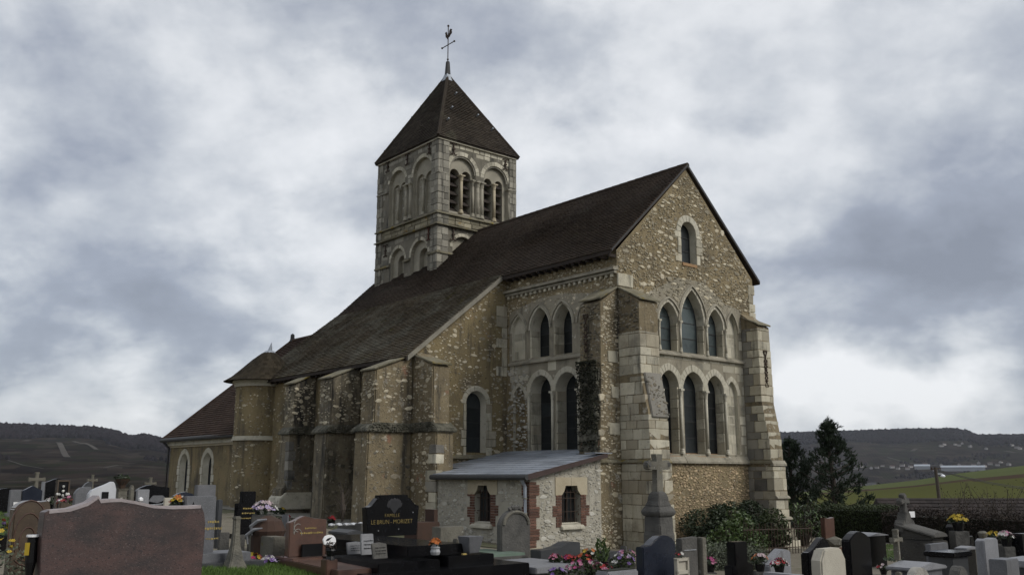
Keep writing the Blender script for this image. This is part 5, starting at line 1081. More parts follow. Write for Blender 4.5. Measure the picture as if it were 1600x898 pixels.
# pines
def pine(label, loc, H, R, seed, gap=.0):
    random.seed(seed); o = thing('pine_tree', label, 'tree', loc, 0); t = MB(); t.tube([(0, 0, -.3), (.05, 0, H * .4), (-.03, .04, H * .75), (0, 0, H * .97)], [.15, .11, .06, .02], 8); mb = MB()
    def tuft(p, d, n=15, l=.26):
        for _ in range(n):
            e = (d + Vector((random.gauss(0, .5), random.gauss(0, .5), random.gauss(.15, .5)))).normalized(); s = e.cross(Vector((random.gauss(0, 1), random.gauss(0, 1), random.gauss(0, 1)))).normalized() * .016; q = p - d * random.uniform(0, .2); mb.add([q - s, q + s, q + e * l * random.uniform(.7, 1.1)], [(0, 1, 2)])
    nc = int(72 * R * H / 5)
    for k in range(nc):
        f = (k + random.random()) / nc * .97 + .02; a = k * 2.399 + random.uniform(-.5, .5); z = H * (.07 + .92 * f)
        rr = R * (1 - f ** 1.5) ** .85 * (.82 + .18 * min(1, f / .15)) * random.choice((.3, .6, .85, 1.0, 1.12, 1.3)) + .04
        c = Vector((math.cos(a) * rr, math.sin(a) * rr, z)); b = Vector((0, 0, max(.1, z - rr * .45))); md = b.lerp(c, .6) - Vector((0, 0, .05 * rr)); t.tube([b, md, c], [.03 * (1 - f) + .01, .016, .007], 5)
        s_ = random.uniform(.12, .27) * (1.2 - .55 * f); od = Vector((math.cos(a), math.sin(a), .8)).normalized()
        for q in range(16):
            p = c + Vector((random.gauss(0, .6), random.gauss(0, .6), random.gauss(0, .45))) * s_; tuft(p, (od + Vector((random.gauss(0, .5), random.gauss(0, .5), random.gauss(.2, .4)))).normalized(), 15, .15)
    tuft(Vector((0, 0, H)), Vector((0, 0, 1)), 24, .2); tuft(Vector((.08, 0, H - .2)), Vector((.3, 0, 1)), 24, .2)
    t.build('trunk', 'bark', o); mb.build('crown', 'pine_needle', o); return o
x, y, z = onground(1300, 37.5); pine('tall open-crowned pine behind the clipped hedge, right of the church', (x, y, z - .3), 4.65, 1.35, 11)
x, y, z = onground(1236, 38.5); pine('dense dark pine half hidden by the right corner of the church', (x, y, z - .3), 3.95, 1.15, 23)
random.seed(99)
# utility pole and wires behind the hedge
x, y, z = onground(1465, 52)
pole = thing('utility_pole', 'weathered wooden utility pole rising behind the brown hedge', 'pole', (x, y, z), 0); mb = MB(); tz = 1.65 + 12 / F * 52 - z; mb.tube([(.05, 0, -.5), (-.09, 0, tz)], [.105, .085], 10); mb.build('shaft', 'bark', pole)
mb = MB(); mb.tube([(-.35, 0, tz - .12), (.2, 0, tz - .05)], .03, 5); mb.lathe([(.04, 0), (.05, .08), (.02, .12)], 8, (-.3, 0, tz - .1)); mb.build('bracket', 'iron', pole)
mk('lamp_white', (.8, .82, .84), (.75, .77, .8), 3, rough=.4)
mb = MB(); mb.lathe([(.02, 0), (.11, .03), (.13, .08), (.08, .14), (.02, .17)], 12, (.24, -.1, tz - .55)); mb.tube([(-.05, 0, tz - .35), (.24, -.1, tz - .36)], .02, 5); mb.build('lamp', 'lamp_white', pole)
mb = MB()
for e in (0, .18):
    p0 = Vector((x - .05, y, z + tz - .1 - e * .3)); p1 = Vector((x + 26, y + 14, z + tz + .9 - e)); P = [p0.lerp(p1, t / 14) - Vector((0, 0, 1.7 * 4 * (t / 14) * (1 - t / 14))) for t in range(15)]; mb.tube(P, .018, 4)
tag(mb.build('overhead_wire', 'lead', None), 'thin dark wires sagging from the pole to the right', 'wire')
# dark roofed house below the hedge
p0 = Vector(onground(1408, 41)); p1 = Vector(onground(1700, 41)); dd = p1 - p0; hz = p0.z; hs_ = thing('house', 'long low house with a dark tiled roof just behind the brown hedge', 'house', (p0.x, p0.y, hz - 1.6), math.atan2(dd.y, dd.x)); L_ = dd.length; zt = 1.65 - 36 / F * 42 - (hz - 1.6)
mb = MB(); mb.box(.3, L_, .8, 5.4, 0, zt - 1.9); mb.build('wall', 'house_wall', hs_)
mk('dark_tile', (.032, .0245, .0225), (.025, .0205, .0195), .6, island=.3, bump=.4, bscale=20)
mb = MB(); mb.add([(0, .4, zt - 2.2), (L_, .4, zt - 2.2), (L_, 3.1, zt), (0, 3.1, zt), (L_, 5.8, zt - 2.2), (0, 5.8, zt - 2.2)], [(0, 1, 2, 3), (3, 2, 4, 5), (0, 3, 5)]); rf = mb.build('roof', 'dark_tile', hs_)
mb = MB(); tiles(mb, (0, .37, zt - 2.21), (1, 0, 0), (0, 2.7, 2.2), L_, 3.5, None, .3, .24); stuff(mb.build('roof_tiles', 'dark_tile', rf))
# ------------------------------------------------------------------ graveyard
CP = math.cos(PITCH)
mk('pink_granite', (.082, .050, .045), (.040, .034, .034), 3.4, rough=.34, spec=.35, streak=((.03, .027, .027), .60, 1.2), bump=.12, bscale=60, spots=[((.125, .098, .09), 60, .58), ((.022, .02, .022), 45, .57)], dark=((.032, .027, .027), 1.6, .52), stretch=(1.4, .6, 2.2))
mk('pink_granite_edge', (.30, .265, .265), (.24, .21, .21), 8, rough=.7, bump=.3)
mk('brown_granite', (.085, .063, .044), (.05, .038, .029), 3.5, rough=.25, spec=.5, spots=((.16, .12, .08), 40, .62), stretch=(1, 1, 1.6))
mk('red_granite', (.105, .056, .04), (.068, .039, .03), 6, rough=.3, spec=.5, spots=[((.035, .025, .022), 45, .6), ((.17, .11, .085), 60, .66)])
mk('black_granite', (.007, .007, .008), (.005, .005, .0055), 6, rough=.2, spec=.22, spots=((.02, .02, .022), 70, .68))
mk('navy_granite', (.019, .023, .034), (.012, .015, .024), 5, rough=.22, spec=.5, spots=((.035, .042, .055), 60, .63))
mk('grey_granite', (.118, .12, .128), (.085, .088, .094), 5, streak=((.05, .05, .05), .60, 2.0), rough=.5, spec=.45, spots=[((.18, .184, .196), 70, .58), ((.045, .045, .052), 60, .6)])
mk('pale_granite', (.205, .208, .218), (.165, .168, .178), 5, streak=((.09, .09, .088), .58, 2.0), rough=.5, spec=.4, spots=[((.30, .305, .32), 70, .58), ((.11, .11, .12), 60, .60)], dark=((.12, .122, .125), 3, .62))
mk('dark_granite', (.045, .047, .05), (.032, .034, .037), 5, rough=.35, spec=.5, spots=((.075, .078, .082), 60, .6))
mk('cream_stone', (.42, .395, .33), (.35, .325, .27), 3, streak=((.22, .205, .165), .56, 2.0), rough=.8, bump=.3, bscale=50, dark=((.30, .285, .24), 4, .62))
mk('old_stone', (.105, .101, .092), (.065, .063, .059), 3, bump=.8, bscale=25, spots=((.27, .265, .245), 9, .66), dark=((.034, .034, .031), 2.5, .55))
mk('pale_old_stone', (.36, .345, .31), (.25, .24, .215), 4, bump=.8, bscale=25, spots=((.46, .45, .42), 9, .62), dark=((.10, .10, .095), 3, .56))
mk('dark_old_stone', (.06, .057, .05), (.038, .036, .033), 3, bump=.8, bscale=25, spots=((.15, .145, .13), 9, .66), dark=((.022, .022, .02), 2.5, .55))
mk('etched', (.03, .03, .032), (.02, .02, .022), 12, rough=.8)
mk('lichen_stone', (.165, .155, .125), (.10, .094, .078), 4, bump=.8, bscale=25, spots=[((.30, .29, .26), 8, .63), ((.13, .11, .04), 5, .64)], dark=((.06, .06, .055), 3, .58))
mk('white_enamel', (.8, .8, .8), (.75, .75, .75), 3, rough=.3); mk('gold', (.36, .27, .085), (.22, .165, .06), 14, rough=.5, spec=.3); mk('silver', (.30, .31, .32), (.2, .21, .22), 9, rough=.4)
mk('plaque_black', (.009, .009, .0095), (.007, .007, .0075), 5, rough=.25, spec=.25); mk('terracotta', (.06, .034, .024), (.045, .028, .021), 6); mk('green_water', (.14, .19, .15), (.11, .15, .12), 2, rough=.4)
for n_, c in dict(red=(.30, .02, .025), pink=(.40, .16, .24), magenta=(.28, .035, .13), white=(.52, .51, .48), yellow=(.42, .30, .03), purple=(.16, .09, .27), lilac=(.33, .27, .40), orange=(.42, .13, .03), pale=(.44, .35, .36)).items(): mk('petal_' + n_, c, tuple(x * .8 for x in c), 12, rough=.7, island=.25)
mk('grass_blade', (.075, .13, .022), (.055, .095, .018), 1.2, rough=.7, island=.45, dark=((.10, .115, .04), 2.5, .6)); mk('turf', (.05, .07, .018), (.04, .055, .015), 4, bump=.8)
mk('gravel_path', (.21, .19, .15), (.155, .14, .112), 1.5, bump=.9, bscale=45, spots=((.38, .355, .30), 12, .62), dark=((.13, .12, .09), 1.1, .58)); mk('concrete', (.21, .20, .17), (.155, .148, .128), 2, bump=.6, bscale=30, dark=((.11, .11, .08), 1.5, .56))
mk('moss_strip', (.085, .085, .045), (.06, .062, .035), 3, bump=1, bscale=25, spots=((.15, .14, .11), 9, .62))
def dground(px, py):                        # forward distance at which the ground is seen at this photo position
    lo, hi = 5.0, 60.0
    for _ in range(50):
        m = (lo + hi) / 2; p = at(px, py, m)
        if p.z > gz(p.x, p.y): lo = m
        else: hi = m
    return lo
def gp0(px, py): d = dground(px, py); p = at(px, py, d); return (p.x, p.y, gz(p.x, p.y))
def wz(px, py, z): q = ray(px, py); t = (z - EYE) / q.z; return Vector((0, 0, EYE)) + q * t
def factors(px):
    t = (px - 800) / F * CP; return UX.x - UX.y * t, abs(VX.x - VX.y * t)
G_GR = 'graves of the churchyard'
class Grave: pass
def stele(px0, px1, ytop, d, prof, mat, label, th=.13, ybot=None, plinth=None, slab=None, slabmat=None, name='gravestone', cat='gravestone', base_mat=None, sink=.15, bev=.012, part='stele', zbase=None):
    xc = (px0 + px1) / 2
    if d is None: d = dground(xc, ybot)
    ku, kv = factors(xc); Wd = ((px1 - px0) * d * CP / F - kv * th) / ku
    p = at(xc, 742, d); z = gz(p.x, p.y) if zbase is None else zbase; top = at(xc, ytop, d).z; H = top - z
    o = thing(name, label, cat, (p.x, p.y, z), ANG, G_GR)
    hp = 0
    if plinth:
        ex, hp, ey = plinth; m = MB(); m.box(-Wd / 2 - ex, Wd / 2 + ex, -th / 2 - ey, th / 2 + ey, -sink, hp); m.build('plinth', base_mat or mat, o, bevel=bev)
    P = [(-Wd / 2 + prof[0][0] * Wd, hp - (.0 if plinth else sink))] + [((x - .5) * Wd, hp + (H - hp) * h) for x, h in prof] + [((prof[-1][0] - .5) * Wd, hp - (.0 if plinth else sink))]
    m = MB(); m.prism(P, lambda x, z_, y: (x, y, z_), -th / 2, th / 2); s = m.build(part, mat, o, bevel=bev)
    if slab:
        ln, hs, wf = slab; m = MB(); w2 = Wd / 2 * wf; m.hexa([(-w2, -th / 2 - ln, -sink), (w2, -th / 2 - ln, -sink), (w2, -th / 2 - .01, -sink), (-w2, -th / 2 - .01, -sink), (-w2, -th / 2 - ln, hs), (w2, -th / 2 - ln, hs), (w2, -th / 2 - .01, hs + .05), (-w2, -th / 2 - .01, hs + .05)]); m.build('ledger', slabmat or mat, o, bevel=bev)
    o2 = Grave(); o2.o = o; o2.s = s; o2.W = Wd; o2.H = H; o2.th = th; o2.hp = hp; o2.d = d; return o2
def rounded(n=9, s=.5, h=.35): return [(0, 1 - h)] + [(.5 - .5 * math.cos(pi * i / n), 1 - h + h * math.sin(pi * i / n)) for i in range(1, n)] + [(1, 1 - h)]
FLAT = [(0, 1), (1, 1)]
WAVE = [(0, .80), (.08, .80), (.2, .82), (.32, .87), (.45, .95), (.56, .995), (.66, 1), (.78, .97), (.9, .9), (1, .82)]
ARCHED = [(0, .88), (.1, .92), (.25, .97), (.4, 1), (.55, 1), (.7, .975), (.85, .94), (1, .89)]
PEAK = [(0, .84), (.1, .86), (.3, .93), (.5, 1), (.7, .93), (.9, .86), (1, .84)]
STEP = [(0, .72), (.2, .72), (.2, 1), (.8, 1), (.8, .72), (1, .72)]
CHAMF = [(0, .86), (.16, 1), (.84, 1), (1, .86)]
def text(body, size, parent, x, z, y, mat, wmax=None, name='lettering'):
    cu = bpy.data.curves.new('lettering', 'FONT'); cu.body = body; cu.size = size; cu.align_x = 'CENTER'; cu.extrude = .002; cu.offset = -.0025; cu.resolution_u = 3
    t = bpy.data.objects.new('lettering', cu); COL.objects.link(t); bpy.context.view_layer.update()
    me = bpy.data.meshes.new_from_object(t.evaluated_get(bpy.context.evaluated_depsgraph_get())); bpy.data.objects.remove(t)
    xs = [v.co.x for v in me.vertices]; k = min(1, wmax / (max(xs) - min(xs))) if wmax else 1
    for v in me.vertices: v.co.x *= k
    o = link(name, me, mat, parent); o.rotation_euler = (pi / 2, 0, 0); o.location = (x, y, z); return o
def strokes(parent, x0, x1, z, y, h, mat, n=9, name='inscription'):
    m = MB(); x = x0
    while x < x1:
        w = random.uniform(.3, .8) * (x1 - x0) / n; m.box(x, min(x1, x + w), y - .003, y + .002, z + random.uniform(0, .3) * h, z + h * random.uniform(.7, 1)); x += w + .3 * (x1 - x0) / n
    m.build(name, mat, parent)
def flowers(name, label, pos, r, cols, n=26, h=None, pot=None, size=.03, cat='flowers', potmat='plaque_black', leaf=70, leafmat='dark_leaf', drop=True):
    pos = Vector(pos); dz = pos.z - gz(pos.x, pos.y)
    if drop is True and dz > .28:
        e0 = Vector((0, 0, EYE)); dr = pos - e0; t_ = 1.0
        while t_ < 1.9 and (e0 + dr * t_).z > gz(*(e0 + dr * t_).xy) + .03: t_ += .01
        pos = e0 + dr * t_; r *= t_; size *= t_; h = h * t_ if h else None; pot = pot * t_ if pot else None; dz = pos.z - gz(pos.x, pos.y)
    h = (h or r) * .8; r *= .78; size *= .78; n = max(5, int(n * .6)); o = thing(name, label, cat, pos, 0, 'flowers on the graves'); b = 0
    if drop and dz > .02: m = MB(); w_ = r * .8; m.box(-w_, w_, -w_, w_, -dz - .1, .0); m.build('base', 'old_stone', o, bevel=.01)
    if pot: m = MB(); m.lathe([(pot * .7, 0), (pot, pot * 1.3), (pot * .92, pot * 1.3), (pot * .85, pot * 1.1)], 10); m.build('pot', potmat, o); b = pot * 1.2
    m = MB(); leafmb(m, leaf, ell((0, 0, b + h * .4), (r, r, h * .6)), size * 1.6, size * 3.2, .5); m.build('foliage', leafmat, o)
    for i, c in enumerate(cols):
        m = MB()
        for _ in range(max(1, n // len(cols))):
            a = random.uniform(0, 6.28); e = random.uniform(.05, 1.2); q = Vector((math.cos(a) * math.cos(e) * r, math.sin(a) * math.cos(e) * r, b + h * .35 + math.sin(e) * h * .75)); nn = Vector((math.cos(a) * .6, math.sin(a) * .6, random.uniform(.3, 1))).normalized(); tq = nn.to_track_quat('Z', 'Y'); s = size * random.uniform(.75, 1.3)
            for k in range(6):
                aa = k * pi / 3; m.add([q, q + tq @ Vector((math.cos(aa - .42) * s, math.sin(aa - .42) * s, s * .35)), q + tq @ Vector((math.cos(aa) * s * 1.25, math.sin(aa) * s * 1.25, s * .5)), q + tq @ Vector((math.cos(aa + .42) * s, math.sin(aa + .42) * s, s * .35))], [(0, 1, 2, 3)])
        m.build('blossoms', 'petal_' + c, o)
    return o
# 1 foreground pink-brown stele seen from behind, top edge in a paler colour
D1 = 7.5; prof = [(70, 800), (77, 797), (110, 794), (138, 785), (150, 777), (154, 774), (158, 781), (172, 779.5), (190, 779), (214, 783), (240, 789), (270, 790.5), (300, 790), (314, 789), (319, 800), (321, 815), (320, 835), (317, 870), (313, 920), (311, 960)]
ku, kv = factors(195); p1 = at(195, 742, D1); z1 = gz(p1.x, p1.y)
fg = thing('gravestone', 'large pink-brown granite gravestone with a peaked wavy top, nearest in the foreground', 'gravestone', (p1.x, p1.y, z1), ANG, G_GR)
def loc(px, py):      # photo outline laid on the stone's own upright face
    n = -VX; q = ray(px, py); t = (Vector((p1.x, p1.y, 0)) - Vector((0, 0, EYE))).dot(n) / q.dot(n); w = Vector((0, 0, EYE)) + q * t; v = w - Vector((p1.x, p1.y, z1)); return (v.dot(UX), v.z)
P = [loc(66, 960), loc(62, 900), loc(64, 850), loc(68, 815)] + [loc(x, y) for x, y in prof]; P = [(x, max(z, -.2)) for x, z in P]
m = MB(); m.prism(P, lambda x, z, y: (x, y, z), 0, .15); m.build('stele', 'pink_granite', fg, bevel=.006)
top = [q for q in P if q[1] > max(z for x, z in P) - .35 * .5]; tp = [loc(x, y) for x, y in prof[1:14]]; vs = []; m = MB()
for (x, z) in tp: vs += [(x, -.002, z + .002), (x, .152, z + .002), (x, -.004, z - .022), (x, .152, z - .01)]
m.add(vs, [f for i in range(len(tp) - 1) for f in ((4 * i, 4 * i + 4, 4 * i + 5, 4 * i + 1), (4 * i, 4 * i + 2, 4 * i + 6, 4 * i + 4))]); m.build('pale_edge', 'pink_granite_edge', fg)
m = MB(); m.box(-.95, .9, -.12, .3, -.3, .06); m.build('plinth', 'pink_granite', fg, bevel=.01)
# lantern vase beside it
p = at(61, 742, 7.2); zt = at(61, 838, 7.2).z; o = thing('vase', 'slim dark vase with a white rim standing left of the pink-brown stone', 'vase', (p.x, p.y, gz(p.x, p.y)), 0); hh = zt - gz(p.x, p.y); m = MB(); m.lathe([(.05, -.05), (.05, .02), (.028, .05), (.026, hh * .7), (.04, hh * .8), (.035, hh)], 10); m.build('body', 'plaque_black', o)
m = MB(); m.lathe([(.045, hh), (.045, hh + .015)], 10); m.build('rim', 'white_enamel', o); m = MB(); m.box(-.028, .0, -.05, -.035, hh - .13, hh - .04); m.build('label_plate', 'petal_yellow', o)
# 2 brown polished stele with engraved swirls
g = stele(21, 84, 781, 9.2, [(0, .93), (.12, .97), (.3, .995), (.5, 1), (.7, .985), (.85, .99), (.94, 1.0), (1, .94)], 'brown_granite', 'polished brown granite gravestone with a carved swirl, half behind the pink-brown one', th=.18, bev=.01)
for k, (rx, rz_) in enumerate(((.17, .30), (.12, .22), (.07, .13))):
    m = MB(); m.tube([(-.02 + rx * math.cos(a * pi / 10), -.093, g.H * .72 + rz_ * math.sin(a * pi / 10) - .04 * k) for a in range(-7, 13)], .006, 4); m.build('carved_line', 'pale_old_stone' if k == 9 else 'red_granite', g.s)
m = MB(); m.prism([(.24, .2), (.62, .2), (.60, g.H * .90), (.40, g.H * .945), (.26, g.H * .99)], lambda x, z, y: (x, y, z), -.02, .06); m.build('side_wing', 'brown_granite', g.o, bevel=.01)
flowers('flower_pot', 'purple and white pansies in front of the lawn at the left edge', onground(7, 11.5)[:2] + (gz(-6.2, 11.5) + .32,), .26, ['purple', 'white', 'yellow', 'lilac', 'red'], 40, .24, .14, .035)
o = flowers('potted_grass', 'yellow-green feathery plant with yellow flowers at the bottom left corner', onground(28, 8.6)[:2] + (gz(-4.4, 8.6) + .25,), .24, ['yellow'], 14, .42, .13, .022, leaf=260, leafmat='olive_leaf')
stele(-60, 12, 874, 8.8, FLAT, 'dark_granite', 'low dark slab cut by the left edge at the bottom', th=.5, cat='gravestone')
# far left rows
stele(0 - 12, 20, 762, 27, [(0, .8), (.5, .97), (.8, 1), (1, .97)], 'black_granite', 'black gravestone cut by the left edge', plinth=(.05, .12, .1))
g = stele(17, 38, 764.5, 25, FLAT, 'grey_granite', 'small plain grey gravestone left of the blue-black one', plinth=(.05, .1, .1)); m = MB(); m.box(-.05, .18, -.1, -.075, .2, .38); m.build('plaque', 'white_enamel', g.s)
g = stele(36, 69, 758, 23, PEAK, 'navy_granite', 'blue-black gravestone with pointed top and a white picture plaque', plinth=(.05, .12, .1), slab=(1.6, .25, 1.0)); m = MB(); m.box(-.12, .2, -.1, -.072, g.H * .22, g.H * .56); m.build('plaque', 'white_enamel', g.s); m = MB(); m.prism([(-.08, .30), (.0, .38), (.15, .46), (.06, .36), (.12, .30)], lambda x, z, y: (x, y, z), -.104, -.1); m.build('engraving', 'plaque_black', g.s)
def stone_cross(px, ytop, d, hcross, w, mat, label, ped=None, th=.11, ends=True, name='stone_cross', rz=ANG, nimbus=False):
    p = at(px, 742, d); z = gz(p.x, p.y); H = at(px, ytop, d).z - z; o = thing(name, label, 'cross', (p.x, p.y, z), rz, 'stone crosses in the churchyard'); b = H - hcross
    prof = ped or [(.30, -.1), (.30, .18), (.22, .2), (.20, b * .6), (.24, b * .7), (.12, b * .85), (.09, b)]
    m = MB(); m.lathe(prof, 4, sq=True); m.build('pedestal', mat, o, bevel=.012)
    c = w * .19; zc = H - hcross * .36; m = MB(); e = c * 1.45 if ends else c
    m.prism([(-c * 1.25, b - .02), (c * 1.25, b - .02), (c, zc - c), (w * .72, zc - c), (w * .8, zc - e), (w, zc - e), (w, zc + e), (w * .8, zc + e), (w * .72, zc + c), (c, zc + c), (c, H - hcross * .1), (e, H - hcross * .05), (e, H), (-e, H), (-e, H - hcross * .05), (-c, H - hcross * .1), (-c, zc + c), (-w * .72, zc + c), (-w * .8, zc + e), (-w, zc + e), (-w, zc - e), (-w * .8, zc - e), (-w * .72, zc - c), (-c, zc - c)], lambda x, z, y: (x, y, z), -th / 2, th / 2)
    m.build('cross', mat, o, bevel=.012); return o, H, zc
stone_cross(58, 737, 29, .62, .24, 'lichen_stone', 'pale mossy stone cross behind the blue-black gravestone'); stone_cross(145, 741, 31, .5, .16, 'lichen_stone', 'small pale cross rising behind the white gravestone'); stone_cross(236, 745, 33, .6, .2, 'lichen_stone', 'dark far cross near the chapel corner')
p = at(70, 742, 26); z = gz(p.x, p.y); o = thing('marker_post', 'thin pale post between the blue-black and the tall black gravestones', 'post', (p.x, p.y, z), 0); m = MB(); m.box(-.05, .05, -.05, .05, -.1, at(70, 752, 26).z - z); m.build('shaft', 'pale_granite', o, bevel=.01); m = MB(); m.lathe([(.09, 0), (.09, .06)], 4, (0, 0, .3), sq=True); m.build('collar', 'pale_granite', o)
g = stele(72, 107, 747, 24, [(0, .90), (.3, .97), (.5, 1), (.7, .97), (1, .93)], 'black_granite', 'tall black gravestone with arched top behind the framed one', plinth=(.06, .1, .1)); flowers('flower_pot', 'grey-white dried flowers at the foot of the tall black gravestone', (g.o.location.x + .2, g.o.location.y - .5, g.o.location.z + .25), .25, ['pale', 'white'], 20, .2, .1, .04)
g = stele(91, 108, 752, 22, FLAT, 'plaque_black', 'narrow black gravestone in a brown frame with a cross of white flowers', th=.1); fr = MB()
for a in ((-g.W / 2 - .03, -g.W / 2, 0, g.H), (g.W / 2, g.W / 2 + .03, 0, g.H), (-g.W / 2 - .03, g.W / 2 + .03, g.H, g.H + .04)): fr.box(a[0], a[1], -.08, .08, a[2], a[3])
fr.build('frame', 'brown_granite', g.s); m = MB(); [m.blob((x, -.08, z), .035, jit=.3) for x, z in [(0, g.H * k / 9) for k in range(3, 9)] + [(-.08, g.H * .7), (.08, g.H * .7), (-.12, g.H * .7), (.12, g.H * .7)]]; m.build('flower_cross', 'petal_white', g.s)
flowers('flower_pot', 'pink and red flowers on the grave right of the framed gravestone', onground(112, 21)[:2] + (gz(-9.8, 21) + .22,), .34, ['red', 'pink', 'white'], 34, .26, .16, .05); flowers('wreath', 'dark red flower bunch with white rose before the grey gravestone', onground(109, 17.5)[:2] + (gz(-8.2, 17.5) + .25,), .3, ['red', 'white'], 16, .2, None, .05)
stele(126, 146, 752, 23, [(0, .8), (.4, .95), (.7, 1), (1, 1)], 'dark_granite', 'dark grey gravestone peeping behind the white one', th=.12)
g = stele(117, 145, 760, 17.5, [(0, .86), (.12, .93), (.3, .98), (.6, 1), (1, 1)], 'grey_granite', 'mid grey gravestone with rounded left shoulder, left of the white one', plinth=(.04, .1, .08))
g = stele(138, 184, 751.5, 16.5, [(0, .80), (.1, .86), (.3, .90), (.6, .95), (.84, 1), (.92, .98), (1, .87)], 'white_enamel', 'white gravestone with a black cross and slanting top', th=.14)
M['white_marble'] = material('white_marble', (.48, .49, .51), (.40, .41, .43), 3, rough=.5, spots=((.45, .46, .47), 20, .6)); g.s.data.materials[0] = M['white_marble']
zc = g.H * .66; c = .055; m = MB(); m.prism([(-c, zc - .30), (c, zc - .30), (c, zc - c), (.15, zc - c * 1.2), (.15, zc + c), (c, zc + c), (c, zc + .19), (-c, zc + .19), (-c, zc + c), (-.15, zc + c), (-.15, zc - c * 1.2), (-c, zc - c)], lambda x, z, y: (x + .04, y, z), -.085, -.07); m.build('black_cross', 'plaque_black', g.s)
p = onground(192, 24); o = thing('urn_pillar', 'grey stone pillar topped by a dark planter, behind the peaked stone', 'urn', p, ANG); hz_ = at(192, 745, 24).z - p[2]; m = MB(); m.lathe([(.24, -.1), (.24, .2), (.17, .24), (.15, hz_ - .35), (.2, hz_ - .28)], 4, sq=True); m.build('shaft', 'lichen_stone', o, bevel=.01); m = MB(); m.lathe([(.08, hz_ - .28), (.09, hz_ - .2), (.16, hz_ - .10), (.19, hz_ - .04), (.15, hz_ - .04)], 12); m.build('bowl', 'iron', o)
m = MB(); leafmb(m, 90, ell((0, 0, hz_ - .02), (.20, .20, .07)), .06, .14); m.build('foliage', 'dark_leaf', o)
flowers('flower_pot', 'grey-green dried plant on the grave under the pillar', onground(190, 19.5)[:2] + (gz(-8, 19.5) + .25,), .35, ['white'], 6, .3, None, .03, leaf=160, leafmat='olive_leaf'); stele(203, 212, 757, 22, rounded(6, .5, .15), 'lichen_stone', 'narrow old stone beside the wavy black gravestone', th=.12)
g = stele(212, 267, 757, 20.5, [(0, .86), (.12, .93), (.3, .985), (.45, 1), (.6, .97), (.75, .95), (1, .93)], 'black_granite', 'wide black gravestone with a wavy top and grey plaques, near the chapel', plinth=(.05, .12, .1)); m = MB(); m.prism([(-.1, .62), (.1, .58), (.3, .66), (.2, .74), (.0, .74)], lambda x, z, y: (x, y, z), -.095, -.066); m.build('plaque', 'grey_granite', g.s); m = MB(); m.tube([(-.30, -.085, .62), (-.1, -.085, .54), (.2, -.085, .56), (.38, -.085, .68)], .012, 5); m.build('metal_spray', 'silver', g.s)
p = onground(224, 16.5); o = thing('angel_plaque', 'small grey plaque carved with a white angel', 'plaque', (p[0], p[1], p[2] + .2), ANG); hz_ = at(224, 764, 16.5).z - p[2] - .2; m = MB(); m.box(-.09, .12, -.03, .04, -.25, hz_); m.build('slab', 'pale_granite', o, bevel=.01); m = MB(); m.blob((-.03, -.05, hz_ * .78), .045, jit=.05); m.blob((-.03, -.05, hz_ * .5), .07, .8, .5, 1.4, .1); m.blob((-.1, -.03, hz_ * .55), .05, .6, .4, 1.5, .1); m.build('angel', 'white_enamel', o)
flowers('flower_pot', 'small pale flower pot beyond the pink-brown stone', onground(252, 15)[:2] + (gz(-5.6, 15) + .35,), .2, ['yellow', 'white'], 12, .16, .1, .03); p = onground(266, 14.5); o = tag(MB().box(-.07, .07, -.02, .02, -.05, at(266, 777, 14.5).z - p[2]).build('memorial_plaque', 'cream_stone', None, bevel=.008, loc=(p[0], p[1], p[2]), rz=ANG), 'cream memorial plaque left of the bright orange flowers', 'plaque')
flowers('wreath', 'bright orange, yellow and white artificial flowers on the grey grave', onground(281, 14.2)[:2] + (at(281, 790, 14.2).z,), .13, ['orange', 'yellow', 'red', 'white'], 50, .15, None, .045, drop=2)
stele(270, 305, 768, 17.5, [(0, .92), (.3, .98), (.6, 1), (1, .96)], 'navy_granite', 'low blue-grey gravestone behind the orange flowers', th=.12); m = None
g = stele(305, 339, 757, 19, FLAT, 'grey_granite', 'plain square grey gravestone below the chapel windows', plinth=(.04, .1, .08))
# 15 big grey granite cross-shaped tomb with stepped plinth
g = stele(287, 341, 774.5, 14.3, [(0, .82), (0, 1), (1, 1), (1, 0.02)], 'grey_granite', 'broad grey granite gravestone with gold lettering and layered grey base', th=.16, zbase=None)
strokes(g.s, .12, .30, g.H * .60, -.082, .04, 'gold', 5); strokes(g.s, .08, .34, g.H * .50, -.082, .05, 'gold', 7); strokes(g.s, .10, .30, g.H * .36, -.082, .03, 'gold', 5)
m = MB(); m.prism([(-.02, 0), (.04, .07), (.12, .02), (.06, .09), (.13, .13), (.03, .11), (0, .2), (-.03, .11), (-.12, .13), (-.06, .08), (-.1, .03)], lambda x, z, y: (x - .12, y, z + g.H * .72), -.088, -.078); m.build('engraving', 'plaque_black', g.s)
m = MB(); m.box(-.45, .68, -.42, .2, -.2, .18); m.build('plinth', 'grey_granite', g.o, bevel=.01); m = MB(); m.box(-.6, .82, -.58, .35, -.3, .06); m.build('step', 'dark_granite', g.o, bevel=.01)
stele(340, 351, 780, 17, FLAT, 'dark_granite', 'small dark upright block right of the broad grey gravestone', th=.1)
g = stele(369, 409, 767, 19.5, STEP, 'black_granite', 'black stepped gravestone with gold writing beyond the flowers', th=.14, plinth=(.05, .1, .1)); strokes(g.s, -.12, .12, g.H * .62, -.073, .035, 'gold', 6); strokes(g.s, -.14, .14, g.H * .52, -.073, .035, 'gold', 7); strokes(g.s, -.18, .18, g.H * .42, -.073, .025, 'gold', 9)
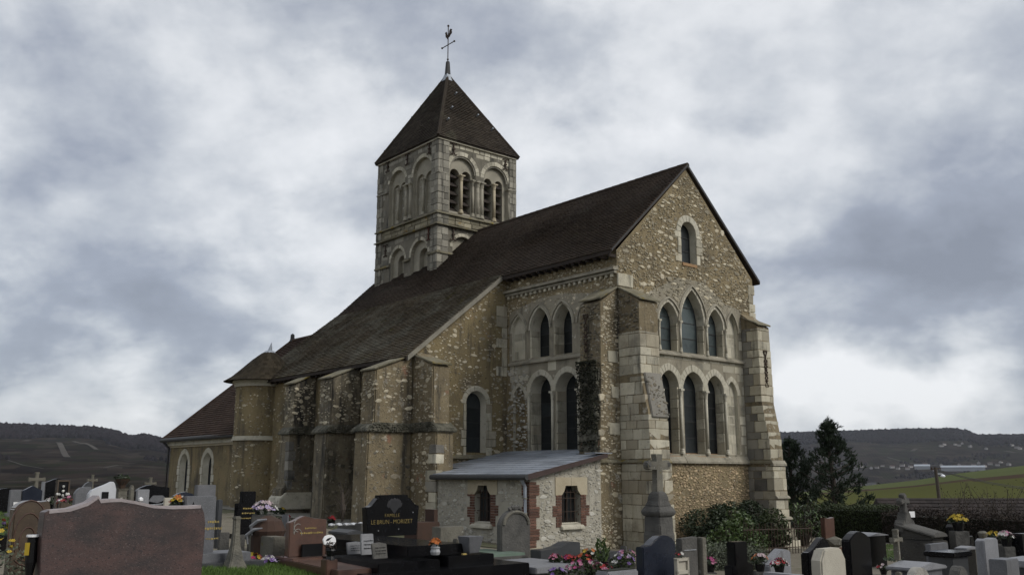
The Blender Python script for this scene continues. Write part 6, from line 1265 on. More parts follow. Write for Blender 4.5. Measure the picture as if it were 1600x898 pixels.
flowers('flower_pot', 'pink and white flowers at the foot of the black stepped gravestone', (at(392, 797, 17.5)), .18, ['pink', 'white', 'pale'], 26, .12, None, .045); flowers('flower_pot', 'lilac and white bunch before the black stepped gravestone', at(412, 803, 16.8), .27, ['lilac', 'white', 'pale'], 60, .24, None, .05, drop=2); flowers('flower_pot', 'small yellow flowers right of the lilac bunch', at(436, 803, 16.8), .16, ['yellow'], 12, .14, None, .03, leaf=110)
m = MB(); p = onground(372, 16.2); o = thing('plaque_group', 'old small stone plaques on a grave beside the tapering stone', 'plaque', p, ANG); 
for x in (-.28, .0, .24): m = MB(); m.box(x, x + .18, -.03, .03, 0, random.uniform(.22, .36)); m.build('plaque', 'old_stone', o, bevel=.01)
# 18 weathered tapering stone
d = 14.0; p = onground(374, d); o = thing('broken_monument', 'weathered pale stone tapering upward with flared foot, cross missing', 'monument', p, ANG, G_GR); H = at(374, 806, d).z - p[2]; m = MB(); m.lathe([(.24, -.1), (.21, .02), (.14, .14), (.085, H * .45), (.065, H * .7), (.062, H * .93), (.075, H * .95), (.075, H)], 4, sq=True); m.build('shaft', 'lichen_stone', o, bevel=.015)
# 19 brown pot with pale curved horns
p = at(418, 838, 15.8); o = thing('planter', 'dark brown rounded planter with two pale curved rims', 'planter', (p.x, p.y, gz(p.x, p.y)), 0); hb = p.z - gz(p.x, p.y); m = MB(); m.lathe([(.26, -.05), (.27, hb + .02), (.30, hb + .1), (.22, hb + .26), (.05, hb + .34)], 14); m.build('bowl', 'terracotta', o)
for x, z_ in ((-.2, .12), (-.26, -.02)): m = MB(); m.tube([(x, -.22, hb + z_ - .08), (x - .02, -.24, hb + z_ + .06), (x + .1, -.26, hb + z_ + .15), (x + .24, -.26, hb + z_ + .17)], [.015, .03, .03, .015], 6); m.build('pale_rim', 'pale_granite', o)
flowers('dead_foliage', 'rust-brown dead plants beside the brown planter', at(440, 822, 16), .34, ['red'], 4, .2, None, .03, leaf=150, leafmat='brown_hedge_leaf')
# 20 red granite stele with slab
g = stele(450, 514, 805, 15.0, [(0, .84), (.12, .88), (.25, .94), (.38, 1), (.5, .97), (.65, .93), (.8, .92), (1, .90)], 'red_granite', 'red-brown polished gravestone with carved leaves and gold writing', th=.14, ybot=None, plinth=(.08, .16, .3), slab=(1.7, .10, 1.35)); strokes(g.s, -.06, .14, g.H * .74, -.073, .028, 'gold', 6); strokes(g.s, -.14, .26, g.H * .64, -.073, .036, 'gold', 11)
for k in range(3): m = MB(); m.tube([(-.18 + .07 * math.cos(a * pi / 8 + k), -.074, g.H * (.62 + .1 * k) + .10 * math.sin(a * pi / 8 + k)) for a in range(8)], .006, 4); m.build('carved_line', 'pale_old_stone', g.s)
o = tag(MB().box(-.16, .2, -.02, .02, 0, .20).build('memorial_plaque', 'plaque_black', None, bevel=.006, loc=tuple(g.o.location + UX * .03 - VX * .12 + Vector((0, 0, .15))), rz=ANG), 'dark plaque leaning on the red-brown gravestone', 'plaque')
stele(394, 452, 836, 15.6, FLAT, 'lichen_stone', 'long pale grave kerb left of the red-brown gravestone', th=.9, cat='grave slab', name='grave_slab'); pk = gp0(425, 862); o = thing('grave_kerb', 'low pale concrete kerb running diagonally beside the lawn', 'kerb', pk, ANG - .12); m = MB(); m.box(-.08, .08, -2.2, 0, -.3, .09); m.build('edging', 'concrete', o, bevel=.01)
for px, py, d, cols, r, lb in ((395, 868, 13.7, ['magenta', 'red', 'yellow'], .17, 'bright crimson and yellow flowers at the edge of the lawn'), (420, 872, 13.5, ['lilac', 'white', 'purple'], .17, 'pale lilac flowers at the edge of the lawn'), (449, 873, 13.4, ['pale', 'white'], .19, 'whitish pink flowers with green leaves by the kerb')): flowers('flower_pot', lb, gp0(px, py + 11), r, cols, 60, r * .9, None, .034, leaf=120)
# 21 white heart-shaped plaque on a small vase
p = at(514, 868, 13.6); o = thing('heart_plaque', 'white rounded plaque with a small black motif above a dark flower vase', 'plaque', p, ANG); hz_ = at(514, 835, 13.6).z - p.z; m = MB(); m.box(-.09, .09, -.10, .07, -.6, -.04); m.build('base', 'red_granite', o, bevel=.01); m = MB(); P = [(-.02, hz_ * .45), (.06, hz_ * .5), (.10, hz_ * .66), (.09, hz_ * .84), (.05, hz_ * .97), (-.02, hz_), (-.08, hz_ * .95), (-.11, hz_ * .78), (-.09, hz_ * .56)]; m.prism(P, lambda x, z, y: (x, y, z), -.015, .015); m.build('plate', 'white_enamel', o, bevel=.005)
m = MB(); m.prism([(-.07, hz_ * .72), (-.02, hz_ * .74), (.03, hz_ * .90), (-.02, hz_ * .86), (-.05, hz_ * .82)], lambda x, z, y: (x, y, z), -.02, -.015); m.build('motif', 'plaque_black', o); m = MB(); m.lathe([(.07, -.05), (.05, 0), (.07, .08), (.05, .12)], 10, (0, -.04, 0)); m.build('vase', 'plaque_black', o); m = MB(); leafmb(m, 60, ell((0, -.05, .14), (.1, .08, .06)), .03, .07); m.build('foliage', 'brown_hedge_leaf', o)
# 22-24 black family tomb: stele with names, ledger, wide plinth and raised slabs
pf = wz(575, 898, .30); gzf = gz(pf.x, pf.y); tomb = thing('family_tomb', 'black granite family tomb with a tall shouldered stele and wide stepped base', 'tomb', (pf.x, pf.y, 0), ANG, G_GR)
TL = lambda w: ((Vector((w.x, w.y, 0)) - Vector((pf.x, pf.y, 0))).dot(UX), (Vector((w.x, w.y, 0)) - Vector((pf.x, pf.y, 0))).dot(VX))
m = MB(); m.box(0, 2.95, -.02, 2.75, -.6, .30); m.build('plinth', 'black_granite', tomb, bevel=.012)
a, b, c, d_ = [TL(wz(x, y, .43)) for x, y in ((591, 880), (652, 869), (535, 866), (603, 857))]; m = MB(); m.box(a[0], b[0], a[1], c[1], .30, .43); m.build('raised_slab', 'black_granite', tomb, bevel=.012)
a, b = TL(wz(637, 853, .62)), TL(wz(705, 848, .62)); sl = TL(wz(577, 834, .62)); m = MB(); m.box(a[0], a[0] + 1.05, a[1], a[1] + 3.0, .46, .62); m.build('ledger', 'black_granite', tomb, bevel=.012); m = MB(); m.box(a[0] - .03, a[0] + 1.25, a[1] + .1, a[1] + 3.0, -.3, .46); m.build('plinth', 'black_granite', tomb, bevel=.012)
dS = at(612, 742, 17.0); sx, sy = TL(dS); ku, kv = factors(612); Wd = (89 * 17.0 * CP / F - kv * .16) / ku; zt = at(612, 772.5, 17.0).z; zb = .60; Hs = zt - zb
pr = [(.035, 0), (0, .70), (.05, .715), (.10, .75), (.15, .83), (.20, .915), (.235, .93), (.235, .995), (.5, 1.005), (.78, .995), (.78, .935), (.82, .915), (.87, .83), (.92, .76), (1, .72), (.965, 0)]
m = MB(); m.prism([(sx + (x - .5) * Wd, zb + Hs * h) for x, h in pr], lambda x, z, y: (x, y, z), sy - .08, sy + .08); st = m.build('stele', 'black_granite', tomb, bevel=.008)
text('FAMILLE', .088, st, sx - .02, zb + Hs * .46, sy - .084, 'gold', .36); words = [text(w_, .105, st, 0, zb + Hs * .30, sy - .084, 'gold') for w_ in ('LE', 'BRUN', '-', 'MORIZET')]; ws_ = [max(v.co.x for v in o_.data.vertices) - min(v.co.x for v in o_.data.vertices) for o_ in words]; gp_ = .038; kx = Wd * .78 / (sum(ws_) + 3 * gp_); xx = sx - .02 - Wd * .39
for o_, w_ in zip(words, ws_): o_.location.x = xx + w_ * kx / 2; o_.scale.x = kx; xx += (w_ + gp_) * kx
m = MB(); cx_, cz_ = sx + .02, zb + Hs * .76
for k in range(7): a_ = pi * (k / 6) ; m.blob((cx_ + .13 * math.cos(a_) * .9, sy - .083, cz_ + .07 * math.sin(a_)), .05, 1, .12, 1, .25)
m.prism([(cx_ - .15, cz_ + .02), (cx_, cz_ - .16), (cx_ + .15, cz_ + .02), (cx_, cz_ + .08)], lambda x, z, y: (x, y, z), sy - .087, sy - .079); m.build('carved_flower', 'etched', st)
m = MB(); [m.blob((sx + x, sy - .083, zb + Hs * h), .012) for x, h in ((-.3, .14), (.12, .16), (.42, .56))]; m.build('stud', 'silver', st)
a, b = TL(wz(700, 872, .42)), TL(wz(776, 866, .42)); m = MB(); m.box(a[0], a[0] + .9, a[1], a[1] + .9, .30, .45); m.build('raised_slab', 'black_granite', tomb, bevel=.012)
def plaque(px, py, w, h, d, mat, lb, tilt=.25, cut=False):
    p = at(px, py, d); o = thing('memorial_plaque', lb, 'plaque', p, ANG, 'plaques on the black tomb'); m = MB(); P = [(-w / 2, 0), (w / 2, 0), (w / 2 + .01, h * .9), (w * .1, h), (-w / 2, h * .94)] if cut else [(-w / 2, 0), (w / 2, 0), (w / 2, h), (-w / 2, h)]
    m.prism(P, lambda x, z, y: (x, y + z * tilt, z), -.015, .02); s = m.build('slab', mat, o, bevel=.006)
    for k in range(3): strokes(s, -w * .3, w * .4, h * (.28 + .18 * k), -.018 + h * (.28 + .18 * k) * tilt, h * .06, 'plaque_black', 5)
plaque(556, 865, .27, .17, 13.6, 'grey_granite', 'wide grey plaque, left of the three on the black slab', cut=True); plaque(574, 866, .20, .28, 13.4, 'pale_granite', 'tall pale grey plaque, middle one of the three on the black slab', .12); plaque(594, 872, .23, .21, 13.1, 'old_stone', 'rough dark grey plaque, right one of the three on the black slab', .3, True)
o = flowers('rose_pot', 'single orange rose in a silver pot on the black tomb', at(680, 866, 14.0), .09, ['orange'], 40, .10, None, .04, leaf=12, drop=False); o.location.z += .12; m = MB(); m.lathe([(.06, -.12), (.075, -.08), (.06, -.04), (.07, -.02), (.02, .04)], 10); m.build('pot', 'silver', o)
p = at(735, 863, 14.9); o = thing('stone_vase', 'grey trapezoid stone vase on the black tomb', 'vase', p, ANG); m = MB(); m.lathe([(.13, 0), (.14, .02), (.21, .25), (.17, .25)], 4, sq=True); m.build('body', 'grey_granite', o, bevel=.008); stele(708, 722, 841, 15.2, FLAT, 'lichen_stone', 'small mossy block left of the trapezoid vase', th=.12, name='stone_block', cat='stone')
o = tag(MB().box(-.035, .035, -.02, .02, 0, .02).build('brass_tag', 'gold', None, loc=tuple(at(725, 866, 14.2)), rz=ANG), 'tiny brass tag on the black slab', 'tag')
p = onground(757, 18.5); o = thing('green_grave', 'low grave filled with pale green gravel behind the rounded old stone', 'grave slab', p, ANG, G_GR); m = MB(); m.box(-.5, .7, -.5, .8, -.2, .1); m.build('kerb', 'old_stone', o, bevel=.02); m = MB(); m.box(-.45, .65, -.45, .75, .1, .15); m.build('gravel', 'green_water', o)
stele(676, 726, 822, 19.5, FLAT, 'lichen_stone', 'low pale stone kerb at the foot of the aisle wall', th=.3, name='stone_kerb', cat='kerb'); p = onground(660, 21); o = thing('rusty_box', 'rust-brown box and upright board left of the shed', 'box', p, ANG); m = MB(); m.box(-.25, .35, -.2, .3, -.3, at(660, 815, 21).z - p[2]); m.build('box', 'terracotta', o, bevel=.01); m = MB(); m.box(.3, .4, -.05, .3, -.3, at(660, 796, 21).z - p[2]); m.build('board', 'terracotta', o)
# 25 rounded old stone with carved arch
g = stele(776, 829, 794, None, [(0, .70), (.03, .76), (.08, .82), (.18, .90), (.32, .96), (.5, .985), (.68, .96), (.82, .90), (.92, .82), (.97, .76), (1, .70)], 'old_stone', 'tall round-headed weathered gravestone with a carved arch, before the shed', th=.16, ybot=876, bev=.02)
hood_ = [(-g.W * .5 + .06 + (g.W - .12) * (.5 - .5 * math.cos(pi * i / 14)), -.085, g.H * .70 + g.H * .24 * math.sin(pi * i / 14)) for i in range(15)]; m = MB(); m.tube(hood_, .035, 6); m.build('carved_arch', 'lichen_stone', g.s)
m = MB(); [m.blob((x, -.04, g.H * .99 + z_), r_, jit=.25) for x, z_, r_ in ((-.13, .0, .05), (.0, .02, .075), (.13, 0, .045), (-.06, .03, .045), (.07, .03, .045))]; m.build('carved_crest', 'old_stone', g.s)
g = stele(828, 906, 846, 18.6, [(0, .72), (.3, .74), (.5, .82), (.68, .97), (.8, 1), (1, .96)], 'dark_granite', 'low dark wave-topped headstone at the foot of the shed', th=.3)
p = wz(815, 884, .22); o = thing('grave_slab', 'pale grey granite ledger slab with flower pots, right of the rounded stone', 'grave slab', (p.x, p.y, 0), ANG, G_GR); m = MB(); m.box(.0, 1.15, -.35, 1.1, .12, .22); m.build('ledger', 'pale_granite', o, bevel=.012); m = MB(); m.box(.05, 1.1, -.3, 1.05, -.4, .12); m.build('kerb', 'old_stone', o, bevel=.012)
FLO = [(868, 873, 14.6, .12, ['pink', 'red'], 'low dish of pink flowers on the pale ledger slab'), (890, 874, 14.4, .12, ['red', 'magenta'], 'rusty red flower dish on the pale ledger slab'), (870, 893, 13.2, .13, ['purple', 'lilac'], 'purple pansies at the bottom below the pale slab'), (912, 870, 14.6, .13, ['red', 'orange'], 'red flowers near the orange gerbera'), (921, 864, 14.9, .15, ['white', 'orange', 'yellow'], 'white and orange flowers in the middle of the flower bed'),
       (908, 890, 13.4, .22, ['magenta', 'pink'], 'hot pink cyclamen at the bottom of the flower bed'), (928, 884, 13.6, .15, ['magenta', 'white'], 'magenta and white cyclamen in the bed'), (940, 889, 13.3, .16, ['pink', 'red'], 'rose-red flowers low in the bed'), (972, 878, 13.6, .19, ['lilac', 'purple', 'white'], 'lilac flowers left of the navy gravestone'), (978, 868, 13.9, .16, ['pink', 'lilac'], 'tall pink spray left of the navy gravestone')]
for k_, (px, py, d, r, cols, lb) in enumerate(FLO): flowers('flower_pot', lb, at(px, py + 9, d) if k_ > 1 else wz(px, py + 4, .225), r * 1.25, cols, 30, r * 1.15, None, .03, leaf=190, leafmat='hedge_leaf', drop=2 if k_ > 1 else False)
m = MB(); p = at(941, 876, 14.0); o = thing('potted_plant', 'upright lime green fern in the flower bed', 'plant', p, 0); leafmb(m, 150, ell((0, 0, .14), (.11, .1, .2)), .05, .13, .3, 1.5); m.build('foliage', 'bright_leaf', o); m = MB(); m.lathe([(.08, -.12), (.1, 0)], 10); m.build('pot', 'plaque_black', o)
stele(966, 978, 852, 15.5, FLAT, 'old_stone', 'small grey stone post behind the pink spray', th=.12, name='stone_post', cat='post'); stele(930, 968, 860, 16.5, FLAT, 'dark_granite', 'low dark grave edge behind the lime fern', th=.3)
p = at(965, 902, 12.6); o = thing('trough', 'pale trough cut by the bottom edge under the lilac flowers', 'planter', p, ANG); m = MB(); m.box(-.3, .28, -.12, .12, -.3, .1); m.build('body', 'pale_granite', o, bevel=.02); m = MB(); m.box(-.26, .24, -.08, .08, .1, .11); m.build('soil', 'core_shade_soil', o)
# 28 navy gravestone
stele(990, 1053, 835.5, 13.0, [(0, .86), (.1, .86), (.22, .88), (.38, .95), (.52, .99), (.64, 1), (.78, .985), (.9, .95), (1, .88)], 'navy_granite', 'dark navy gravestone with a curved wave top before the monument cross', th=.14)
# 29 cross monument
d = 20.0; p = onground(1027, d); H = at(1024, 709, d).z - p[2]; o = thing('monument_cross', 'tall dark stone cross on a tapering pedestal in front of the pale buttress', 'cross', p, ANG, 'stone crosses in the churchyard')
zq = lambda y: at(1024, y, d).z - p[2]
m = MB(); m.lathe([(.33, -.2), (.33, zq(835)), (.31, zq(830)), (.30, zq(806))], 4, sq=True); m.build('base', 'old_stone', o, bevel=.015); m = MB(); m.lathe([(.31, zq(806)), (.35, zq(803)), (.375, zq(799)), (.34, zq(795)), (.29, zq(790))], 4, sq=True); m.build('cornice', 'old_stone', o, bevel=.01)
m = MB(); m.lathe([(.29, zq(790)), (.23, zq(782)), (.22, zq(776)), (.19, zq(771)), (.17, zq(769)), (.10, zq(766))], 4, sq=True); m.build('pedestal', 'old_stone', o, bevel=.015)
c, hz_ = .085, zq(727); m = MB(); m.prism([(-c * 1.1, zq(769)), (c * 1.1, zq(769)), (c, hz_ - c), (.26, hz_ - c), (.34, hz_ - .06), (.36, hz_ + .02), (.31, hz_ + .11), (.24, hz_ + .09), (c, hz_ + c), (c * 1.1, H - .06), (c * 1.3, H), (-c * 1.3, H), (-c * 1.1, H - .06), (-c, hz_ + c), (-.24, hz_ + .09), (-.31, hz_ + .11), (-.36, hz_ + .02), (-.34, hz_ - .06), (-.26, hz_ - c), (-c, hz_ - c)], lambda x, z, y: (x, y, z), -.07, .07); m.build('cross', 'lichen_stone', o, bevel=.015)
for s in (-1, 1): m = MB(); m.blob((s * .30, -.02, hz_ + .02), .09, .9, 1, 1, .25); m.build('carved_end', 'old_stone', o)
m = MB(); m.box(-.33, -.16, -.33, -.16, -.2, zq(818)); m.build('side_block', 'old_stone', o, bevel=.02)
g = stele(1052, 1092, 838, 17.5, [(0, .97), (.8, 1), (.8, 1)], 'old_stone', 'flat grey slab between the navy stone and the clipped grey shrubs', th=.14); m = MB(); m.box(g.W / 2 - .06, g.W / 2 + .06, -.14, .02, -.2, g.H * .98); m.build('pillar', 'lichen_stone', g.o, bevel=.01); m = MB(); m.box(-g.W * .4, g.W * .2, -.085, -.07, g.H * .70, g.H * .72); m.build('metal_bar', 'silver', g.s)
p = at(1066, 905, 12.8); o = thing('white_stand', 'small white chair-like stand with flowers behind the navy gravestone', 'stand', p, ANG); hz_ = at(1066, 871, 12.8).z - p.z; m = MB(); m.box(-.12, -.09, -.03, .03, -.3, hz_); m.box(.09, .12, -.03, .03, -.3, hz_); m.box(-.12, .12, -.03, .03, hz_ - .04, hz_); m.box(-.12, .12, -.03, .03, hz_ * .25, hz_ * .25 + .05); m.box(-.09, .09, .0, .02, hz_ * .2, hz_ - .02); m.build('frame', 'cream_stone', o, bevel=.006)
flowers('flower_pot', 'red and white sprigs on the white stand', at(1062, 870, 12.8), .10, ['white', 'red'], 12, .06, None, .025, leaf=20, drop=False); flowers('flower_bed', 'mixed pale pebbles and flowers between the white stand and the black gravestone', at(1110, 884, 15), .45, ['white', 'pale', 'orange'], 60, .14, None, .035, leaf=240, leafmat='hedge_leaf'); flowers('flower_pot', 'dark pink flowers low left of the black stepped-shoulder stone', at(1110, 893, 13.2), .12, ['magenta', 'pink'], 22, .12, .07, .03)
# clipped grey shrubs
hedge('hedge', 'low clipped grey-green shrub row in front of the bushes', onground(1050, 19.4), onground(1192, 20.6), .55, .50, .42, 'olive_leaf', 5200, .025, .055, .06)
# 32-36
g = stele(1125, 1171, 845, 12.8, [(0, .70), (.14, .70), (.14, .73), (.14, 1), (.74, 1), (.74, .72), (1, .70)], 'black_granite', 'black gravestone with stepped shoulders, left of the grey slanted one', th=.14); g.o.location.z -= 0
stele(1180, 1229, 857, 13.2, [(0, .78), (.25, .87), (.5, .95), (.68, 1), (.8, .99), (1, .96)], 'pale_granite', 'grey granite gravestone with a slanting angular top', th=.16); flowers('flower_pot', 'faded orange flowers in front of the slanted grey gravestone', at(1188, 892, 12.6), .13, ['orange', 'pale'], 36, .15, .07, .03, drop=2); flowers('flower_pot', 'bright red and white roses below the slanted grey gravestone', at(1218, 895, 12.3), .13, ['red', 'white', 'magenta'], 44, .09, .07, .035, drop=2); stele(1183, 1248, 895, 11.6, FLAT, 'pale_granite', 'pale slab edge at the bottom under the red roses', th=.5, name='grave_slab', cat='grave slab')
stele(1243, 1292, 840, 14.8, [(0, .80), (.12, .81), (.3, .86), (.5, .94), (.66, 1), (.76, 1), (.88, .95), (1, .86)], 'black_granite', 'black gravestone with an upswept wave top behind the cream one', th=.14, bev=.02)
stele(1258, 1313, 855.5, 12.4, CHAMF, 'cream_stone', 'cream stone gravestone with cut corners', th=.16, bev=.02)
g = stele(1307, 1353, 829.5, 14.6, ARCHED, 'black_granite', 'tall black arched gravestone on a stepped base, right of the cream one', th=.15, plinth=(.06, .18, .12), bev=.02)
# 37-41 right background
g = stele(1277, 1299, 807.5, 27, [(0, 1), (.2, .97), (.5, .955), (.8, .97), (1, 1)], 'red_granite', 'small reddish gravestone with dipped top below the clipped hedge', th=.14, plinth=(.04, .1, .2)); p = onground(1307, 26); o = thing('rough_stones', 'two rough pale boulders beside the reddish gravestone', 'stone', p, 0)
for x, z_, r in ((-.16, .32, .22), (.22, .24, .16)): m = MB(); m.blob((x, 0, z_), r, 1.2, .8, .8, .2); m.build('boulder', 'lichen_stone', o)
def slab_tomb(px0, px1, py, d, lu, lv, h, mat, label, ridge=.0, kerb='dark_granite'):
    xc = (px0 + px1) / 2; ku, kv = factors(xc); wd = (px1 - px0) * d * CP / F; lu = min(lu, .5 * wd / ku); lv = (wd - ku * lu) / kv; p = at(xc, 742, d); z = gz(p.x, p.y); zt = at(xc, py, d).z - z; o = thing('slab_tomb', label, 'tomb', (p.x, p.y, z), ANG, G_GR); m = MB(); a, b = lu / 2, lv / 2; h0 = zt - h
    m.hexa([(-a, -b, h0), (a, -b, h0), (a, b, h0), (-a, b, h0), (-a, -b, zt - ridge), (a, -b, zt - ridge), (a, b, zt - ridge), (-a, b, zt - ridge)]) if not ridge else m.prism([(-a, h0), (a, h0), (a, zt - ridge), (0, zt), (-a, zt - ridge)], lambda x, zz, y: (x, y, zz), -b, b)
    m.build('ledger', mat, o, bevel=.015); m = MB(); m.box(-a + .06, a - .06, -b + .06, b - .06, -.3, h0); m.build('base', kerb, o, bevel=.01); return o, zt
slab_tomb(1320, 1382, 831, 22.5, 1.1, 1.9, .07, 'pale_granite', 'pale flat-topped slab tomb behind the tall black gravestone', .06, 'black_granite')
# sarcophagus with cross
d = 21.5; p = onground(1432, d); z0 = p[2]; o = thing('sarcophagus', 'old carved stone sarcophagus with a cross standing at its head', 'tomb', p, ANG - .02, G_GR); q0 = wz(1396, 812, at(1396, 812, 22.5).z); zl = lambda y, dd=d: at(1432, y, dd).z - z0; Lw = .95; ln = .74
for nm, a, b, y0, y1, mt in (('foot', .33, ln / 2 + .06, 852, 843, 'dark_old_stone'), ('body', .25, ln / 2, 843, 824, 'dark_old_stone')):
    m = MB(); m.box(-a, a, -b, b, -.3 if nm == 'foot' else zl(y0), zl(y1)); m.build(nm, mt, o, bevel=.02)
m = MB(); zt = zl(824); m.prism([(-.29, zt), (.29, zt), (.31, zt + .03), (.27, zt + .07), (.12, zt + .11), (-.12, zt + .11), (-.27, zt + .07), (-.31, zt + .03)], lambda x, z, y: (x, y, z), -ln / 2 - .08, ln / 2 + .08); m.build('lid', 'old_stone', o, bevel=.015)
for ch_ in o.children:
    for v in ch_.data.vertices:
        if v.co.z > zl(838) + .02: v.co.z -= .17 * (ln / 2 - v.co.y) / ln
hd = ln / 2 + .02; cz0 = zl(812, d + .8); ct = at(1397, 769, d + .6).z - z0; m = MB(); m.prism([(-.27, zt - .1), (.27, zt - .1), (.27, cz0 - .05), (.2, cz0 + .05), (.16, cz0 + .0), (.08, cz0 + .20), (-.08, cz0 + .20), (-.16, cz0 + .0), (-.2, cz0 + .05), (-.27, cz0 - .05)], lambda x, z, y: (x, y, z), hd - .12, hd + .10); m.build('head_block', 'old_stone', o, bevel=.015)
hc = ct - .19; c = .05; m = MB(); m.prism([(-.10, cz0 + .18), (.10, cz0 + .18), (c, hc - c), (.11, hc - c), (.16, hc - .09), (.20, hc), (.16, hc + .09), (.11, hc + c), (c, hc + c), (.085, ct - .05), (0, ct), (-.085, ct - .05), (-c, hc + c), (-.11, hc + c), (-.16, hc + .09), (-.20, hc), (-.16, hc - .09), (-.11, hc - c), (-c, hc - c)], lambda x, z, y: (x, y, z), hd - .08, hd + .05); m.build('cross', 'old_stone', o, bevel=.015)
m = MB(); [m.prism([(-.25 + k * .18, zl(838)), (-.11 + k * .18, zl(838)), (-.11 + k * .18, zl(835)), (-.18 + k * .18, zl(834)), (-.25 + k * .18, zl(835))], lambda x, z, y: (x, y, z), -ln / 2 - .015, -ln / 2 + .02) for k in range(3)]; m.build('carved_panel', 'lichen_stone', o)
# slender foreground cross
stone_cross(1392, 826, 14.0, .42, .13, 'lichen_stone', 'slender weathered cross in front of the grey slab tomb', ped=[(.13, -.3), (.13, 0), (.075, .05), (.06, .5), (.055, .62)], th=.08, ends=True)
for k in range(1): pass
o, zt = slab_tomb(1372, 1468, 876, 15.2, .95, 1.5, .12, 'pale_granite', 'grey granite slab tomb with a low ridge, behind the slender cross', .07, 'grey_granite'); m = MB(); leafmb(m, 40, ell((-.1, .3, zt + .02), (.25, .12, .03)), .05, .1); m.build('metal_spray', 'dark_leaf', o)
stele(1402, 1440, 885, 12.4, rounded(8, .5, .2), 'pale_old_stone', 'short round-shouldered weathered stone at the bottom, right of the slender cross', th=.12); stele(1467, 1499, 883, 12.6, rounded(8, .5, .22), 'old_stone', 'short round-topped grey stone at the bottom near the path', th=.14); flowers('flower_pot', 'small red flowers at the bottom by the slender cross', at(1381, 897, 12.6), .1, ['red', 'pale'], 16, .08, .05, .025)
slab_tomb(1432, 1508, 860, 17.8, .75, 1.7, .09, 'black_granite', 'low black slab tomb along the path, below the sarcophagus'); stele(1436, 1472, 848, 18.6, FLAT, 'grey_granite', 'small grey headstone of the low black slab', th=.1)
g = stele(1513, 1549, 840, 16.5, [(0, .96), (.15, 1), (.5, .98), (.9, 1), (1, .97)], 'pale_granite', 'pale grey headstone with a bowed top on the right', th=.16, plinth=(.1, .1, .25), base_mat='grey_granite'); m = MB(); m.box(-.08, .12, -.11, -.08, .14, .3); m.build('plaque', 'dark_granite', g.s)
stele(1531, 1578, 872, 13.6, FLAT, 'grey_granite', 'thick square grey stone block at the lower right', th=.24); slab_tomb(1540, 1640, 872, 15.8, 1.1, 1.9, .1, 'pale_granite', 'grey ledger slab cut by the right edge')
g = stele(1477, 1489, 818, 22.5, [(0, .9), (.6, 1), (1, .93)], 'black_granite', 'narrow black gravestone with a white edge by the hedge', th=.3); flowers('flower_pot', 'yellow chrysanthemums in front of the brown hedge', at(1498, 829, 21.5), .26, ['yellow'], 60, .2, .14, .045, drop=2); slab_tomb(1480, 1520, 852, 19.5, .8, 1.4, .07, 'pale_granite', 'whitish slab left of the bowed headstone', .03, 'black_granite')
stele(1466, 1512, 836, 22, FLAT, 'black_granite', 'low black grave at the foot of the yellow chrysanthemums', th=.6); flowers('flower_pot', 'yellow flowers right of the bowed headstone', at(1554, 849, 18.5), .17, ['yellow'], 40, .13, .09, .035, drop=2); flowers('flower_pot', 'pink and white bouquet near the right edge', at(1573, 853, 17.8), .17, ['pink', 'pale', 'white'], 44, .16, .1, .04, drop=2)
stele(1570, 1625, 831, 18.2, [(0, 1), (1, .97)], 'black_granite', 'black polished gravestone at the right edge', th=.2); stele(1543, 1572, 858, 18.5, FLAT, 'lichen_stone', 'low mossy kerb under the yellow flowers on the right', th=.3, name='grave_kerb', cat='kerb')
p = at(1536, 838, 21); o = thing('small_urn', 'little pale urn behind the bowed headstone', 'urn', (p.x, p.y, gz(p.x, p.y)), 0); hz_ = p.z - o.location.z; m = MB(); m.lathe([(.12, -.1), (.12, hz_ - .1), (.05, hz_ - .06), (.09, hz_ + .02), (.11, hz_ + .08), (.06, hz_ + .12)], 10); m.build('body', 'lichen_stone', o)
p = at(1425, 803, 29.75); tag(MB().box(-.10, .10, -.01, .01, -.09, .09).build('paper_notice', 'white_enamel', None, loc=(p.x, p.y, p.z), rz=.3), 'small white paper notice fixed to the brown hedge', 'notice')
# iron railing by the far buttress
o = thing('iron_railing', 'thin iron railing round the foot of the far right buttress', 'railing', (0, 0, 0), 0); A = Vector(onground(1158, 24.5)); B = Vector(onground(1262, 26.5)); zt = .60
for k in range(2): m = MB(); m.tube([A + Vector((0, 0, .15 + k * .48)), B + Vector((0, 0, .15 + k * .48))], .014, 5); m.build('rail', 'iron', o)
for k in range(24): q = A.lerp(B, k / 23); q.z = gz(q.x, q.y); m = MB(); m.tube([q, q + Vector((0, 0, .74 + (.06 if k % 2 else 0)))], .011, 5); m.build('bar', 'iron', o)
# dark thin dead shrub by the aisle
p = onground(537, 24); o = thing('dead_sapling', 'thin dark leafless sapling in front of the aisle buttresses', 'tree', p, 0); hz_ = at(537, 765, 24).z - p[2]; m = MB(); m.tube([(0, 0, -.1), (.02, 0, hz_ * .5), (-.03, 0, hz_)], [.085, .07, .03], 7); m.build('trunk', 'bark', o); m = MB()
for k in range(16): z_ = random.uniform(.25, .95) * hz_; a = random.uniform(0, 6.28); m.tube([(0, 0, z_), (.12 * math.cos(a), .12 * math.sin(a), z_ + .14), (.2 * math.cos(a), .2 * math.sin(a), z_ + .3)], [.012, .008, .004], 4)
m.build('branches', 'bark', o)
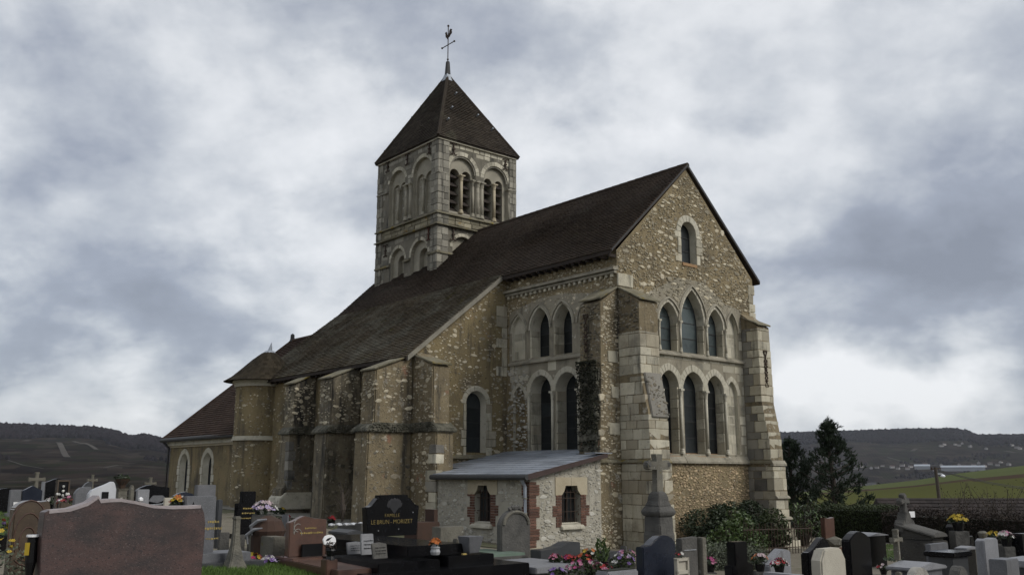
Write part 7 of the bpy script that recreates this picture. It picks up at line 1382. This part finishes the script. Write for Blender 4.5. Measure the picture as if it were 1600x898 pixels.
# extra slabs between the red stone and the aisle
stele(540, 566, 816, 21, FLAT, 'old_stone', 'dark worn slab behind the red-brown gravestone', th=1.0, name='grave_slab', cat='grave slab'); slab_tomb(515, 575, 826, 19.2, 1.3, 2.2, .1, 'dark_granite', 'long dark slab tomb between the red-brown stone and the black stele', .05); flowers('flower_pot', 'small red flowers right of the red-brown gravestone', at(517, 822, 18), .1, ['red'], 16, .1, .08, .035)
p = wz(540, 820, at(545, 826, 19.2).z); o = thing('white_ornaments', 'row of small white stones on the long dark slab', 'ornament', (p.x, p.y, p.z), ANG)
for k in range(5): m = MB(); m.blob((-.35 + k * .18, 0, .02), .07, 1.3, 1, .5, .2); m.build('pebble', 'white_marble', o)
stele(443, 455, 803, 17, FLAT, 'pale_granite', 'pale square stone behind the red-brown gravestone', th=.25)
# ------------------------------------------------------------------ lawns, paths and apron
def sheet(name, pts, mat, dz, step=.35, world=False):
    P = [(p.x, p.y) for p in pts]; xs = [p[0] for p in P]; ys = [p[1] for p in P]; mb = MB(); idx = {}
    bm = bmesh.new(); vs = [bm.verts.new((x, y, 0)) for x, y in P]; f = bm.faces.new(vs); bmesh.ops.triangulate(bm, faces=[f])
    for _ in range(4):
        ed = [e for e in bm.edges if e.calc_length() > step * 2]
        if not ed: break
        bmesh.ops.subdivide_edges(bm, edges=ed, cuts=1); bmesh.ops.triangulate(bm, faces=bm.faces)
    for v in bm.verts: v.co.z = gz(v.co.x, v.co.y) + dz
    me = bpy.data.meshes.new(name); bm.to_mesh(me); bm.free(); return struct(link(name, me, mat))
def gp(px, py): d = dground(px, py); p = at(px, py, d); return Vector((p.x, p.y, 0))
def grass(name, P, n, h0, h1):
    Q = [(p.x, p.y) for p in P]; xs = [q[0] for q in Q]; ys = [q[1] for q in Q]; mb = MB(); k = 0
    while k < n:
        x, y = random.uniform(min(xs), max(xs)), random.uniform(min(ys), max(ys))
        if not inpoly(x, y, Q): continue
        k += 1; z = gz(x, y); h = random.uniform(h0, h1); a = random.uniform(0, 6.28); w = .007; lx, ly = random.gauss(0, .35) * h, random.gauss(0, .35) * h; mb.add([(x - w * math.cos(a), y - w * math.sin(a), z), (x + w * math.cos(a), y + w * math.sin(a), z), (x + lx, y + ly, z + h)], [(0, 1, 2)])
    return stuff(mb.build(name, 'grass_blade', None))
LW = [gp(300, 868), gp(345, 864), gp(385, 870), gp(430, 880), gp(480, 890), gp(540, 905), gp(560, 930), gp(250, 930), gp(250, 868)]
sheet('lawn', LW, 'turf', .012); grass('lawn_grass', LW, 26000, .03, .09)
LW2 = [gp(-30, 792), gp(24, 789), gp(60, 800), gp(60, 840), gp(-30, 845)]; sheet('lawn', LW2, 'turf', .012); grass('lawn_grass', LW2, 9000, .04, .09)
LW3 = [gp(1356, 852), gp(1392, 850), gp(1450, 862), gp(1440, 876), gp(1360, 872)]; sheet('lawn', LW3, 'turf', .010); grass('lawn_grass', LW3, 5000, .02, .05)
sheet('path', [gp(1360, 844), gp(1405, 846), gp(1470, 866), gp(1530, 876), gp(1640, 905), gp(1640, 960), gp(1330, 960), gp(1350, 880), gp(1440, 880), gp(1455, 866), gp(1395, 851), gp(1356, 851)], 'gravel_path', .006)
cp = lambda u, v: Vector((ch(u, v).x, ch(u, v).y, 0))
sheet('apron', [cp(-5.55, 3.0), cp(-4.0, 2.6), cp(-3.4, 3.5), cp(-3.4, 15), cp(-5.2, 15)], 'concrete', .03)
sheet('moss_verge', [cp(-6.3, 2.0), cp(-3.9, -1.0), cp(-3.75, 2.7), cp(-5.6, 3.1), cp(-5.3, 14), cp(-6.2, 13)], 'moss_strip', .015)
# ------------------------------------------------------------------ thin winter haze over the valley
hm = bpy.data.materials.new('haze'); hm.use_nodes = True; t = hm.node_tree
for n in list(t.nodes): t.nodes.remove(n)
o_ = t.nodes.new('ShaderNodeOutputMaterial'); pv = t.nodes.new('ShaderNodeVolumePrincipled'); pv.inputs['Color'].default_value = (.80, .86, .95, 1); pv.inputs['Density'].default_value = .00006; pv.inputs['Anisotropy'].default_value = .2
t.links.new(pv.outputs[0], o_.inputs['Volume'])
m = MB(); m.box(-9800, 9800, -9800, 9800, -90, 190); hz = m.build('haze', hm, None); hz['kind'] = 'stuff'
